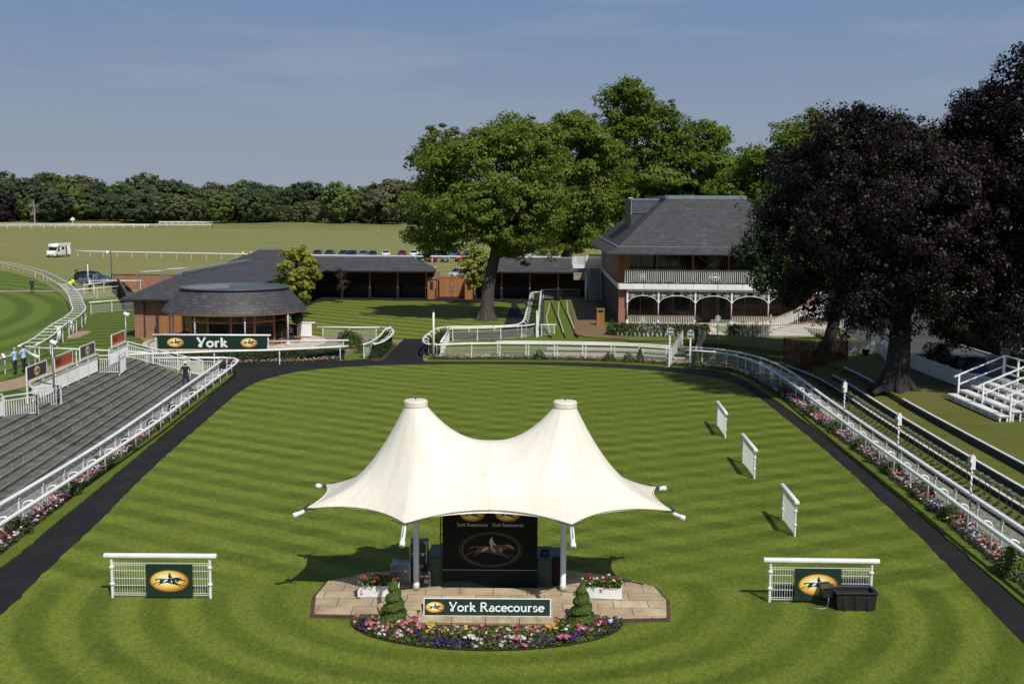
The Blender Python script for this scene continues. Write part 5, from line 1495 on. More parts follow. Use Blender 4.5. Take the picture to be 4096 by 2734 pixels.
# ------------------------------------------------------------------ slate-roofed barn and open stables
sb = thing('stable_block', 'long slate-roofed brick barn and open-fronted stables round the paddock lawn', 'stables', (-31.3,94.9,0))
W = lambda mb, name, m, **k: mb.build(name, m, sb, **k)
mb = MB(); mb.bx((-31.3,94.9,0),(-25.4,95.3,3.3)); W(mb, 'end_wall', M['brick'])
mb = MB(); mb.bx((-31.3,94.86,0),(-30.5,94.9,3.3)); mb.bx((-31.32,94.84,2.9),(-25.4,94.9,3.05)); W(mb, 'brick_pilaster', M['brick'])
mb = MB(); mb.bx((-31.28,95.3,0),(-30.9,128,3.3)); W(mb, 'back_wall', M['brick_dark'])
mb = MB(); mb.bx((-25.6,95.3,0),(-25.3,126,3.2)); W(mb, 'yard_wall', M['brick'])
mb = MB(); mb.tube([(-30.45,94.78,0),(-30.45,94.78,2.95),(-30.6,94.5,3.25)], .06, 8); W(mb, 'downpipe', M['dark'])
e = 3.3; r_ = 5.08
A, B, C_, D_ = (-32.2,94.0,e),(-24.9,94.0,e),(-24.9,128,e),(-32.2,128,e); r0, r1 = (-28.75,99.4,r_),(-28.25,128,r_)
rf = roof_obj('roof', up([[A,B,r0],[B,C_,r1,r0],[C_,D_,r1],[D_,A,r0,r1]]), M['slate'], sb, local=False)
mb = MB(); mb.bar((-28.75,99.3,r_+.06),(-28.35,123.4,r_+.06),.42,.22); mb.build('ridge_vent', M['lead'], rf)
mb = MB(); mb.bar((-32.25,93.95,e-.05),(-24.85,93.95,e-.05),.12,.1); mb.build('gutter', M['dark'], rf)
# corner block
A, B, C_, D_ = (-34.5,126.5,3.5),(-21.8,126.5,3.5),(-21.8,142.8,3.5),(-34.5,142.8,3.5); r0, r1 = (-29.4,134.4,5.95),(-27.1,134.4,5.95)
A2, B2 = (-24.9,122.5,3.3),(-21.8,131,3.42)
roof2 = roof_obj('corner_roof', up([[A,B,r1,r0],[B,C_,r1],[C_,D_,r0,r1],[D_,A,r0]]), M['slate'], sb, local=False)
mb = MB(); mb.bar((-29.4,134.4,6.0),(-27.1,134.4,6.0),.5,.24); mb.build('ridge_vent', M['lead'], roof2)
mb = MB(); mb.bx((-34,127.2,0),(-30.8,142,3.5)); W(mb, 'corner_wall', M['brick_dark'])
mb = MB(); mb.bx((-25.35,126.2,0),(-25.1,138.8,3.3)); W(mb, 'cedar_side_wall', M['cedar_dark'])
for y in (128.5,131.5,134.5,137.3):
    mb = MB(); mb.bx((-25.08,y-.5,0),(-25.0,y+.5,2.2)); W(mb, 'stable_door', M['cedar'])
# open range along the back
def stable_range(parent, x0, x1, posts, hip_left, hip_right, ymid=139.4, door=None):
    B_ = lambda mb, name, m, **k: mb.build(name, m, parent, **k)
    ex0, ex1 = x0-.4, x1+.4
    yf, yb, ze, zr = 136.4, 142.6, 3.42, 4.9
    A, B, C_, D_ = (ex0,yf,ze),(ex1,yf,ze),(ex1,yb,ze),(ex0,yb,ze)
    r0 = (ex0+(2.9 if hip_left else 0),ymid,zr); r1 = (ex1-(2.9 if hip_right else 0),ymid,zr)
    rf = roof_obj('roof', up([[A,B,r1,r0],[B,C_,r1],[C_,D_,r0,r1],[D_,A,r0]]), M['slate'], parent, local=False)
    mb = MB(); mb.bar((r0[0],ymid,zr+.04),(r1[0],ymid,zr+.04),.4,.18); mb.build('ridge_flashing', M['lead'], rf)
    mb = MB(); mb.bar((ex0,yf-.02,ze-.06),(ex1,yf-.02,ze-.06),.12,.12); mb.build('gutter', M['dark'], rf)
    mb = MB(); mb.bx((x0,141.4,0),(x1,141.7,3.4)); B_(mb, 'back_wall', M['brick_dark'])
    mb = MB(); mb.bx((x0+.02,141.33,0),(x1-.02,141.4,1.32)); B_(mb, 'rubber_dado', M['black'])
    mb = MB(); mb.bx((x0,137.6,3.30),(x1,141.4,3.36)); B_(mb, 'ceiling', M['oak'])
    for x in posts:
        mb = MB(); mb.bx((x-.10,137.75,1.3),(x+.10,137.98,3.38)); pp = B_(mb, 'timber_post', M['cedar'])
        mb = MB(); mb.bx((x-.14,137.70,0),(x+.14,138.0,1.3)); mb.build('padded_foot', M['black'], pp)
        mb = MB(); mb.bx((x-.04,138.0,.02),(x+.04,141.3,1.36)); B_(mb, 'stall_partition', M['black'])
    mb = MB(); mb.bx((x0+.05,137.78,3.1),(x1-.05,137.92,3.29)); B_(mb, 'front_beam', M['oak'])
stable_range(sb, -26.0, -9.7, [-23.7,-20.45,-17.1,-13.75,-10.35], False, True)
mb = MB(); mb.bx((-25.0,138.6,0),(-23.95,138.75,2.45)); d = W(mb, 'cedar_door', M['cedar']); mb = MB(); mb.bx((-24.15,138.55,1.05),(-24.08,138.6,1.2)); mb.build('handle', M['steel'], d)
mb = MB(); mb.bx((-9.75,140.6,0),(-8.97,141.6,3.2)); W(mb, 'brick_pier', M['brick'])
for x in (-21.8,-18.5,-15.2,-12.0):
    mb = MB(); mb.box((x,141.32,2.95),(.3,.06,.22)); W(mb, 'wall_vent', M['grey'])
s2 = thing('stable_range', 'second open-fronted stable range with slate roof between the big tree and the pavilion', 'stables', (-4.5,137.8,0))
stable_range(s2, -4.6, 11.0, [-1.29,2.1,5.5,8.9], True, False)
def kiosk(label, x0, x1):
    t = thing('gate_kiosk', label, 'kiosk', (x0,137.4,0), 0, 'timber kiosks either side of the paddock gates')
    mb = MB(); mb.bx((x0,137.2,0),(x1,140.2,2.42)); mb.build('cladding', M['cedar'], t)
    mb = MB(); mb.bx((x0+.32,137.15,1.18),(x1-.34,137.2,2.1)); mb.build('window_slot', M['black'], t)
    mb = MB(); mb.bx((x0-.08,137.1,2.42),(x1+.12,140.3,2.52)); mb.build('roof', M['lead'], t)
    mb = MB(); mb.bx((x1-.09,137.17,0),(x1+.015,137.5,1.32)); mb.build('corner_pad', M['black'], t)
kiosk('cedar gate kiosk left of the double gates, touching the stables', -10.15, -9.15)
kiosk('cedar gate kiosk right of the double gates, behind the sapling', -5.68, -4.65)
t = thing('double_gate', 'pair of tall cedar double gates between two timber kiosks', 'gate', (-7.3,140.2,0))
for x0, x1 in ((-8.9,-7.33),(-7.30,-5.72)):
    mb = MB(); mb.bx((x0,140.15,.06),(x1,140.24,2.58)); l = mb.build('gate_leaf', M['cedar'], t)
    for z in (.18,2.45):
        mb = MB(); mb.bx((x0,140.11,z-.1),(x1,140.15,z+.1)); mb.build('ledge', M['cedar'], l)
for x in (-7.42,-7.2):
    mb = MB(); mb.bx((x-.07,140.09,1.25),(x+.07,140.13,1.75)); mb.bx((x-.03,140.05,.7),(x+.03,140.13,1.0)); mb.build('gate_handle', M['steel'], t)
t = thing('notice_board', 'small white notice on the hip end of the stables', 'sign', (-9.6,141.8,3.2))
mb = MB(); mb.box((0,0,.22),(.36,.03,.42)); mb.build('plate', M['letter'], t, local=True); mb = MB(); mb.box((0,.02,0),(.05,.03,.9)); mb.build('stem', M['grey'], t, local=True)

# ------------------------------------------------------------------ round pavilion with open ring roof
rp = thing('round_pavilion', 'round glazed pavilion with conical slate roof and open ring on top', 'pavilion', (-21.6,89.4,.0))
RZ = .42
mb = MB(); mb.lathe([(7.0,0),(7.0,RZ)], (0,0,0), 48); mb.build('plinth', M['pale_paving'], rp, local=True)
Ro, Ri, zo, zi = 5.5, 4.08, 3.0, 4.58
F = []; nseg = 64
for i in range(nseg):
    a, b = 2*PI*i/nseg, 2*PI*(i+1)/nseg
    zm, Rm = 3.92, 4.72     # slight bulge
    for (r0, z0), (r1, z1) in (((Ro,zo),(5.1,3.52)), ((5.1,3.52),(Rm-.05,zm+.05)), ((Rm-.05,zm+.05),(Ri,zi))):
        F.append([(r0*math.cos(a),r0*math.sin(a),z0),(r0*math.cos(b),r0*math.sin(b),z0),(r1*math.cos(b),r1*math.sin(b),z1),(r1*math.cos(a),r1*math.sin(a),z1)])
rf = roof_obj('roof', up(F), M['slate'], rp)
uvl = rf.data.uv_layers[0]
for pg in rf.data.polygons:
    for li in pg.loop_indices:
        c = rf.data.vertices[rf.data.loops[li].vertex_index].co; a = math.atan2(c.y, c.x) % (2*PI)
        ac = math.atan2(pg.center.y, pg.center.x) % (2*PI)
        if ac > 5 and a < 1: a += 2*PI
        r = math.hypot(c.x, c.y); uvl.data[li].uv = (a*4.8, math.hypot(Ro-r, c.z-zo))
mb = MB(); mb.lathe([(Ri-.02,zi-.02),(Ri+.10,zi+.02),(Ri+.10,zi+.08),(Ri+.16,zi+.10),(Ri+.16,zi+.17),(Ri-.10,zi+.17),(Ri-.10,zi-.75)], (0,0,0), 64); mb.build('ring_upstand', mat('dark_zinc', (.07,.085,.095), .45), rf, True, local=True)
mb = MB(); mb.lathe([(0,3.95),(Ri-.2,3.95)], (0,0,0), 48); mb.build('inner_roof', mat('grey_membrane', (.10,.115,.125), .6), rf, local=True)
for yy_, xa, xb in ((-.6,-3.7,-.6),(1.0,-3.6,-1.2)):
    mb = MB(); mb.bar((xa,yy_-1.2,4.55),(xb,yy_+1.2,4.55),.12,.5); mb.build('roof_beam', M['lead'], rf, local=True)
mb = MB(); mb.box((-1.2,.2,4.25),(.5,.4,.4)); mb.build('roof_unit', M['white'], rf, local=True)
mb = MB(); mb.lathe([(Ro-.02,zo-.02),(Ro-.1,zo-.14),(4.0,zo-.10)], (0,0,0), 64); mb.build('eaves_lining', M['oak'], rf, True, local=True)
ng = 14
for i in range(ng):
    a0, a1 = R(150)+2*PI*i/ng, R(150)+2*PI*(i+1)/ng
    rr_ = 3.95
    p, q = Vector((rr_*math.cos(a0), rr_*math.sin(a0), 0)), Vector((rr_*math.cos(a1), rr_*math.sin(a1), 0))
    mb = MB()
    mb.bar(p+Vector((0,0,RZ)), p+Vector((0,0,zo)), .16, .16, up=(0,1,0))
    for z in (RZ+.1,2.25,zo-.1): mb.bar(p+Vector((0,0,z)), q+Vector((0,0,z)), .12, .14)
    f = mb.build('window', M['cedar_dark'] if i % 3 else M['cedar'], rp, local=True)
    mb = MB(); s_ = (q-p)*.02
    mb.add([p+s_+Vector((0,0,RZ+.2)), q-s_+Vector((0,0,RZ+.2)), q-s_+Vector((0,0,zo-.2)), p+s_+Vector((0,0,zo-.2))], [(0,1,2,3)]); mb.build('pane', M['glass'], f, local=True)
mb = MB(); mb.lathe([(3.3,RZ),(3.3,zo)], (0,0,0), 24); mb.build('inner_core', M['black'], rp, local=True)
for x, y in ((-17.0,86.75),(-16.85,90.5),(-19.8,84.75),(-23.5,84.7),(-25.7,86.7),(-26.75,89.3)):
    mb = MB(); mb.lathe([(.13,RZ),(.13,.68),(.09,.72)], (x+21.6,y-89.4,0), 12); b = mb.build('column_base', M['white'], rp, True, local=True)
    mb = MB(); mb.tube([(0,0,0),(0,0,2.36)], .065, 10); c = mb.build('barber_column', M['barber'], b, True, local=True); c.location = (x+21.6,y-89.4,.70)
# terrace round it
mb = MB(); mb.prism([(-26,81.9),(-17,82.0),(-12.6,83.1),(-11.6,86),(-11.4,90),(-11.6,93.6),(-16,94.0),(-26,94.2)], 0, .36); struct('pavilion_terrace', mb, mat('terrace_tile', (.24,.18,.13), .8, var=.15, vscale=3))
# the long York sign and its clipped hedge
t = thing('york_sign', 'long dark green York sign with two horse ovals, in front of the round pavilion', 'sign', (-21.3,81.15,1.30))
mb = MB(); mb.box((0,0,0),(7.75,.04,.95)); mb.build('board', M['green_sign'], t, local=True)
mb = MB(); lettering(mb, 'York', .02, -.31, .66, .22, -.024, center=True, sx=1.32, track=.04); mb.build('lettering', M['letter'], t, local=True)
for x in (-2.6, 2.6): emblem(t, x, 0, .57, -.022, M['gold'], M['oval'], M['letter_black'], M['letter_black'])
mb = MB(); mb.tube([(-4.2,0,.54),(4.15,0,.54)], 1, prof=DPROF(.18,.13)); mb.build('top_rail', M['white'], t, True, local=True)
for x in (-4.0,3.95):
    mb = MB(); mb.tube([(x,.05,-1.3),(x,.05,.5)], .045, 8); mb.lathe([(.05,-.05),(.075,0),(.05,.05)], (x,.05,.2), 8); mb.build('post', M['white'], t, local=True)
t.rotation_euler = (0,0,R(1.2))
# white board and second green sign on the terrace
t = thing('white_board', 'blank white board hanging on the terrace rail behind the potted bay trees', 'board', (-16.8,92.6,.9))
mb = MB(); mb.box((0,0,.13),(1.15,.04,1.05)); mb.build('panel', M['letter'], t, local=True); mb = MB(); mb.tube([(-.6,0,.72),(.85,0,.72)], 1, prof=DPROF(.14,.1)); mb.build('top_rail', M['white'], t, local=True)
t = thing('york_sign', 'small piece of green York sign showing a letter k between the columns', 'sign', (-17.95,92.7,1.0))
mb = MB(); mb.box((0,0,0),(1.1,.04,.9)); mb.build('board', M['green_sign'], t, local=True); mb = MB(); lettering(mb, 'k', -.1, -.25, .55, .2, -.024); mb.build('lettering', M['letter'], t, local=True)
# potted bay trees
M['bay'] = leafmat('bay_leaves', (.012,.030,.010), (.035,.065,.02), .15)
def bay(label, x, y, h, r):
    t = thing('bay_tree', label, 'potted tree', (x,y,.36), 0, 'clipped bay trees in terracotta pots')
    mb = MB(); mb.lathe([(.20,0),(.28,.42),(.32,.42),(.32,.5),(.27,.5),(.25,.45),(0,.45)], (0,0,0), 16); mb.build('pot', mat('terracotta', (.30,.10,.045), .8, var=.2), t, True, local=True)
    mb = MB(); mb.tube([(0,0,.4),(.01,0,h-r*.6)], .03, 6); mb.build('stem', M['oak'], t, local=True)
    d = rngf.normal(size=(900,3)); d /= np.linalg.norm(d, axis=1, keepdims=True)
    leaf_object('crown', np.array([0,0,h])+d*r*(.75+.3*rngf.random((900,1))), d+rngf.normal(size=d.shape)*.4, .09*(.7+.6*rngf.random(900)), M['bay'], t, None, 1.6, True)
bay('shorter clipped bay ball in a terracotta pot by the round pavilion', -17.75, 88.0, 1.42, .42)
bay('taller clipped bay ball in a terracotta pot nearest the white board', -16.75, 89.2, 1.95, .44)
# cedar screen, brick wall, fences and frames at the far left
t = thing('cedar_screen', 'cedar board screen beside the brick end wall of the barn', 'fence', (-27.8,94.0,.3))
mb = MB(); mb.bx((-29.0,93.95,.35),(-26.4,94.05,1.9)); mb.build('boards', M['cedar'], t); mb = MB(); mb.bx((-29.25,93.9,.3),(-29.0,94.1,1.98)); mb.build('post', M['dark'], t)
mb = MB(); mb.bx((-28.3,94.2,1.5),(-26.9,94.3,2.4)); mb.build('upper_boards', M['cedar_dark'], t)
t = thing('brick_wall', 'long low red brick wall behind the parked cars and tubular frames', 'wall', (-52.5,151,0))
mb = MB(); mb.bar((-52.6,151.5,.9),(-36,150,.9),.3,1.8); mb.build('brickwork', M['brick'], t); mb = MB(); mb.bar((-52.7,151.5,1.84),(-35.9,150,1.84),.36,.08); mb.build('coping', M['brick_dark'], t)
t = thing('timber_fence', 'weathered grey board fence running back to the brick wall', 'fence', (-42.2,128,0))
mb = MB(); mb.bar((-41.2,122.5,.85),(-51.6,150,.85),.06,1.7); mb.build('boards', M['greywood'], t); mb = MB(); mb.bar((-41.2,122.5,1.73),(-51.6,150,1.73),.12,.06); mb.build('capping', M['greywood'], t)
t = thing('timber_fence', 'short grey board fence across the corner by the barn roof', 'fence', (-39.5,121.5,0))
mb = MB(); mb.bar((-41.2,122.4,.85),(-37.6,120.5,.85),.06,1.7); mb.build('boards', M['greywood'], t); mb = MB(); mb.bar((-41.2,122.4,1.73),(-37.6,120.5,1.73),.1,.06); mb.build('capping', M['greywood'], t)
for k, (x, y, s_, lab) in enumerate(((-44,135,1,'nearest left'),(-43,141,-1,'tallest left'),(-39.5,138,1,'nearest right'))):
    t = thing('tubular_frame', 'galvanised tubular frame above the board fence, '+lab+' one', 'frame', (x,y,0), 0, 'galvanised frames behind the board fence')
    mb = MB(); mb.tube([(0,0,0),(0,0,2.9),(.25,0,3.1),(2.6,.3,3.25),(2.8,.3,3.05),(2.8,.3,2.4)], .05, 6); mb.build('hoop', M['steel'], t, local=True)
    mb = MB(); mb.tube([(0,1.4,0),(0,1.4,2.9),(.25,1.4,3.1),(2.6,1.7,3.25),(2.8,1.7,3.05),(2.8,1.7,2.4)], .05, 6); mb.build('hoop', M['steel'], t, local=True)
    mb = MB(); mb.bar((0,0,2.0),(0,1.4,2.0),.05,.05); mb.build('cross_bar', M['steel'], t, local=True)
# rails by the track entrance
straight_rail('mesh_rail', 'short mesh rail on the side lawn near the brick barn corner', 'fence', [(-42.3,114.6,0),(-40.9,117,0),(-38.9,119.2,0)], 1.3, d=2.6, mesh=(.15,.9), step=.1)
straight_rail('mesh_rail', 'mesh rail by the two hi-vis stewards, in front of the parked estate cars', 'fence', [(-50.2,131.5,0),(-46.6,138.6,0)], 1.3, d=3.2, mesh=(.15,.9), step=.12)
straight_rail('gate_rail', 'plain white barrier beside the parked cars at the crossing path', 'rail', [(-54.0,147.5,0),(-47.8,148.6,0)], 1.3, d=2.9, mesh=None)
straight_rail('gate_rail', 'second plain white barrier slanting in front of the parked cars', 'rail', [(-52.4,140.2,0),(-51.2,148,0)], 1.25, d=2.4, mesh=None)
# running rails of the race track, joined like a ladder
tr_in = offset(TR, .0, 0); tr_out = offset(TR, 1.15, 0)
trk = [p for p in TR if p.y < 203]
neck_rail('track_rail', 'long curving double rail of the race track, seen like a ladder', [Vector((p.x,p.y,0)) for p in reversed(trk)], 1.25, .02, 'running rail', d=3.8, zf=lambda p: 0, rail=(.11,.10))
t = thing('track_rail', 'outer rail of the ladder-like race track fence, joined by cross bars', 'running rail', (-33,79,0))
oo = [p for p in tr_out if p.y < 203]
mb = MB(); mb.tube([(p.x,p.y,1.27) for p in oo], 1, prof=DPROF(.11,.10)); mb.build('top_rail', M['white'], t, True)
for (p, tg), (q, _) in zip(resample([v for v in trk], 2.3), resample(oo, 2.3)):
    if p.y < 142:
        mb = MB(); mb.bar((p.x,p.y,1.20),(q.x,q.y,1.20),.055,.045); mb.build('cross_bar', M['white'], t)
for q, tg in resample(oo, 3.8, 1.):
    if q.y < 175:
        mb = MB(); mb.tube([(q.x,q.y,0),(q.x,q.y,1.2)], .04, 7); mb.build('post', M['white'], t)
for q, lab in (((-36.6,92.3),'nearer'),((-37.5,97.5),'farther')):
    t = thing('barrel_post', 'thick white footing post under the ladder rail, %s of two' % lab, 'post', (*q,0))
    mb = MB(); mb.tube([(0,0,0),(0,0,1.1)], .17, 10); mb.build('post_body', M['white'], t, True, local=True)
    mb = MB(); mb.box((0,0,1.15),(.5,.3,.1)); mb.build('bracket', M['white'], t, local=True)
# ------------------------------------------------------------------ trees
M['bark'] = mat('tree_bark', (.06,.05,.042), .9, fn=lambda t, b: (t.put(b.inputs['Base Color'], t.ramp(t.noise(t.scale(t.pos(), (9,9,1.6)), 1.6, 5, .7), [(.35, (.022,.018,.015)), (.7, (.10,.088,.075))])), t.put(b.inputs['Normal'], t.bump(t.noise(t.scale(t.pos(), (9,9,1.6)), 1.6, 5, .7), .7, .05))))
M['bark_dark'] = mat('beech_bark', (.02,.018,.017), .9, var=.6, vscale=3, bump=.4, bscale=9)
M['bark_pale'] = mat('pale_bark', (.25,.22,.18), .85, var=.3)
M['syc'] = leafmat('sycamore_leaves', (.095,.150,.016), (.205,.275,.038), .45)
M['syc_tip'] = leafmat('sycamore_young_leaves', (.17,.17,.025), (.27,.26,.045), .35)
M['lime'] = leafmat('lime_tree_leaves', (.085,.145,.015), (.19,.26,.034), .45)
M['maple'] = leafmat('maple_leaves', (.018,.044,.007), (.058,.098,.015), .28)  # greens darkened to carry the shade this tree stands in
M['copper'] = leafmat('copper_beech_leaves', (.006,.004,.0045), (.022,.0125,.014), .14, .5, .25)
M['golden'] = leafmat('golden_maple_leaves', (.20,.235,.022), (.38,.42,.05), .45)
M['youngleaf'] = leafmat('young_lime_leaves', (.22,.26,.03), (.42,.44,.07), .45)
M['dead'] = leafmat('dark_twigs', (.02,.014,.012), (.05,.03,.025), .1)

def limb(mb, a, b, r0, r1, rng, n=6, wob=.12, sag=0.):
    a = Vector(a); b = Vector(b); L = (b-a).length
    pts = []; o = Vector((0,0,0))
    for i in range(n+1):
        u = i/n
        if 0 < i < n: o = o*.6+Vector(rng.normal(size=3))*L*wob*.25
        pts.append(a.lerp(b, u)+o*math.sin(PI*u)+Vector((0,0,sag*math.sin(PI*u))))
    mb.tube(pts, [r0+(r1-r0)*(i/n)**.8 for i in range(n+1)], 7, cap=False)
    return pts

def big_tree(name, label, loc, ell, trunk, r_trunk, clumps, crad, per, leaf, m, seed, cat='tree', group=None, limbs=14, m2=None, m2f=.1, flat=.6, inner=.72, low=-1., bark=None, up_=.5, flare=1.35, interior=.25, limb_from=.55, bough=None):
    """trunk: local points from the base up; ell: crown ellipsoids in local coordinates"""
    rng = np.random.default_rng(seed)
    t = thing(name, label, cat, loc, 0, group)
    mb = MB(); k = len(trunk)
    rad = [r_trunk*(1-.5*i/(k-1)) for i in range(k)]; rad[0] *= flare
    mb.tube(trunk, rad, 12, cap=False)
    if flare > 1.2:
        for j in range(6):
            a = 2*PI*j/6+.4; b0 = Vector(trunk[0])
            mb.tube([b0+Vector((math.cos(a)*r_trunk*2.0, math.sin(a)*r_trunk*2.0, -.12)), b0+Vector((math.cos(a)*r_trunk*1.15, math.sin(a)*r_trunk*1.15, .22)), b0+Vector((math.cos(a)*r_trunk*.7, math.sin(a)*r_trunk*.7, 1.3))], [.10*r_trunk*2, .30*r_trunk*1.2, .15*r_trunk], 6, cap=False)
    tr = mb.build('trunk', bark or M['bark'], t, True, local=True)
    if bough: ell = boughs(rng, ell, *bough)
    cen = shell_points(rng, ell, clumps, inner, low)
    # limbs: from points up the trunk to clumps of leaves
    lm = MB(); tv = [Vector(p) for p in trunk]
    pick = rng.choice(len(cen), min(limbs, len(cen)), replace=False)
    forks = []
    for j in pick:
        c = Vector(cen[j]); u = limb_from+(1-limb_from)*rng.random()
        i = min(len(tv)-2, int(u*(len(tv)-1))); s_ = tv[i].lerp(tv[i+1], u*(len(tv)-1)-i)
        if c.z < s_.z-1: s_ = tv[-2]
        pts = limb(lm, s_, c, r_trunk*(.34+.18*rng.random()), .035, rng, 7, .16, .04*(c-s_).length)
        forks.append(pts)
    for pts in forks:
        for _ in range(4):
            i = rng.integers(2, len(pts)-1); p = pts[i]
            d = np.linalg.norm(cen-np.array(p), axis=1); near = np.argsort(d)[:10]
            c = Vector(cen[rng.choice(near)])
            limb(lm, p, c, .07+.03*rng.random(), .02, rng, 5, .15)
    lm.build('limbs', bark or M['bark'], tr, True, local=True)
    k_ = rng.choice(len(cen), len(cen)//7, replace=False); cc = np.mean(cen, 0); cen[k_] += (cen[k_]-cc)/np.linalg.norm(cen[k_]-cc, axis=1, keepdims=True)*(.35+.75*rng.random((len(k_),1)))*crad*1.1
    rads = crad*(.55+.8*rng.random(len(cen))); rads[k_] *= .7
    P, Nn, S = clump_leaves(rng, cen, rads, per, leaf, flat, up_)
    oc = np.mean(cen, 0); ov = P-oc; ov /= np.linalg.norm(ov, axis=1, keepdims=True)+1e-6; Nn = Nn*.75+ov*.75+np.array([0,0,.25])
    if interior:                                     # sparse darker inside
        ins_ = shell_points(rng, ell, int(clumps*interior*4), .2, low)
        P2, N2, S2 = clump_leaves(rng, ins_, np.full(len(ins_), crad*1.2), max(6, per*.35), leaf*1.25, .8, .2)
        P = np.concatenate([P,P2]); Nn = np.concatenate([Nn,N2]); S = np.concatenate([S,S2])
    S = S*(.75+.5*(np.sin(P[:,0]*.9)*np.cos(P[:,1]*.8+P[:,2])*.5+.5)); mi = None; ms = m
    if m2 is not None: ms = [m, m2]; mi = (rng.random(len(P)) < m2f).astype(int)
    leaf_object('crown', P, Nn, S, ms, t, mi, 1.5, True)
    return t

big_tree('sycamore_tree', 'broad domed sycamore standing alone on the paddock lawn', (-2.5,111.5,.0),
    [(-.2,0,13.2,6.2,6.0,5.1),(-4.6,-.6,10.6,2.9,3.4,2.0),(-6.4,0,9.0,1.4,2.0,.8),(-3.9,0,14.2,2.8,3.4,2.4),(-1.2,0,16.3,3.7,4,2.1),(3.0,0,16.4,3.7,4,2.5),(4.6,0,12.6,3.1,4,3.8),(3.4,-1.5,9.6,3.0,3,1.5),(.2,-3.0,10.8,3.6,2.4,2.2),(-5.4,-.4,8.2,2.8,2.6,1.1),(3.8,-1.2,8.0,3.2,2.8,1.3),(-1.8,-3.2,9.0,2.6,2,1.3)],
    [(0,0,-.1),(.05,0,1.2),(.15,0,3.),(.5,0,5.),(.95,0,7.2),(1.1,0,9.5),(1.0,0,12)], .74, 950, .80, 74, .175, M['syc'], 111, bough=(66,1.6,.48,.8), limbs=26, m2=M['syc_tip'], m2f=.08, flat=.5, inner=.80, limb_from=.58)
big_tree('sycamore_tree', 'second sycamore behind the slate stable range, its trunk rising over the roof', (6.8,152,0),
    [(.9,0,15.4,5.8,5.5,6.8),(-2.8,0,17.0,3.6,4,4.2),(4.2,0,13.0,3.4,4,5.0),(.4,0,20.6,3.0,3,2.4),(1.6,0,8.4,4.8,4,2.4),(5.0,0,17.5,2.4,3,2.8)],
    [(0,0,0),(.1,0,4),(.4,0,8),(.5,0,12),(.6,0,17)], .7, 760, .95, 60, .24, M['syc'], 12, bough=(50,1.7,.55), limbs=20, m2=M['syc_tip'], m2f=.08, flat=.55, inner=.78)
LM = 'lime trees rising behind the pavilion roof'
big_tree('lime_tree', 'tallest lime tree, directly behind the left end of the pavilion roof', (18.4,176,0),
    [(1.4,0,18,6.3,6,7.5),(-.6,0,25.5,3.6,4,3.8),(-4.2,0,20,2.8,4,3),(3,0,10,6,5,4)],
    [(0,0,0),(.1,0,8),(.2,0,16),(0,0,26)], .6, 640, 1.05, 62, .27, M['lime'], 13, bough=(48,1.9,.6), group=LM, limbs=16, flat=.6)
big_tree('lime_tree', 'broad lime tree with a ragged right edge above the middle of the pavilion roof', (28.4,178,0),
    [(-1,0,16,6.5,6,6.8),(3.4,0,16.5,3,4,3),(.5,0,20.5,3,4,2.5),(5,0,9.5,3.4,4,3.6)],
    [(0,0,0),(.1,0,8),(.2,0,14),(0,0,20)], .6, 600, 1.05, 62, .27, M['lime'], 14, bough=(48,1.8,.6), group=LM, limbs=14, flat=.6)
LR = 'limes behind the copper beeches'
for k, (x, y, h, r, lab) in enumerate(((31.0,166,16.0,4.6,'smallest lime, just right of the pavilion ridge and left of the beeches'),(34.8,162,20.0,5.2,'leftmost tall lime of the row behind the copper beeches'),(39.4,158,23.4,5.0,'second lime of the row behind the beeches, stepping up to the right'),(44.2,156,24.2,4.6,'high lime whose crown tops the beech on the left'),(49,154,23.2,4.6,'lime just showing yellow-green shoots above the middle of the beech crown'),(54.5,152,22.6,4.8,'rightmost lime almost hidden by the beech crowns'))):
    big_tree('lime_tree', lab, (x,y,.5), [(0,0,h*.55,r,r,h*.36),(.3,0,h*.82,r*.6,r*.6,h*.18),(0,0,h*.35,r*.9,r*.9,h*.2)], [(0,0,0),(.1,0,h*.4),(0,0,h*.85)], .45, 260, 1.1, 62, .27, M['lime'], 20+k, bough=(24,1.7,.6), group=LR, limbs=6, m2=M['golden'] if k == 4 else None, m2f=.12)
big_tree('maple_tree', 'dark green maple with a leaning trunk overhanging the right end of the pavilion', (21.75,78.5,.85),
    [(-3.5,0,7.9,2.7,2.8,3.0),(-1.2,.3,8.2,3.2,3,3.6),(1.2,0,11.6,3.4,4,2.8),(2.6,0,8.2,2.8,3,3.2),(-2.8,-.5,6.0,2.3,2,2.0)],
    [(-.15,0,-.1),(.05,0,1.2),(.42,0,3.0),(.85,0,5.0),(1.1,0,7),(1.0,0,10)], .48, 420, .78, 88, .15, M['maple'], 15, bough=(46,1.4,.65,.88), limbs=16, flat=.6, limb_from=.55, bark=M['bark_dark'])
CB = 'copper beeches on the grass bank'
big_tree('copper_beech', 'large copper beech with a thick dark trunk standing on the upper bank', (21.7,64.3,.95),
    [(-.5,0,10.3,5.9,5.0,4.6),(-4.0,.6,9.0,2.7,3.0,3.3),(3.6,-.4,10.4,4.4,4.4,4.6),(1.2,-1.6,6.2,4.4,3.2,2.0),(-2.6,1,12.2,3,3,2.3),(4.9,-1,5.6,3.6,3,2.0),(-2.6,-.6,6.0,2.6,2.4,1.7),(-3.2,-.5,12.6,2.4,3,2.2),(5.6,0,13.6,3.2,3,3.2)],
    [(0,0,-.1),(.05,0,.9),(.1,0,2.2),(.15,0,4),(.2,0,7),(.1,0,11)], .78, 1350, .55, 92, .105, M['copper'], 16, bough=(100,1.35,.8,.88), group=CB, limbs=24, flat=.85, up_=.15, inner=.74, flare=1.3, limb_from=.5, bark=M['bark_dark'])
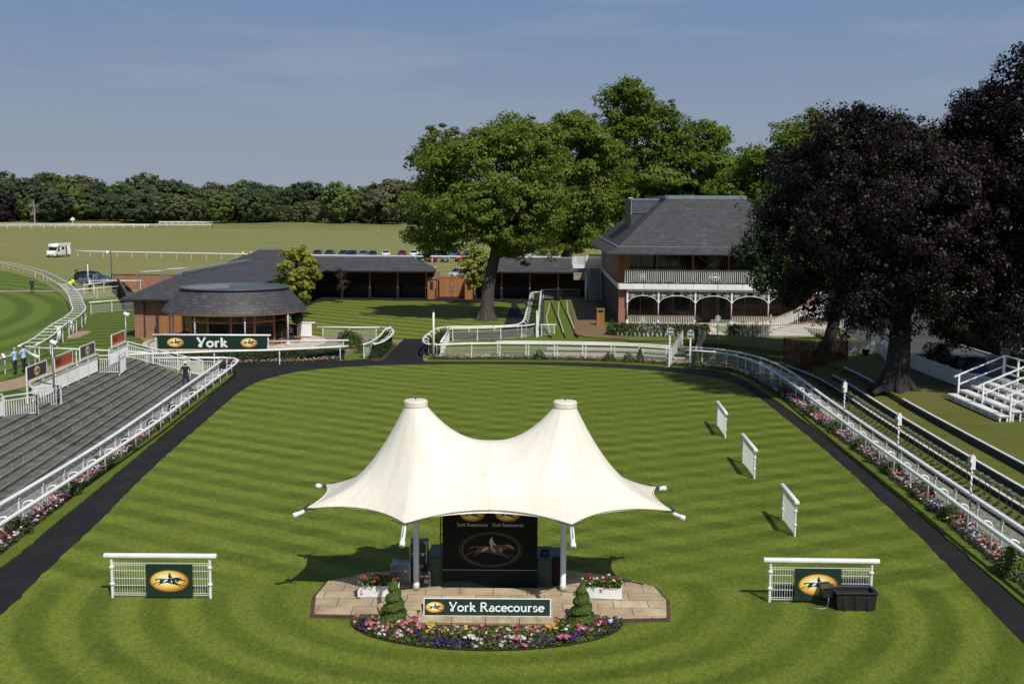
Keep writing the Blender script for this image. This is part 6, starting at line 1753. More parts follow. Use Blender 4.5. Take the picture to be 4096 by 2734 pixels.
big_tree('copper_beech', 'tallest copper beech, filling the right edge of the picture', (32.0,62.5,1.0),
    [(-1.5,0,12.5,6.0,5,6.2),(-3.9,0,8.6,3.8,4,3.6),(-.4,0,16.6,3.6,3.6,3.2),(3,0,12,5,5,6),(-4.0,-1,5.0,3.4,3,2.0),(-4.9,0,13.6,2.4,3,2.4)],
    [(0,0,-.1),(0,0,2.2),(.1,0,6),(0,0,13)], .85, 1450, .55, 92, .105, M['copper'], 17, bough=(100,1.35,.8,.88), group=CB, limbs=20, flat=.85, up_=.15, inner=.74, limb_from=.5)
# garden trees
def small_tree(name, label, loc, h, r, z0, m, seed, leaf=.16, clumps=70, per=45, tr=.07, bark=None, flat=.7, crad=.42):
    return big_tree(name, label, loc, [(0,0,(h+z0)/2,r,r,(h-z0)/2),(.1*r,0,h-.28*(h-z0),r*.62,r*.62,(h-z0)*.3)], [(0,0,-.05),(.02,0,z0*.7),(0,0,z0),(.04,0,h*.85)], tr, clumps, crad, per, leaf, m, seed, limbs=16, bark=bark, flat=flat, inner=.35, flare=1.1, interior=0, limb_from=.45)
small_tree('golden_maple', 'yellow-leaved young maple between the round pavilion and the stables', (-21.3,113.6,.0), 6.6, 2.25, 1.5, M['golden'], 31, .21, 95, 46, .08, crad=.5)
small_tree('young_lime', 'slender yellow-green sapling in front of the double gates, beside the big sycamore', (-4.15,129.5,.0), 6.6, 1.75, 2.1, M['youngleaf'], 32, .19, 95, 38, .06, crad=.42)
small_tree('dark_sapling', 'small dark purple-black sapling in front of the open stables', (-19.4,130.5,.0), 4.1, .95, 1.2, M['dead'], 33, .11, 40, 15, .07, crad=.3)

# far wood across the racecourse: trees one can tell apart
FAR = [leafmat('far_hazed_%d' % i, a, b, .40) for i, (a, b) in enumerate((((.075,.110,.048),(.11,.15,.062)),((.10,.14,.050),(.14,.185,.066)),((.12,.175,.042),(.17,.23,.060)),((.145,.15,.075),(.195,.195,.105)),((.062,.095,.046),(.09,.125,.058)),((.032,.022,.028),(.05,.036,.042))))]  # distance haze painted into the leaves: paler, bluer, low-contrast colours
def far_proto(seed, shape):
    rng = np.random.default_rng(seed)
    ell = [(0,0,.55,.42,.42,.40)] + [(rng.normal()*.17, rng.normal()*.17, .30+.5*rng.random(), .17+.08*rng.random(), .2, .13+.08*rng.random()) for _ in range(7)]
    if shape: ell[0] = (0,0,.5,.36,.36,.47)
    cen = shell_points(rng, ell, 150, .75)
    P, Nn, S = clump_leaves(rng, cen, .065*(.6+.8*rng.random(len(cen))), 44, .030, .75, .6)
    ov = P-np.array([0,0,.5]); ov /= np.linalg.norm(ov, axis=1, keepdims=True); Nn = Nn*.6+ov*.9
    i2 = shell_points(rng, ell, 60, .3); P2, N2, S2 = clump_leaves(rng, i2, np.full(len(i2), .1), 12, .07, .9, .2)
    return np.concatenate([P,P2]), np.concatenate([Nn,N2]), np.concatenate([S,S2])
protos = []
for i in range(5):
    r = thing('far_tree', 'x', 'tree', (0,0,0), 0, 'wood along the far side of the racecourse')
    mb = MB(); mb.tube([(0,0,-.02),(.005,0,.2),(0,0,.55)], [.022,.017,.008], 6); mb.build('trunk', M['bark'], r, True, local=True)
    P, Nn, S = far_proto(40+i, i % 2); leaf_object('crown', P, Nn, S, FAR[0], r, None, 1.4, True)
    protos.append(r)
sky_l = [(-1200,725),(-120,700),(0,690),(50,693),(85,745),(120,715),(190,705),(240,700),(300,705),(370,712),(430,730),(455,752),(480,745),(520,710),(575,692),(620,715),(680,712),(740,725),(790,738),(820,768),(850,730),(910,722),(950,725),(1000,722),(1030,740),(1090,740),(1140,752),(1180,745),(1200,715),(1240,708),(1290,720),(1310,760),(1360,742),(1400,768),(1440,760),(1470,742),(1520,722),(1590,720),(1640,730),(1700,740),(1760,750),(2300,750),(2420,752),(2600,760),(3300,740)]
def skyh(s):
    for (a, ya), (b, yb) in zip(sky_l[:-1], sky_l[1:]):
        if a <= s <= b: return ya+(yb-ya)*(s-a)/(b-a)
    return 745
rngt = np.random.default_rng(77)
SHADE = ['dark green','mid green','bright green','olive-brown','blackish green','purple-black']
SIZE = lambda h: 'tall' if h > 25 else 'medium-height' if h > 19 else 'low'
far_list = []
s = -900
while s < 1780:
    Yd = 640+rngt.normal()*8
    far_list.append((s, Yd, 7.5+(832-skyh(s))*Yd/4600*.92*(.88+.24*rngt.random()), rngt.choice(5, p=[.32,.32,.14,.06,.16]), 1.0)); s += (34+rngt.random()*22)*(1 if s > -60 else 2.2)
s = -40
while s < 1780:
    Yd = 606+rngt.normal()*6
    far_list.append((s, Yd, (11+(832-skyh(s))*Yd/4600)*(.45+.3*rngt.random()), rngt.choice(5, p=[.27,.30,.22,.06,.15]), 1.15)); s += 44+rngt.random()*40
far_list += [(15,590,16,5,1.2),(210,585,18.5,4,1.5),(565,585,15,4,1.7),(1360,590,22,2,1.0),(1540,592,23,3,1.25)]
s = 1800
while s < 3200:
    far_list.append((s, 690+rngt.normal()*10, 11+(832-skyh(s))*690/4600*(.9+.2*rngt.random()), rngt.choice(5), 1.0)); s += 60+rngt.random()*40
used = set()
for k, (s, Yd, h, sh, wd) in enumerate(sorted(far_list, key=lambda q: q[0])):
    pr = protos[k % 5]
    first = k < 5
    x = (s-2048)/4600*Yd
    where = 'behind the sycamore and stables' if s > 1680 else 'beyond the left picture edge' if s < -40 else 'left of the motorhome' if s < 180 else 'beyond the motorhome' if s < 300 else 'beyond the white field rail' if s < 700 else 'above the round pavilion' if s < 1150 else 'left of the big sycamore'
    lab = '%s %s tree, %s row of the far wood, %s' % (SIZE(h), SHADE[sh], 'front' if Yd < 620 else 'back', where)
    o = pr if first else dup(pr)
    o.location = (x, Yd, .5 if Yd < 620 else 1.6); o.rotation_euler = (0,0,rngt.random()*6.28); w_ = h*wd*(.85+.3*rngt.random())*(1.12 if Yd < 620 else 1.25)
    o.scale = (w_*.9, w_*.9, h*1.05)
    tag(o, lab)
    for c in _kids[o.name]:
        if c.name.startswith('crown'):
            sl = c.material_slots[0]; sl.link = 'OBJECT'; sl.material = FAR[sh]
big_tree('dead_tree', 'bare grey dead tree in front of the far wood', (-238,575,0), [(0,0,9,4,3,5)], [(0,0,0),(.3,0,6),(0,0,13)], .45, 14, .5, 3, .3, M['dead'], 99, limbs=12, bark=M['bark_pale'], interior=0, flare=1.1)
# rough bank below the wood
mb = MB(); xs = list(range(-600, 480, 30))
rows = [[(x, 548+.0*x+6*math.sin(x*.03), .02) for x in xs], [(x, 556, .9+.3*math.sin(x*.07)) for x in xs], [(x, 600, 2.0+.5*math.sin(x*.05)) for x in xs], [(x, 680, 3.0) for x in xs]]
for a, b in zip(rows[:-1], rows[1:]): mb.ribbon(b, a)
struct('field_bank', mb, M['rough'])

# ------------------------------------------------------------------ hedges and shrubs
M['hedge'] = leafmat('hedge_leaves', (.020,.045,.008), (.065,.105,.02), .2)
M['hedge2'] = leafmat('shrub_leaves', (.035,.06,.012), (.10,.125,.03), .25)
M['purple_hedge'] = leafmat('dark_purple_leaves', (.012,.006,.008), (.035,.018,.02), .1)
M['hedge_core'] = mat('hedge_core', (.012,.02,.006), .95)
rngh = np.random.default_rng(3)
def hedge(name, label, path, w, h, z0, m, dens=150, leaf=.075, cat='hedge', group=None):
    P = [Vector(p) for p in path]
    t = thing(name, label, cat, (P[0].x,P[0].y,z0), 0, group)
    mb = MB(); mb.tube([(p.x,p.y,z0+h*.46) for p in P], 1, prof=[(-w*.42,-h*.46),(w*.42,-h*.46),(w*.42,h*.46),(-w*.42,h*.46)]); mb.build('core', M['hedge_core'], t)
    C = []; Nn = []
    L = sum((b-a).length for a, b in zip(P[:-1], P[1:]))
    pts = resample(P, L/max(8,int(L*6)))
    n = int(L*(2*h+w)*dens)
    for i in range(n):
        p, tg = pts[rngh.integers(len(pts))]; nr = Vector((tg.y,-tg.x,0))
        u = rngh.random()*(2*h+w)
        if u < h: o, z, nn = -w/2, u, -nr
        elif u < h+w: o, z, nn = u-h-w/2, h, Vector((0,0,1))
        else: o, z, nn = w/2, u-h-w, nr
        q = p+nr*(o+rngh.normal()*.035)+tg*rngh.normal()*.1
        C.append((q.x,q.y,z0+z+rngh.normal()*.035)); Nn.append(tuple(nn+Vector(rngh.normal(size=3))*.5+Vector((0,0,.3))))
    leaf_object('leaves', C, Nn, leaf*(.7+.6*rngh.random(n)), m, t)
    return t
hedge('clipped_hedge', 'dark clipped hedge below the long York sign', [(-25.0,79.0,0),(-22,79.6,0),(-18,80.3,0),(-14.5,81.2,0),(-12.2,82.2,0)], .9, .82, 0, M['hedge'])
hedge('clipped_hedge', 'short dark hedge ending at the bark-mulched corner of the gap', [(-9.9,82.8,0),(-9.75,86,0),(-9.85,90,0),(-10.2,92.5,0)], .7, .95, 0, M['hedge'])
hedge('clipped_hedge', 'short hedge curving inside the white rails right of the gap', [(-5.9,84.4,0),(-6.2,87.5,0),(-6.0,91,0),(-5.5,93.6,0)], .55, .9, 0, M['hedge'])
hedge('clipped_hedge', 'long narrow hedge beside the hooped rail leading to the stables', [(1.75,99,0),(2.0,108,0),(2.5,122,0),(2.95,135,0)], .6, 1.0, 0, M['hedge'], 110)
hedge('clipped_hedge', 'low hedge running behind the curved mesh rail on the middle lawn', [(-4.9,95.1,0),(-2.6,95.0,0),(-.6,95.6,0),(.6,96.6,0)], .4, .7, 0, M['hedge'], 120)
hedge('purple_hedge', 'dark purple hedge in front of the grey board fence', [(-50.3,146,0),(-45,133.5,0),(-40.3,120.6,0)], 1.1, 1.25, 0, M['purple_hedge'], 70, .11)
hedge('cafe_hedge', 'long dark hedge along the far side of the road by the cafe garden', [(34.3,77.5,0),(34.2,84,0),(35.0,92,0),(38,101,0)], 1.3, 1.25, 1.08, M['hedge'], 75, .10)
def shrub(name, label, loc, r, h, m, n=420, leaf=.07, group=None, cat='shrub', lump=True):
    t = thing(name, label, cat, loc, 0, group)
    d = rngh.normal(size=(n,3)); d /= np.linalg.norm(d, axis=1, keepdims=True); d[:,2] = np.abs(d[:,2])
    k = 1+(.16*np.sin(d[:,0]*5+loc[0])*np.cos(d[:,1]*4+loc[1]) if lump else np.zeros(n))
    p = d*np.stack([r*k,r*k,h*k],1)*(.62+.42*rngh.random((n,1)))
    leaf_object('foliage', p, d+rngh.normal(size=d.shape)*.45+np.array([0,0,.3]), leaf*(.6+.8*rngh.random(n)), m, t, None, 1.8, True)
    mb = MB()
    for k in range(3):
        a = 2*PI*k/3; mb.tube([(0,0,-.03),(.4*r*math.cos(a),.4*r*math.sin(a),h*.55)], [.02,.008], 5)
    mb.build('stems', M['bark'], t, local=True)
    return t
shrub('garden_shrub', 'largest rounded shrub inside the gap enclosure', (-12.6,89.6,0), 1.0, 1.25, M['hedge2'], 1500, .09)
shrub('garden_shrub', 'front rounded shrub inside the gap enclosure with lavender edge', (-12.0,86.3,0), .95, .95, M['hedge2'], 1300, .09)
shrub('garden_shrub', 'dark shrub against the pavilion terrace, behind the other two', (-13.3,91.8,0), .9, 1.1, M['hedge'], 900, .09)
shrub('verge_shrub', 'bushy shrub behind the picket fence beside the road', (26.6,71.2,1.1), 1.05, 1.75, M['hedge2'], 1500, .13)
shrub('verge_shrub', 'yellow-green shrub at the right edge behind the white bleacher', (29.0,63.5,1.1), 1.0, 1.1, M['youngleaf'], 700, .10)
shrub('verge_shrub', 'low grey-leaved shrub beside the white planter at the right edge', (32.2,72.5,1.1), .8, 1.1, M['hedge'], 500, .10)
# flower borders along the walkway
BG = 'mixed flower borders beside the walkway'
def border(name, label, path, d0, d1, z, per_m, seed, lil=.5):
    rng = np.random.default_rng(seed)
    P = [Vector(p) for p in path]; L = sum((b-a).length for a, b in zip(P[:-1], P[1:]))
    pts = resample(P, .1)
    lp_ = []; sp = []
    for p, tg in pts:
        nr = Vector((tg.y,-tg.x,0))
        for _ in range(15):
            q = p+nr*(d0+(d1-d0)*rng.random())+tg*rng.normal()*.06; lp_.append((q.x,q.y,z+.20*rng.random()**.7))
    n = int(L*per_m)
    for i in range(n):
        p, tg = pts[rng.integers(len(pts))]; nr = Vector((tg.y,-tg.x,0)); u = rng.random(); q = p+nr*(d0+(d1-d0)*u)
        ph = math.sin(p.y*1.55+p.x*.9)+.6*math.sin(p.y*.61+1+p.x*.5)
        c = rng.choice(['lilac','lilac','lilac','purple','white','pale']) if ph > .1 else rng.choice(['pink','pink','rose','white','pale','red' if rng.random() < .2 else 'pink'])
        if ph < -.9: c = rng.choice(['white','white','pink','pale'])
        if rng.random() < .12: continue
        sp.append((q.x,q.y,z+.15+.16*rng.random(),c))
    o = flower_mass(name, sp, np.array(lp_), .075, label, .055, 7, head=.05)
    return o
flow_l = [p for p in rim_left if p.y > 27]
border('border_flowers', 'flower border between the concrete steps and the walkway', flow_l, -.50, -1.15, .10, 34, 1)
flow_r = [p for p in rim_right if p.y > 27]
border('border_flowers', 'flower border between the grass bank and the walkway', flow_r, -.50, -1.15, .10, 36, 2)
border('border_flowers', 'flower border below the far mesh rail', rim_back, -.80, -1.45, .10, 34, 3)
border('border_flowers', 'flower border below the clipped York hedge', york_front, .05, -.5, .06, 30, 4)
def at_y(path, y):
    return min(path, key=lambda p: abs(p.y-y))
SG = 'bushy plants standing in the flower borders'
for k, y in enumerate((37.2,42.4,46.8,50.8,55.2,59.3,64.4)):
    p = at_y(rim_left, y); shrub('border_shrub', 'bushy green plant in the left border, %s from the front' % ['first','second','third','fourth','fifth','sixth','seventh'][k], (p.x-.85,p.y,.1), .52, .62, M['hedge2'], 600, .06, SG)
for k, y in enumerate((39.6,43.2,47.0,51.6,55.8,60.4,66.5)):
    p = at_y(rim_right, y); shrub('border_shrub', 'bushy green plant in the right border, %s from the front' % ['first','second','third','fourth','fifth','sixth','seventh'][k], (p.x+.85,p.y,.1), .50, .66, M['hedge2'], 600, .06, SG)
for k, x in enumerate((2.0,7.2,8.4)):
    p = min(rim_back, key=lambda q: abs(q.x-x)); shrub('border_shrub', ['dark bush in the middle of the far border below the mesh rail','olive bush near the right end of the far border','small bush next to the dwarf conifer in the far border'][k], (p.x,p.y+1.0,.1), .48, .68, M['hedge' if k == 0 else 'hedge2'], 600, .06, SG)
shrub('box_ball', 'rounded golden-green box ball in the right border near the picture edge', (15.25,33.6,.1), .62, .95, M['box_leaf'], 4200, .05, None, 'shrub', False)
def conifer(label, x, y, h):
    t = thing('dwarf_conifer', label, 'conifer', (x,y,.1)); n = 900
    u = rngh.random(n)**.7; a = rngh.random(n)*2*PI; z = h*(1-u); r = .32*u**.8*(.75+.3*rngh.random(n))+.02
    P = np.stack([r*np.cos(a), r*np.sin(a), z], 1); leaf_object('foliage', P, np.stack([np.cos(a),np.sin(a),np.full(n,.8)],1)+rngh.normal(size=(n,3))*.3, np.full(n,.06), M['hedge'], t, None, 2., True)
    mb = MB(); mb.tube([(0,0,-.05),(0,0,h*.8)], [.035,.01], 6); mb.build('stem', M['bark'], t, local=True)
conifer('dark pointed dwarf conifer left of the entrance steps', 9.15, 81.5, .95)
conifer('dark pointed dwarf conifer right of the entrance steps', 13.2, 81.3, .95)
# ------------------------------------------------------------------ left side: fence, boards, posts
fx = lambda y: -23.66-.056*(y-55)
ZT = .15*NS
def bar_fence(name, label, a, b, za, zb_, h, cat='fence', m=None, step=.12, post=1.9, group=None, bw=.028):
    """upright bars between two rails, with flat posts; a, b are (x, y)"""
    m = m or M['white']
    A = Vector((*a,za)); B = Vector((*b,zb_)); t = thing(name, label, cat, tuple(A), 0, group)
    L = (B-A).length; n = max(2,int(L/step)); mb = MB()
    U = lambda k: Vector((0,0,k))
    for i in range(n+1):
        p = A.lerp(B, i/n); mb.bar(p+U(.10), p+U(h-.2), bw, bw, up=(0,1,0))
    for z in (.10, h-.2): mb.bar(A+U(z), B+U(z), .05, .035)
    mb.build('bars', m, t)
    mb = MB(); mb.bar(A+U(h), B+U(h), .06, .05); mb.build('top_rail', m, t)
    k = max(1, round(L/post))
    for i in range(k+1):
        p = A.lerp(B, i/k); mb = MB(); mb.bar(p, p+U(h+.02), .05, .09, up=(0,1,0)); mb.build('post', m, t)
    return t
FG = 'white bar fences along the top of the concrete steps'
bar_fence('bar_fence', 'white bar fence at the top of the steps, nearest length by the left picture edge', (fx(30),30), (fx(52.4),52.4), ZT, ZT, 1.08, group=FG)
bar_fence('bar_fence', 'white bar fence at the top of the steps carrying the advertising boards', (fx(56),56), (fx(67),67), ZT, ZT, 1.08, group=FG)
bar_fence('bar_fence', 'white bar fence at the far top corner of the steps under the far orange board', (fx(69.2),69.2), (fx(73.2),73.2), ZT, ZT, 1.08, group=FG)
bar_fence('bar_gate', 'low white barred gate on the near side of the opening with green handrails', (fx(52.6),52.6), (fx(53)+1.0,54.0), ZT-.15, ZT-.15, 1.08, 'gate')
bar_fence('bar_gate', 'low white barred gate on the far side of the opening with green handrails', (fx(56),56.0), (fx(56)+1.1,57.0), ZT-.25, ZT-.25, 1.08, 'gate')
bar_fence('bar_gate', 'white barred gate standing open at the upper stair opening', (fx(67.3)+1.2,67.2), (fx(68.8)+1.0,69.1), ZT-.25, ZT-.25, 1.2, 'gate', step=.10)
bar_fence('bar_fence', 'short white bars across the upper stair opening behind the open gate', (fx(67),67.0), (fx(67.2)+1.2,67.2), ZT-.1, ZT-.1, 1.08, group=FG)
bar_fence('stair_railing', 'white sloping railing down the far end of the concrete steps', (fx(73.3),73.4), (-19.8,73.0), ZT, .05, 1.05, 'railing')
bar_fence('bar_fence', 'white bar fence with thick board rail behind the man in the straw hat', (-22.9,74.0), (-19.0,73.9), .05, .05, 1.1)
for (y, lab) in ((53.6,'nearer'),(56.6,'farther')):
    t = thing('handrail', 'dark green iron handrail at the gap in the steps, %s one' % lab, 'handrail', (fx(y)+1.15,y,ZT-.5))
    for q in (0,): 
        mb = MB(); mb.tube([(0,0,0),(0,0,1.35)], .04, 8); mb.build('post', M['green_paint'], t, local=True)
        mb = MB(); mb.tube([(0,0,1.30),(-1.3,.5,1.5)], .03, 6); mb.tube([(0,0,1.3),(.1,-.02,1.34),(.16,-.03,1.25),(.09,-.02,1.17)], .018, 6); mb.build('rail', M['green_paint'], t, local=True)
def ad_board(label, y0, y1, kind):
    A = Vector((fx(y0)-.05,y0,2.70)); B = Vector((fx(y1)-.05,y1,2.70)); c = (A+B)/2; L = (B-A).length
    rz = math.atan2(B.y-A.y, B.x-A.x)
    t = thing('advertising_board', label, 'advertising board', tuple(c), rz, 'advertising boards above the white fence')
    mb = MB(); mb.box((0,0,0),(L,.03,.64)); mb.build('panel', M['orange_sign'] if kind else M['gray_sign'], t, local=True)
    mb = MB()
    for s in (-1,1): mb.box((s*L/2,0,-.02 if s == 1 else -.55),(.06,.06,.76 if s == 1 else 1.75)); mb.box((0,0,s*.34),(L-.06,.06,.05))
    mb.build('frame', M['white'], t, local=True)
    # boards face the steps (local -Y points there)
    if kind:
        bfont('888', .50, 'lettering', M['letter_black'], t, (-L*.27,-.018,0), bold=.012, sx=1.02)
        bfont('SPORT.COM', .50, 'lettering', M['letter_black'], t, (L*.165,-.018,0), bold=-.004, sx=.72)
    else: emblem(t, 0, 0, .44, -.017, M['gold'], M['oval'], M['letter_black'], M['letter_black'])
ad_board('charcoal board with a horse oval, nearest of the boards on the left fence', 55.7, 58.5, 0)
ad_board('orange board with dark lettering, nearer of the two orange ones', 59.7, 62.6, 1)
ad_board('charcoal board with a horse oval, between the two orange boards', 63.9, 66.6, 0)
ad_board('orange board with dark lettering, farther one at the end of the fence', 70.0, 72.9, 1)
def camera_pole(label, x, y, z0, h):
    t = thing('camera_pole', label, 'camera pole', (x,y,z0), 0, 'grey poles with white cameras')
    mb = MB(); mb.tube([(0,0,0),(0,0,h)], .055, 8); mb.build('pole', M['grey'], t, True, local=True)
    mb = MB(); mb.tube([(-.08,.1,h+.06),(.28,-.05,h+.02)], [.13,.12], 12); mb.lathe([(.0,.14),(.10,.10),(.13,0),(.10,-.06)], (-.02,.05,h+.08), 12); mb.build('camera_housing', M['white'], t, True, local=True)
    mb = MB(); mb.tube([(.27,-.046,h+.022),(.29,-.052,h+.02)], .09, 10); mb.build('lens', M['grey'], t, local=True)
camera_pole('grey pole with a white camera between the first two advertising boards', fx(59.2)+.05, 59.2, ZT, 2.6)
camera_pole('grey pole with a white camera beyond the last orange board', fx(73.3)-.1, 73.35, ZT, 2.75)
# rails round the track entrance seen behind the boards
straight_rail('running_rail', 'white rail running across behind the advertising boards to the far corner', 'running rail', [(-33.4,78.8,0),(-30,78.2,0),(-27,77.4,0),(-24.5,76.6,0)], 1.2, d=3.1, mesh=None, start=.5)
straight_rail('running_rail', 'white rail with the two men in pale blue shirts leaning on it', 'running rail', [(-34.0,68,0),(-33.2,72,0),(-32.9,75,0)], 1.15, d=3.0, mesh=None, rail=(.16,.2))
straight_rail('running_rail', 'ladder-like white rail end behind the two men in pale blue shirts', 'running rail', [(-33.6,78.6,0),(-32.2,76.2,0),(-31.0,74.6,0)], 1.15, d=1.9, mesh=None, rail=(.16,.2))

# ------------------------------------------------------------------ round green stools
st0 = thing('stool', 'round dark green stool in the row at the foot of the concrete steps', 'stool', (0,0,0), 0, 'green stools along the left rail')
mb = MB(); mb.lathe([(.0,.40),(.17,.40),(.195,.42),(.20,.455),(.185,.475),(.12,.485),(0,.487)], (0,0,0), 14); mb.build('seat', M['stool_green'], st0, True, local=True)
mb = MB(); mb.lathe([(.11,0),(.09,.012),(.02,.02),(.02,.40)], (0,0,0), 8); mb.build('stem', mat('stool_stem', (.03,.025,.02), .75, spec=.2), st0, True, local=True)
used = False
def stool_row(path, d, label, group, z, hs, start=.3, jit=.06):
    global used
    rng = np.random.default_rng(int(start*100)+len(group))
    for q, tg in resample(path, d, start):
        o = st0 if not used else dup(st0)
        used = True
        o.location = (q.x+rng.normal()*.02, q.y+rng.normal()*jit, z); o.scale = (.78,.78,hs); tag(o, label, 'stool', group)
stool_row([p for p in smooth_path([(-17.55,27),(-17.6,36),(-17.68,42),(-17.98,48),(-18.2,53),(-18.55,58.5),(-18.9,65),(-19.2,71.5)], 1.)], .66, 'round dark green stool in the row at the foot of the concrete steps', 'green stools along the left rail', .02, .95)
stool_row([p for p in offset(RR, 1.05) if 27 < p.y < 73 and p.x > 15], .66, 'low round green stool in the row just behind the right-hand mesh rail', 'low green stools along the right rail', .02, 1.0, .4)
stool_row([p for p in offset(RR, 2.02) if 27 < p.y < 73 and p.x > 15], .66, 'tall round green stool on a long stem, upper row on the grass bank', 'tall green stools on the bank', .16, 1.45, .5)
# ------------------------------------------------------------------ striped number posts
def number_post(label, num, x, y):
    t = thing('number_post', label, 'number post', (x,y,.05), 0, 'red white and blue number posts')
    mb = MB(); mb.tube([(0,0,0),(0,0,2.0)], .036, 10); mb.build('striped_pole', M['barber'], t, True, local=True)
    mb = MB(); mb.bx((-.085,-.085,1.98),(.085,.085,2.42)); mb.add([(-.085,-.085,2.42),(.085,-.085,2.42),(.085,.085,2.42),(-.085,.085,2.42),(0,-.085,2.53),(0,.085,2.53)], [(0,1,4),(1,2,5,4),(2,3,5),(3,0,4,5)]); h = mb.build('number_box', M['white'], t, local=True)
    mb = MB(); mb.tube([(-.12,0,2.2),(-.088,0,2.2)], .19, 20); mb.build('disc', M['grey'], h, local=True)
    bfont(num, .29, 'numeral', M['letter'], h, (-.123,0,2.2), (PI/2,0,-PI/2), .012)
    mb = MB(); mb.tube([(0,0,2.52),(0,0,2.64)], .02, 6); mb.build('finial', M['red'], t, local=True)
number_post('striped number post showing 2, nearest on the right-hand rail', '2', 16.1, 39.4)
number_post('striped number post showing 3, second along the right-hand rail', '3', 16.28, 47.6)
number_post('striped number post showing 4, farthest along the right-hand rail', '4', 16.5, 56.3)
# ------------------------------------------------------------------ bleacher
bl = thing('bleacher', 'white stepped bleacher bench with handrails on the upper bank', 'bleacher', (23.2,57,1.02), R(0))
Lb = 6.6
for k in range(5):
    x = .0+.62*k; z = .30+.22*k
    for j in range(2):
        y0 = -3.1+j*3.35
        mb = MB(); mb.bx((x,y0,z-.05),(x+.46,y0+3.3,z)); s_ = mb.build('bench', M['white'], bl, local=True)
        mb = MB()
        for i in range(4):
            yy_ = y0+.06+i*1.06
            mb.bx((x+.02,yy_,0),(x+.09,yy_+.08,z-.05)); mb.bx((x+.37,yy_,0),(x+.44,yy_+.08,z-.05)); mb.bx((x+.09,yy_+.01,z-.14),(x+.37,yy_+.07,z-.07))
        mb.bx((x+.03,y0+.14,.03),(x+.08,y0+3.24,.09)); mb.bx((x+.03,y0+.14,z-.13),(x+.08,y0+3.24,z-.052))
        mb.build('frame', M['white'], s_, local=True)
for j, y0 in enumerate((-3.0,.28,3.45)):
    mb = MB(); a = Vector((.55,y0,1.32)); b = Vector((2.9,y0,2.35))
    mb.bar(a-Vector((.25,0,.11)), b, .07, .07); mb.bar(a-Vector((0,0,.52)), b-Vector((0,0,.55)), .06, .06); mb.bar((.55,y0,0),(.55,y0,1.32),.09,.09,up=(0,1,0)); mb.bar((2.9,y0,0),(2.9,y0,2.38),.10,.10,up=(0,1,0)); mb.build('handrail', M['white'], bl, local=True)
mb = MB()
for z in (2.35,1.85,1.45): mb.bar((2.97,-3.0,z),(2.97,3.45,z),.06,.07)
for y in (-1.4,1.9): mb.bar((2.97,y,0),(2.97,y,2.33),.08,.09,up=(0,1,0))
mb.build('back_rail', M['white'], bl, local=True)
# picket fences
def picket(name, label, pts, z, h=.95, group=None, cat='picket fence', step=.135, m=None):
    P = [Vector((*p, z) if len(p) == 2 else p) for p in pts]
    t = thing(name, label, cat, tuple(P[0]), 0, group); m = m or M['white']
    mb = MB()
    for p, tg in resample(P, step):
        n = Vector((tg.y,-tg.x,0))*.02; a = tg*.04
        mb.add([p-a+n, p+a+n, p+a+n+Vector((0,0,h-.05)), p+n+Vector((0,0,h)), p-a+n+Vector((0,0,h-.05)), p-a-n, p+a-n, p+a-n+Vector((0,0,h-.05)), p-n+Vector((0,0,h)), p-a-n+Vector((0,0,h-.05))], [(0,1,2,3,4),(9,8,7,6,5),(0,5,6,1),(1,6,7,2),(2,7,8,3),(3,8,9,4),(4,9,5,0)])
    mb.build('pickets', m, t)
    for z_ in (.22,.72):
        mb = MB()
        for a, b in zip(P[:-1], P[1:]): mb.bar(a+Vector((0,0,z_)), b+Vector((0,0,z_)), .04, .07)
        mb.build('cross_rail', m, t)
    for p, tg in resample(P, 1.75):
        mb = MB(); mb.box((p.x,p.y,p.z+h*.48),(.10,.10,h+.12)); mb.build('post', m, t)
    return t
PG = 'white picket fences'
picket('picket_fence', 'long white picket fence between the upper bank and the road, right of the big beech', [(25.35,73.4),(25.3,70),(25.4,65),(26.2,61),(26.6,52)], 1.05, group=PG)
picket('picket_fence', 'white picket fence with a gate between the two tree trunks', [(23.2,80.4),(24.6,79.3),(25.6,79.4),(24.6,74.9),(25.4,76.3)], 1.02, group=PG)
picket('picket_fence', 'white picket fence clothed with climbing plants left of the pavilion door', [(8.3,92.0),(11,91.7),(15.7,91.5)], .79, .95, PG)
picket('picket_fence', 'white picket fence clothed with climbing plants right of the pavilion door', [(17.3,91.6),(20.5,91.3)], .79, .95, PG)
rngc = np.random.default_rng(9)
def climber(label, x, y, k):
    t = thing('climbing_plant', label, 'climber', (x,y,.79), 0, 'climbers on the pavilion picket fence'); n = 260
    z = rngc.random(n)*1.05; w_ = .10+.18*(z > .35)
    P = np.stack([rngc.normal(size=n)*w_*.55, -.09+rngc.normal(size=n)*.06, z], 1)
    leaf_object('leaves', P, rngc.normal(size=(n,3))+np.array([0,-.8,.6]), .085*(.6+.8*rngc.random(n)), M['hedge2'], t, None, 1.6, True)
    mb = MB(); mb.tube([(0,-.06,0),(.02,-.06,.9)], .012, 5); mb.build('stem', M['bark'], t, local=True)
for k in range(22):
    x = 8.35+k*.345; climber('leafy climber on the picket fence left of the pavilion door', x, 92.0-.07*(x-8.3), k)
for k in range(9): climber('leafy climber on the picket fence right of the pavilion door', 17.4+k*.37, 91.6-.1*(k*.37), k)
shrub('corner_hedge', 'green hedge end by the brick pier, turning the corner of the picket fence', (8.1,92.9,.79), .5, 1.15, M['hedge2'], 700, .08, cat='hedge')
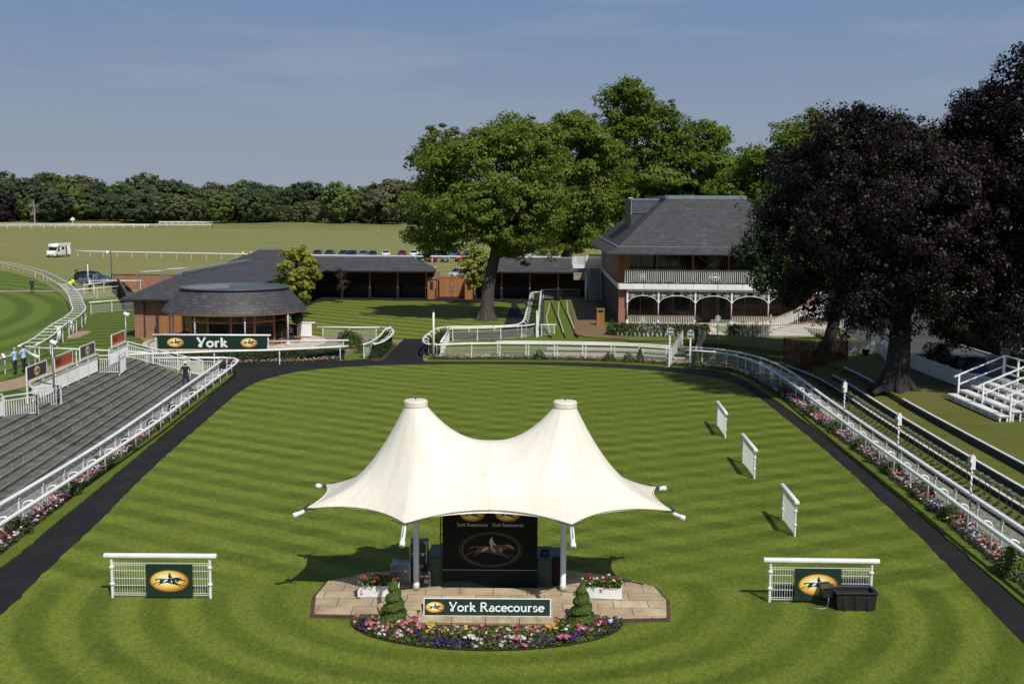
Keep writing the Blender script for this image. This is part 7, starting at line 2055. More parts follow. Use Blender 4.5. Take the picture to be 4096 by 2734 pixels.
# timber enclosure by the beech
t = thing('timber_enclosure', 'red-stained timber enclosure with slatted sides beside the leaning maple', 'enclosure', (19.6,77.5,.6))
q = [(18.75,78.6),(19.25,76.0),(22.6,77.0),(22.3,79.4)]
for i, (a, b) in enumerate(zip(q, q[1:]+q[:1])):
    a = Vector((*a,.5)); b = Vector((*b,.5)); mb = MB()
    for z in (0.15,.29,.43,.57,.71): mb.bar(a+Vector((0,0,z)), b+Vector((0,0,z)), .04, .125)
    w_ = mb.build('boarded_side', M['deckwood'], t)
    mb = MB(); n = int((b-a).length/.16)
    for k in range(n+1):
        p = a.lerp(b, k/n); mb.bar(p+Vector((0,0,.78)), p+Vector((0,0,1.62)), .035, .05, up=(0,1,0))
    mb.bar(a+Vector((0,0,1.66)), b+Vector((0,0,1.66)), .11, .06); mb.build('balustrade', M['deckwood'], w_)
    mb = MB(); mb.box((a.x,a.y,1.35),(.12,.12,1.75)); mb.build('post', M['deckwood'], t)
# steps with white perforated side panels, path signs
for k in range(5):
    t = thing('entrance_step', 'dark rubber-topped step between the white side panels, number %s counted from the walkway' % ['one','two','three','four','five'][k], 'step', (12.25+.36*k,81.9+1.05*k,.0), R(-19), 'steps between the white side panels')
    mb = MB(); mb.box((0,.5,.08+.14*k-.06),(1.6,1.04,.16)); mb.build('tread', M['walk'] if k % 2 else M['verge'], t, local=True)
    mb = MB(); mb.box((0,-.05,.08+.14*k-.055),(1.6,.09,.17)); mb.build('nosing', M['kerb'], t, local=True)
for lab, a, b in (('left',(11.4,81.7,.1),(12.95,86.8,.75)),('right',(13.2,81.9,.1),(14.9,88.2,.75))):
    A, B = Vector(a), Vector(b); t = thing('side_panel', 'white perforated side panel with brown handrail, %s of the entrance steps' % lab, 'balustrade', a)
    mb = MB(); U = Vector((0,0,1)); n = Vector((B.y-A.y,-(B.x-A.x),0)).normalized()*.015
    mb.add([A-n+U*.15,B-n+U*.1,B-n+U*1.0,A-n+U*1.0,A+n+U*.15,B+n+U*.1,B+n+U*1.0,A+n+U*1.0], [(0,1,2,3),(7,6,5,4),(0,4,5,1),(1,5,6,2),(2,6,7,3),(3,7,4,0)]); mb.build('sheet', M['white2'], t)
    mb = MB(); mb.bar(A+U*1.05, B+U*1.05, .09, .06); mb.build('handrail', M['oak'], t)
    for p in (A, A.lerp(B,.5), B):
        mb = MB(); mb.bar(p-U*.1, p+U*1.02, .06, .06, up=(0,1,0)); mb.build('post', M['white'], t)
mb = MB(); mb.flat([(11.0,79.5),(12.6,78.9),(13.1,81.7),(11.7,81.9)], .045); struct('path.001', mb, M['walk'])
def sign_paddle(label, x, y, z0, h, txt, rz=0):
    t = thing('paddle_sign', label, 'sign', (x,y,z0), rz, 'blue paddle signs near the pavilion')
    mb = MB(); mb.bx((-.055,-.045,0),(.055,.045,h)); mb.build('post', M['white'], t, local=True)
    q_ = .68
    O = [(a*q_,b*q_) for a, b in [(-.33,.05),(-.33,.55),(-.27,.66),(-.15,.72),(-.10,.80),(.10,.80),(.15,.72),(.27,.66),(.33,.55),(.33,.05),(.20,-.06),(-.20,-.06)]]
    mb = MB(); k = len(O)
    mb.add([(a,-.06,h+b) for a, b in O]+[(a,-.03,h+b) for a, b in O], [tuple(range(k)), tuple(range(2*k-1,k-1,-1))]+[(i,i+k,(i+1) % k+k,(i+1) % k) for i in range(k)]); p_ = mb.build('plate', M['cream'], t, local=True)
    I = [(a*.90,.04+(b-.0)*.88) for a, b in O]
    mb = MB(); mb.add([(a,-.065,h+b) for a, b in I], [tuple(range(k))]); mb.build('face', M['teal'], p_, local=True)
    emblem(p_, 0, h+.64*q_, .17*q_, -.066, M['gold'], M['oval'], M['letter_black'], M['letter_black'])
    mb = MB()
    if txt: lettering(mb, txt, 0, h+.22*q_, .24*q_, .17, -.068, center=True, sx=1.05)
    else:
        for k, (w_, z) in enumerate(((.40,.46),(.36,.36),(.42,.24),(.34,.14))): mb.box((0,-.068,h+z*q_),(w_*q_,.004,.05*q_))
    mb.build('lettering', M['letter'], p_, local=True)
sign_paddle('blue York paddle sign on a white post left of the entrance steps, in sunlight', 11.05, 80.0, 0, 2.2, 'York')
sign_paddle('blue York paddle sign on a white post in shade, beside the man in the blazer', 12.4, 79.4, 0, 2.1, 'York')
sign_paddle('blue paddle sign with lines of small print by the pavilion door path', 16.36, 91.0, .79, 1.25, None)
sign_paddle('blue paddle sign seen nearly edge-on beside the right-hand picket fence', 20.9, 92.6, .79, 1.2, None, R(62))

# ------------------------------------------------------------------ cafe garden on the right
t = thing('garden_planter', 'long white planter box on a concrete plinth at the end of the road hedge', 'planter', (34.4,77.2,1.08))
mb = MB(); mb.bx((-1.1,-.6,0),(3.4,.6,.62)); mb.build('plinth', mat('pale_concrete', (.42,.40,.36), .85, var=.2), t, local=True)
mb = MB(); mb.bx((-1.15,-.65,.62),(3.5,.65,1.15)); mb.build('box', M['white'], t, local=True)
lp_ = np.stack([rngf.uniform(-1.0,3.3,700), rngf.uniform(-.5,.5,700), 1.15+.25*rngf.random(700)], 1)
f = flower_mass('flowers', [(rngf.uniform(-1,3.3), rngf.uniform(-.5,.5), 1.38+.05*rngf.random(), rngf.choice(['white','white','pale','lilac'])) for _ in range(60)], lp_, .10, None, .07, 7, None, None, .06); adopt(f, t)
picket('picket_fence', 'grey-white picket fence round the cafe garden under the beech branches', [(39.4,92),(40.2,100),(42,108)], 1.08, 1.0, PG)
picket('picket_fence', 'white picket fence at the back of the cafe garden', [(44,119),(49,121),(56,122)], 1.08, 1.5, PG, step=.2)
ch = thing('cafe_chair', 'tan woven cafe chair with metal legs', 'chair', (0,0,0), 0, 'tan chairs in the cafe garden')
M['rattan'] = mat('tan_weave', (.42,.28,.10), .6, var=.2, vscale=20)
mb = MB(); mb.bx((-.24,-.23,.43),(.24,.23,.46)); mb.build('seat', M['rattan'], ch, local=True, bevel=.01)
mb = MB(); mb.add([(.25*math.cos(a),.25*math.sin(a),z) for z in (.55,.86) for a in np.linspace(R(20),R(160),9)], [(i,i+1,i+10,i+9) for i in range(8)]); mb.build('backrest', M['rattan'], ch, local=True)
mb = MB()
for x in (-.22,.22):
    for y in (-.2,.22): mb.tube([(x,y,0),(x,y,.44 if y < 0 else .84)], .014, 5)
    mb.tube([(x,-.2,.44),(x,-.2,.66),(x,.2,.66)], .014, 5)
mb.build('frame', M['chrome'], ch, local=True)
tb = thing('cafe_table', 'round metal cafe table', 'table', (0,0,0), 0, 'metal tables in the cafe garden')
mb = MB(); mb.lathe([(0,.72),(.40,.72),(.40,.745),(0,.745)], (0,0,0), 20); mb.build('tabletop', M['chrome'], tb, local=True)
mb = MB(); mb.lathe([(.25,0),(.25,.02),(.03,.05),(.03,.72)], (0,0,0), 10); mb.build('pedestal', M['steel'], tb, local=True)
k = 0
for i, (x, y) in enumerate(((38.6,89.5),(41.2,101.5),(43.6,106),(46.5,111),(44.4,101.8),(47.5,106.3),(49.5,111.5))):
    o = tb if i == 0 else dup(tb); o.location = (x,y,1.10)
    tag(o, 'round metal cafe table, nearest the white planter' if i == 0 else 'round metal table farther back in the cafe garden')
    for a in (40,150,260):
        c = ch if k == 0 else dup(ch); k += 1
        c.location = (x+.72*math.cos(R(a)), y+.72*math.sin(R(a)), 1.10); c.rotation_euler = (0,0,R(a-90))
        tag(c, 'tan woven chair at the cafe table nearest the white planter' if i == 0 else 'tan woven chair farther back in the cafe garden')
for x, lab in ((34.9,'left'),(39.3,'right')):
    t = thing('round_planter', 'low round stone planter of pink flowers far back on the road, %s one' % lab, 'planter', (x,133,1.09))
    mb = MB(); mb.lathe([(1.1,0),(1.15,.45),(1.0,.45),(.95,.38),(0,.38)], (0,0,0), 24); mb.build('bowl', M['york_stone'], t, True, local=True)
    lp_ = np.stack([rngf.normal(size=200)*.4, rngf.normal(size=200)*.4, .4+.25*rngf.random(200)], 1)
    f = flower_mass('flowers', [(rngf.normal()*.4, rngf.normal()*.4, .66, 'pink') for _ in range(25)], lp_, .2, None, .12, 6, None, None, .1)
    adopt(f, t)
# covered machine on the road
t = thing('covered_trolley', 'low trolley under crumpled black plastic with a blue box, behind the bleacher', 'trolley', (28.2,70.2,1.09))
mb = MB(); n = 14; vs_ = []
for z, k_ in ((.05,1.05),(.45,1.0),(.8,.95),(1.02,.8),(1.06,.2)):
    for j in range(n):
        a = 2*PI*j/n; w_ = 1+.09*math.sin(j*2.7+z*9); vs_.append((1.0*k_*w_*math.copysign(abs(math.cos(a))**.5,math.cos(a)), .6*k_*w_*math.copysign(abs(math.sin(a))**.5,math.sin(a)), z+.03*math.sin(j*1.9)))
mb.add(vs_, [(i*n+j, i*n+(j+1) % n, (i+1)*n+(j+1) % n, (i+1)*n+j) for i in range(4) for j in range(n)]+[tuple(4*n+j for j in range(n))]); mb.build('plastic_cover', mat('black_film', (.015,.015,.017), .22), t, local=True)
mb = MB(); mb.bx((-.1,-.75,.0),(.85,-.2,.42)); mb.build('blue_box', M['blue'], t, local=True, bevel=.02)
t = thing('plant_pot', 'black plant pot by the picket fence near the leaning maple', 'pot', (24.3,78.4,1.0))
mb = MB(); mb.lathe([(.18,0),(.25,.42),(.27,.42),(.27,.46),(.22,.46),(.2,.4),(0,.4)], (0,0,0), 14); mb.build('pot', M['black'], t, True, local=True)
t = thing('drain_pipe', 'ribbed dark green pipe lying along the grass steps beside the small gate', 'pipe', (2.75,110,.2))
mb = MB(); P = [(2.55+.028*(y-98),y,.22+.0*y) for y in np.arange(99.5,134,.28)]; mb.tube(P, [.17+.03*(i % 2) for i in range(len(P))], 8); mb.build('pipe_body', M['green_paint'], t)

# ------------------------------------------------------------------ open field: rails, cars, camper
fr = smooth_path([(-92,242),(-84.3,239),(-73,236.4),(-61,233.6),(-50,231),(-38,229),(-25,227.8),(-12,227.6),(-2,228),(10,229)], 3.)
straight_rail('field_rail', 'long white rail across the common from the camper to behind the sycamore', 'running rail', fr, 1.35, d=3.35, start=.8, mesh=None, rail=(.28,.22), m=M['white'])
def far_rail(label, pts, h, d):
    P = [Vector((*p,0)) for p in pts]; t = thing('far_rail', label, 'running rail', tuple(P[0]), 0, 'white rails on the far side of the course')
    mb = MB()
    for a, b in zip(P[:-1], P[1:]): mb.bar(a+Vector((0,0,h)), b+Vector((0,0,h)), .3, .28); mb.bar(a+Vector((0,0,h*.5)), b+Vector((0,0,h*.5)), .05, .05)
    mb.build('top_rail', M['white'], t)
    mb = MB()
    for p, _ in resample(P, d): mb.bar(p, p+Vector((0,0,h)), .16, .16, up=(0,1,0))
    o = mb.build('posts', M['white'], t); tag(o, kind='stuff')
far_rail('nearer of the two long white rails far across the course', [(-262,500),(-208,516),(-171,543)], 1.5, 5.)
far_rail('farther of the two long white rails far across the course', [(-290,556),(-240,552),(-195,548),(-146,560)], 1.6, 5.)
far_rail('doubled white rail enclosure at the right end of the far rails', [(-176,575),(-150,578),(-150,566),(-172,562)], 2.6, 3.)
t = thing('course_marker', 'small white course marker sign at the foot of the far wood', 'sign', (-214,562,.5))
mb = MB(); mb.bar((0,0,0),(0,0,2.4),.2,.2,up=(0,1,0)); mb.build('post', M['white'], t, local=True); mb = MB(); mb.add([(-1,0,2.6),(1,0,2.6),(.9,0,3.6),(0,0,4.2),(-.9,0,3.6)], [(0,1,2,3,4)]); mb.build('plate', M['letter'], t, local=True)

paint = {}
def car_paint(k, c):
    if k not in paint: paint[k] = mat('car_paint_'+k, c, .25, .0, .6, **{'Coat Weight': .5})
    return paint[k]
CARP = {'black':(.012,.013,.016),'navy':(.018,.03,.07),'maroon':(.16,.012,.02),'slate':(.09,.12,.16),'red':(.5,.015,.02),'silver':(.38,.40,.42),'white':(.75,.75,.75),'blue':(.05,.16,.42),'charcoal':(.035,.04,.045)}
def make_car(color, label, tall=1.0, long=1.0, detail=True, group='cars parked on the common'):
    t = thing('parked_car', label, 'car', (0,0,0), 0, group)
    m = car_paint(color, CARP[color])
    #        x, z_bottom, z_belt, half width belt, z_roof, half width roof
    stt = [(-2.18,.42,.62,.70,.64,.62),(-2.14,.30,.92,.80,.95,.74),(-2.02,.24,.98,.86,1.12,.74),(-1.70,.24,.98,.88,1.40,.66),(-1.1,.22,.97,.89,1.47,.64),(-.2,.22,.96,.90,1.50,.64),(.35,.22,.95,.90,1.43,.63),(.80,.22,.94,.89,1.17,.70),(1.12,.22,.93,.88,.96,.80),(1.7,.24,.84,.86,.87,.74),(2.05,.28,.70,.78,.74,.66),(2.18,.40,.56,.66,.58,.55)]
    vs_ = []; stt = [(x*long,a,b,c,(d-.95)*tall+.95 if d > .96 else d,e) for x,a,b,c,d,e in stt]
    for x, zb_, zl, w, zr, wr in stt:
        vs_ += [(x,-w*.92,zb_),(x,-w,zb_+.22),(x,-w,zl),(x,-wr,zr),(x,0,zr+.02),(x,wr,zr),(x,w,zl),(x,w,zb_+.22),(x,w*.92,zb_)]
    n = 9; f = [(i*n+j,(i+1)*n+j,(i+1)*n+(j+1) % n,i*n+(j+1) % n) for i in range(len(stt)-1) for j in range(n)]
    f += [tuple(range(n-1,-1,-1)), tuple((len(stt)-1)*n+j for j in range(n))]
    mb = MB(); mb.add(vs_, f); mb.build('body', m, t, True, local=True)
    g = MB(); P = lambda i, k: Vector(vs_[i*n+k])
    def pane(a, b, c, d, out):
        q = [a,b,c,d]; ctr = sum(q, Vector())/4; g.add([p.lerp(ctr,.10)+out for p in q], [(0,1,2,3)])
    for s, lo, hi in ((-1,2,3),(1,6,5)):
        o = Vector((0,s*.012,.006))
        pane(P(2,lo),P(4,lo),P(4,hi),P(3,hi),o); pane(P(4,lo),P(5,lo),P(5,hi),P(4,hi),o); pane(P(5,lo),P(8,lo),P(7,hi),P(6,hi),o)
    pane(P(6,3),P(8,3),P(8,5),P(6,5),Vector((.03,0,.05))); pane(P(3,3),P(2,3),P(2,5),P(3,5),Vector((-.03,0,.03)))
    g.build('windows', M['carglass'], t, local=True)
    for x in (-1.32*long,1.36*long):
        for s in (-1,1):
            mb = MB(); mb.tube([(x,s*.74,.32),(x,s*.925,.32)], .32, 14); w_ = mb.build('wheel', M['rubber'], t, local=True)
            mb = MB(); mb.tube([(x,s*.92,.32),(x,s*.935,.32)], .20, 10); mb.build('rim', M['steel'], w_, local=True)
    for s in (-1,1):
        mb = MB(); mb.box((2.08*long,s*.56,.66),(.16,.26,.12),0,0); mb.build('headlight', M['chrome'], t, local=True)
        mb = MB(); mb.box((.62*long,s*.97,.98),(.14,.14,.10)); mb.build('mirror', m, t, local=True)
    mb = MB(); mb.box((2.19*long,0,.44),(.02,.5,.11)); mb.build('number_plate', M['letter'], t, local=True)
    return t
protc = {}
def car(color, label, x, y, rz, tall=1.0, long=1.0, group='cars parked on the common'):
    key = (color, tall, long)
    if key not in protc: protc[key] = make_car(color, label, tall, long, True, group); o = protc[key]
    else: o = dup(protc[key])
    o.location = (x,y,0); o.rotation_euler = (0,0,R(rz)); tag(o, label, None, group)
front = [('black',-18.5,230,'black hatchback'),('maroon',-16.1,229.6,'maroon hatchback'),('slate',-13.5,229.8,'blue-grey saloon'),('red',-10.6,231,'bright red hatchback'),('charcoal',-7.6,231,'charcoal car half hidden by the sapling'),('silver',-4.6,231,'silver car behind the sycamore trunk')]
for c, x, y, lab in front: car(c, lab+' in the front row of cars on the common', x, y+2, -84+rngf.normal()*5)
for c, x, lab, tl in (('white',-46.8,'white estate at the left end',1.1),('navy',-43,'navy car second from the left end',1),('charcoal',-40.4,'dark grey car third from the left end',1),('charcoal',-37.2,'charcoal car left of the dark trio',1),('black',-35.2,'black car in the dark trio',1.05),('slate',-32.6,'blue-grey car',1),('navy',-30.5,'dark blue estate beside the white car',1.05),('white',-28.0,'small white car above the stable ridge',1.02),('maroon',-24.4,'dark maroon car',1),('white',-21.7,'white car just left of the gap in the roofs',1.12),('charcoal',-19.0,'charcoal car behind the black hatchback',1),('navy',-16.4,'navy car behind the maroon hatchback',1.05),('blue',-12.6,'bright blue car behind the red hatchback',1),('black',-9.6,'black people carrier above the sapling',1.15),('charcoal',-6.7,'grey car left of the sycamore trunk',1.1),('slate',-4.0,'slate car touching the sycamore trunk',1.0),('red',1.0,'dark red car right of the sycamore trunk',1.1),('silver',3.6,'silver van-like car right of the trunk',1.3),('charcoal',6.6,'charcoal car under the second sycamore',1.1),('black',9.2,'black car under the second sycamore',1.05),('navy',12.4,'navy car near the outside stairs',1.1)):
    car(c, lab+' in the second row of cars', x*.985, 250+rngf.normal()*1.0, -88+rngf.normal()*6, tl)
car('silver', 'silver grey car parked alone behind the double gates', -8.3, 179, -128, 1.12)
car('navy', 'dark car parked behind the others above the blue one', -14.0, 268, -90, 1.15)
car('black', 'black estate car, farther of the two beside the brick wall', -60.0, 164, -4, 1.12, 1.08, 'estate cars beside the brick wall')
car('slate', 'grey estate car, nearer of the two beside the brick wall', -57.0, 157.6, -3, .98, 1.03, 'estate cars beside the brick wall')
# motorhome
mh = thing('motorhome', 'white motorhome standing alone on the common', 'motorhome', (-95.0,241,0), R(-96))
st_ = lambda x, z0, z1, w: [(x,-w,z0),(x,-w,z1),(x,w,z1),(x,w,z0)]
mb = MB(); mb.bx((-3.4,-1.12,.45),(1.35,1.12,2.85)); mb.build('coach_body', M['white'], mh, local=True, bevel=.12)
mb = MB(); vs_ = sum([st_(x,z0,z1,w) for x,z0,z1,w in ((1.3,.4,2.1,1.05),(1.9,.4,2.0,1.03),(2.65,.38,1.38,1.0),(3.15,.4,1.15,.95),(3.3,.45,.8,.85))], []); mb.add(vs_, [(i*4+j,i*4+(j+1) % 4,(i+1)*4+(j+1) % 4,(i+1)*4+j) for i in range(4) for j in range(4)]+[(0,3,2,1),(16,17,18,19)]); mb.build('cab', M['white'], mh, local=True)
mb = MB(); vs_ = sum([st_(x,z0,z1,w) for x,z0,z1,w in ((1.3,2.1,2.9,1.1),(2.0,2.05,2.75,1.08),(2.35,2.05,2.35,1.0))], []); mb.add(vs_, [(i*4+j,i*4+(j+1) % 4,(i+1)*4+(j+1) % 4,(i+1)*4+j) for i in range(2) for j in range(4)]+[(0,3,2,1),(8,9,10,11)]); mb.build('overcab', M['white'], mh, True, local=True)
mb = MB(); mb.add([(1.96,-.92,1.98),(1.96,.92,1.98),(2.66,.9,1.42),(2.66,-.9,1.42)], [(0,1,2,3)]); mb.build('windscreen', M['carglass'], mh, local=True)
for s in (-1,1):
    mb = MB(); mb.add([(1.45,s*1.056,1.25),(2.45,s*1.03,1.3),(1.95,s*1.045,1.9),(1.45,s*1.056,1.95)], [(0,1,2,3)]); mb.build('cab_window', M['carglass'], mh, local=True)
    mb = MB(); mb.bx((-.4,s*1.125,1.55),(.7,s*1.13,2.15)); mb.build('side_window', M['carglass'], mh, local=True)
    mb = MB(); mb.bx((-3.1,s*1.125,1.6),(-2.2,s*1.13,2.3)); mb.build('side_window', M['carglass'], mh, local=True)
    mb = MB(); mb.box((3.2,s*.68,.85),(.15,.34,.2)); mb.build('headlight', M['chrome'], mh, local=True)
    for x in (-2.0,2.5):
        mb = MB(); mb.tube([(x,s*.85,.36),(x,s*1.08,.36)], .36, 14); w_ = mb.build('wheel', M['rubber'], mh, local=True); mb = MB(); mb.tube([(x,s*1.07,.36),(x,s*1.09,.36)], .2, 10); mb.build('rim', M['steel'], w_, local=True)
mb = MB(); mb.bx((-1.6,1.122,.55),(-.95,1.13,2.35)); mb.build('doorway', M['dark'], mh, local=True); mb = MB(); mb.box((-1.68,1.42,1.45),(.05,.62,1.8)); mb.build('door', M['white'], mh, local=True)
mb = MB(); mb.bx((-1.6,-.5,2.85),(-.6,.5,2.95)); mb.bx((-2.8,-.3,2.85),(-2.2,.3,2.95)); mb.build('roof_light', M['grey'], mh, local=True)
mb = MB(); mb.box((3.25,0,.55),(.1,1.3,.18)); mb.build('grille', M['black'], mh, local=True)
t = thing('folding_chair', 'orange folding chair standing beside the motorhome door', 'chair', (-92.6,239.0,0), R(200))
M['orange_cloth'] = mat('orange_canvas', (.62,.13,.02), .7)
mb = MB(); mb.bar((-.3,0,.45),(.3,0,.42),.55,.04); mb.build('seat', M['orange_cloth'], t, local=True); mb = MB(); mb.bar((-.3,0,.46),(-.55,0,1.25),.55,.04); mb.build('backrest', M['orange_cloth'], t, local=True)
mb = MB()
for y in (-.28,.28): mb.tube([(-.35,y,0),(.3,y,.45)], .025, 5); mb.tube([(.35,y,0),(-.3,y,.45)], .025, 5)
mb.build('legs', M['steel'], t, local=True)
# lamp post and marker near the crossing
t = thing('lamp_post', 'grey lamp post with a hooked arm and hanging globe by the parked estate cars', 'street lamp', (-55.3,158.6,0))
mb = MB(); mb.tube([(0,0,0),(0,0,4.6),(-.05,0,4.85),(-.25,0,5.0),(-.45,0,4.9),(-.5,0,4.7)], [.10,.08,.06,.05,.05,.05], 8); mb.build('pole', M['grey'], t, True, local=True)
mb = MB(); mb.lathe([(.0,4.15),(.16,4.22),(.2,4.4),(.16,4.58),(.06,4.68),(0,4.7)], (-.5,0,0), 12); mb.build('globe', M['letter'], t, True, local=True)
t = thing('marker_post', 'tall plain white post by the parked estate cars', 'post', (-57.6,156,0)); mb = MB(); mb.tube([(0,0,0),(0,0,2.9)], .06, 8); mb.build('post_shaft', M['white'], t, True, local=True); mb = MB(); mb.lathe([(.16,0),(.16,.12),(.12,.14)], (0,0,0), 8); mb.build('foot', M['grey'], t, local=True)
t = thing('crow', 'black crow on the grass of the common left of the lamp post', 'bird', (-70.5,186,0), R(30))
mb = MB(); mb.tube([(-.45,0,.22),(-.2,0,.30),(.05,0,.42),(.2,0,.58),(.3,0,.60),(.42,0,.57)], [.03,.10,.13,.08,.07,.01], 8); mb.tube([(0,.05,.35),(.02,.05,.0)], .02, 5); mb.tube([(0,-.05,.35),(.02,-.05,.0)], .02, 5); mb.build('body', M['black'], t, True, local=True)

# ------------------------------------------------------------------ people
M['cloth_navy'] = mat('navy_cloth', (.012,.015,.03), .85); M['cloth_black'] = mat('black_cloth', (.012,.012,.013), .85); M['cloth_sky'] = mat('pale_blue_shirt', (.38,.52,.78), .8, var=.08)
M['cloth_teal'] = mat('teal_blazer', (.010,.07,.12), .8); M['cloth_hivis'] = mat('yellow_vest', (.62,.78,.03), .7); M['cloth_red'] = mat('red_jacket', (.5,.03,.03), .8); M['cloth_white'] = mat('white_shirt', (.7,.7,.7), .8)
M['cloth_jean'] = mat('dark_denim', (.02,.03,.07), .85); M['hair_grey'] = mat('grey_hair', (.35,.35,.35), .7); M['hair_dark'] = mat('dark_hair', (.02,.015,.012), .6); M['straw'] = mat('straw_hat', (.62,.50,.30), .8); M['shoe'] = mat('shoe_leather', (.012,.011,.01), .4)
def person(label, loc, rz, shirt, trousers, hair='hair_dark', h=1.76, pose='stand', sleeves=True, hat=None, vest=None):
    """one skinned body; x to the figure's left, faces -Y"""
    t = thing('person', label, 'person', loc, R(rz)); k = h/1.76
    V_ = []; E_ = []; Rd = []
    def v(p, r, par=None):
        V_.append((p[0]*k,p[1]*k,p[2]*k)); Rd.append(r*k)
        if par is not None: E_.append((par, len(V_)-1))
        return len(V_)-1
    pel = v((0,0,.95), .15); ab = v((0,0,1.10), .145, pel); ct = v((0,.01,1.30), .165, ab); nk = v((0,.015,1.48), .06, ct)
    hd = v((0,-.005,1.60), .085, nk); tp = v((0,0,1.70), .075, hd); v((0,-.09,1.60), .03, hd)
    st2 = {'stand':((.0,.0),(.0,.0)),'walk':((-.16,.10),(.14,-.02)),'lean':((-.02,.0),(.10,.02))}[pose if pose in ('walk','lean') else 'stand']
    for s, (fy, _) in zip((-1,1), st2):
        hp = v((s*.10,.0,.88), .105, pel); kn = v((s*.11,fy*.45-.02,.50), .068, hp); an = v((s*.115,fy+.02,.09), .046, kn); v((s*.13,fy-.13,.04), .038, an)
        sh = v((s*.19,.01,1.43), .068, ct)
        if pose == 'behind': el, wr = (s*.27,.12,1.17), (s*.06,.17,1.0)
        elif pose in ('front','lean'): el, wr = (s*.27,-.10,1.18), (s*.10,-.36,1.16)
        elif pose == 'walk': el, wr = (s*.27,.05*s,1.16), (s*.30,-.12*s,.92)
        else: el, wr = (s*.26,.03,1.16), (s*.27,-.04,.90)
        e = v(el, .048, sh); w_ = v(wr, .032, e)
        d = (Vector(wr)-Vector(el)).normalized(); hp_ = Vector(wr)+d*.07; hand = v(tuple(hp_), .036, w_)
        sd_ = Vector((0,1,0)) if abs(d.z) > .5 else Vector((1,0,0))
        for q, ln in ((-.024,.070),(-.008,.08),(.008,.075),(.024,.06)):
            f1 = v(tuple(hp_+d*.04+sd_*q), .010, hand); v(tuple(hp_+d*(.04+ln)+sd_*q*1.1+Vector((-s*.015,0,0))), .008, f1)
        v(tuple(hp_+sd_*(-.055)+d*.03), .011, hand)
    me = bpy.data.meshes.new('body'); me.from_pydata(V_, E_, []); o = bpy.data.objects.new('body_tmp', me); COL.objects.link(o)
    sk = o.modifiers.new('skin', 'SKIN'); sk.use_smooth_shade = True
    for i, sv in enumerate(me.skin_vertices[0].data): sv.radius = (Rd[i],Rd[i]*(.72 if i in (0,1,2) else 1)); sv.use_root = i == 0
    sb_ = o.modifiers.new('sub', 'SUBSURF'); sb_.levels = 1; sb_.render_levels = 1
    dg = bpy.context.evaluated_depsgraph_get(); m2 = bpy.data.meshes.new_from_object(o.evaluated_get(dg)); bpy.data.objects.remove(o)
    m2.materials.clear()
    for q in ('skin', shirt, trousers, 'shoe'): m2.materials.append(M[q])
    for pg in m2.polygons:
        c = pg.center/k; arm = abs(c.x) > .17 or c.y < -.17
        if c.z > 1.50: i = 0
        elif c.z < .085: i = 3
        elif c.z < .97 and not (abs(c.x) > .2 and c.z > .72): i = 2
        else:
            i = 1
            if arm and (abs(c.x) > .2 or abs(c.y) > .15):
                if not sleeves and c.z < 1.22: i = 0
                elif c.z < .93 or c.y < -.33 or (pose == 'behind' and c.y > .12 and c.z < 1.04): i = 0
        pg.material_index = i; pg.use_smooth = True
    b = bpy.data.objects.new('body', m2); COL.objects.link(b); adopt(b, t)
    mb = MB(); mb.lathe([(.088,.0),(.096,.06),(.085,.12),(.05,.155),(0,.165)], (0,.018*k,1.60*k), 12); hr = mb.build('hair', M[hair], t, True, local=True)
    mb = MB()
    for s in (-1,1): mb.lathe([(0,-.014),(.012,0),(0,.014)], (s*.032*k,-.088*k,1.625*k), 6)
    mb.build('eyes', M['letter_black'], t, local=True)
    if hat:
        mb = MB(); mb.lathe([(.18,-.01),(.185,0),(.11,.015),(.10,.10),(.06,.13),(0,.13)], (0,.01,1.68*k), 16); mb.build('hat', M[hat], t, True, local=True)
    if vest:
        mb = MB(); mb.lathe([(.165,0),(.19,.2),(.205,.35),(.17,.46),(.09,.50)], (0,.01,.98*k), 14); vv = mb.build('vest', M[vest], t, True, local=True)
        mb = MB(); mb.lathe([(.186,.12),(.192,.17)], (0,.01,.98*k), 14); mb.build('reflective_band', M['letter_grey'], vv, local=True)
        for q in (vv,): q.scale = (1,.78,1)
    return t
person('man in black polo shirt and pale straw hat walking up the concrete steps', (-19.35,67.5,.02), 180, 'cloth_black', 'cloth_jean', 'hair_grey', 1.78, 'walk', False, 'straw')
person('grey-haired man in teal blazer standing in profile at the entrance steps', (13.9,86.4,.76), 75, 'cloth_teal', 'cloth_black', 'hair_grey', 1.80, 'behind')
a_ = person('grey-haired man in pale blue shirt leaning on the track rail, nearer one', (-32.15,73.7,0), 255, 'cloth_sky', 'cloth_navy', 'hair_grey', 1.80, 'lean', False)
person('dark-haired man in pale blue shirt leaning on the track rail, farther one', (-32.0,74.7,0), 250, 'cloth_sky', 'cloth_navy', 'hair_dark', 1.82, 'lean', False)
t = thing('racecard', 'white folded paper held by the grey-haired man at the track rail', 'paper', (-32.75,73.45,1.22), R(70)); mb = MB(); mb.box((0,0,.06),(.22,.02,.3),0,0,('X',R(-35))); mb.build('sheet', M['letter'], t, local=True); mb = MB(); mb.box((.0,.012,.06),(.2,.01,.28),0,0,('X',R(-30))); mb.build('back_sheet', M['letter'], t, local=True)
person('man in a navy jacket standing on the crossing path, seen from behind', (-59.4,142.0,.02), 180, 'cloth_navy', 'cloth_black', 'hair_dark', 1.86)
person('steward in yellow vest and dark cap at the track rail, nearer of the pair', (-54.6,141.8,.02), 170, 'cloth_hivis', 'cloth_black', 'hair_dark', 1.78, 'stand', False, None, 'cloth_hivis')
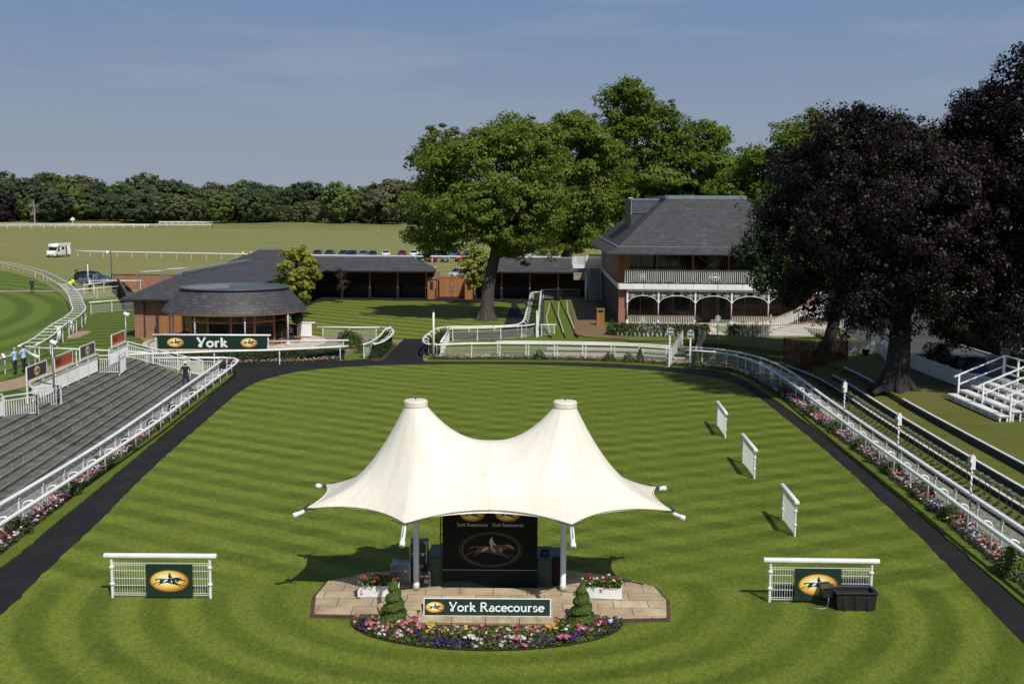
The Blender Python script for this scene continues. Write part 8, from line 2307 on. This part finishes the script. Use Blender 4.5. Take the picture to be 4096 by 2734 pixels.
person('steward in yellow vest behind the other one at the track rail', (-55.6,145.2,.02), 175, 'cloth_sky', 'cloth_black', 'hair_dark', 1.80, 'stand', True, None, 'cloth_hivis')
person('white-haired person in a pale top beside the stewards at the crossing', (-53.2,144.6,.02), 150, 'cloth_white', 'cloth_black', 'hair_grey', 1.76, 'front')
person('man in teal blazer and white shirt under the big beech, facing the ring', (25.9,83.0,1.10), 10, 'cloth_teal', 'cloth_black', 'hair_grey', 1.80, 'front')
person('dark-clothed man bending beside the man in the blazer under the beech', (26.9,83.2,1.10), 70, 'cloth_black', 'cloth_black', 'hair_dark', 1.70, 'front')
person('shadowed figure standing on the road behind the leaning maple', (28.0,99.0,1.10), 180, 'cloth_black', 'cloth_black', 'hair_dark', 1.80)
person('steward in yellow vest and dark trousers on the common, left of the pair', (-55.6,237.5,0), 160, 'cloth_hivis', 'cloth_navy', 'hair_dark', 1.80, 'walk', False, None, 'cloth_hivis')
person('steward in yellow coat on the common, right of the pair', (-54.0,238.2,0), 200, 'cloth_hivis', 'cloth_white', 'hair_dark', 1.76, 'stand', True, None, 'cloth_hivis')
person('small far figure in a red jacket near the barn ridge', (-52.2,250,0), 180, 'cloth_red', 'cloth_black', 'hair_grey', 1.78)
person('tiny distant walker in blue out on the open common', (-53.3,458,0), 180, 'cloth_sky', 'cloth_navy', 'hair_dark', 1.85, 'walk')
person('tiny distant dark figure near the end of the far white rails', (-141.6,545,0), 180, 'cloth_navy', 'cloth_black', 'hair_dark', 2.0)
# ------------------------------------------------------------------ light, sky, camera
w = bpy.data.worlds.new('World'); scene.world = w; w.use_nodes = True
t = NT(w.node_tree)
bg = t.n['Background']
SUN_EL, SUN_AZ = R(50), math.atan2(.42, -.907)      # azimuth measured from +Y towards +X
sky = t.new('ShaderNodeTexSky'); sky.sky_type = 'NISHITA'; sky.sun_disc = False
sky.sun_elevation = SUN_EL; sky.sun_rotation = SUN_AZ; sky.altitude = 20; sky.air_density = 1.; sky.dust_density = 1.2; sky.ozone_density = 1.5
g = t.pos('Generated'); gx, gy, gz = t.xyz(g)
el = t.math('ARCSINE', gz)
k = 1/SKY_STRENGTH
grad = t.ramp(t.mapr(el, R(-1), R(12), 0, 1), [(0, (.325,.365,.42)), (.14, (.305,.350,.415)), (.40, (.262,.325,.425)), (.68, (.205,.288,.435)), (.9, (.160,.258,.448)), (1, (.145,.25,.45))])
cl = t.noise(t.scale(g, (1.2,1.2,9.)), 2.6, 6, .62)
cl2 = t.noise(t.scale(g, (1.,1.,4.)), 1.1, 3, .5)
wisp = t.math('MULTIPLY', t.mapr(cl, .50, .78), t.mapr(cl2, .42, .62))
grad = t.mix(t.math('MULTIPLY', wisp, .55), grad, (.36,.40,.47))
grad = t.mix(1., grad, (k,k,k), 'MULTIPLY')
low = t.mapr(el, R(9), R(32), 0, 1, 'SMOOTHSTEP')
t.put(bg.inputs[0], t.mix(low, grad, sky.outputs[0]))
bg.inputs[1].default_value = SKY_STRENGTH
s = bpy.data.lights.new('sun', 'SUN'); s.energy = SUN_STRENGTH; s.angle = R(.53); s.color = (1,.955,.88)
so = bpy.data.objects.new('sun', s); COL.objects.link(so)
sd = Vector((.42*math.cos(SUN_EL), -.907*math.cos(SUN_EL), math.sin(SUN_EL)))
so.rotation_euler = sd.to_track_quat('Z', 'Y').to_euler(); so.location = sd*200
cam = bpy.data.cameras.new('camera'); co = bpy.data.objects.new('camera', cam); COL.objects.link(co)
cam.sensor_width = 36; cam.lens = 4600/4096*36; cam.clip_end = 6000; cam.clip_start = .5
pitch = math.atan((1367-828)/4600.)
co.matrix_world = Matrix.Translation((0,0,11)) @ Matrix.Rotation(PI/2-pitch, 4, 'X') @ Matrix.Rotation(R(.4), 4, 'Z')
scene.camera = co
scene.view_settings.view_transform = 'Standard'; scene.view_settings.look = 'None'
scene.view_settings.exposure = 0; scene.view_settings.gamma = 1
scene.render.engine = 'CYCLES'
scene.cycles.max_bounces = 5; scene.cycles.diffuse_bounces = 2; scene.cycles.glossy_bounces = 3; scene.cycles.transmission_bounces = 3
scene.cycles.use_denoising = True
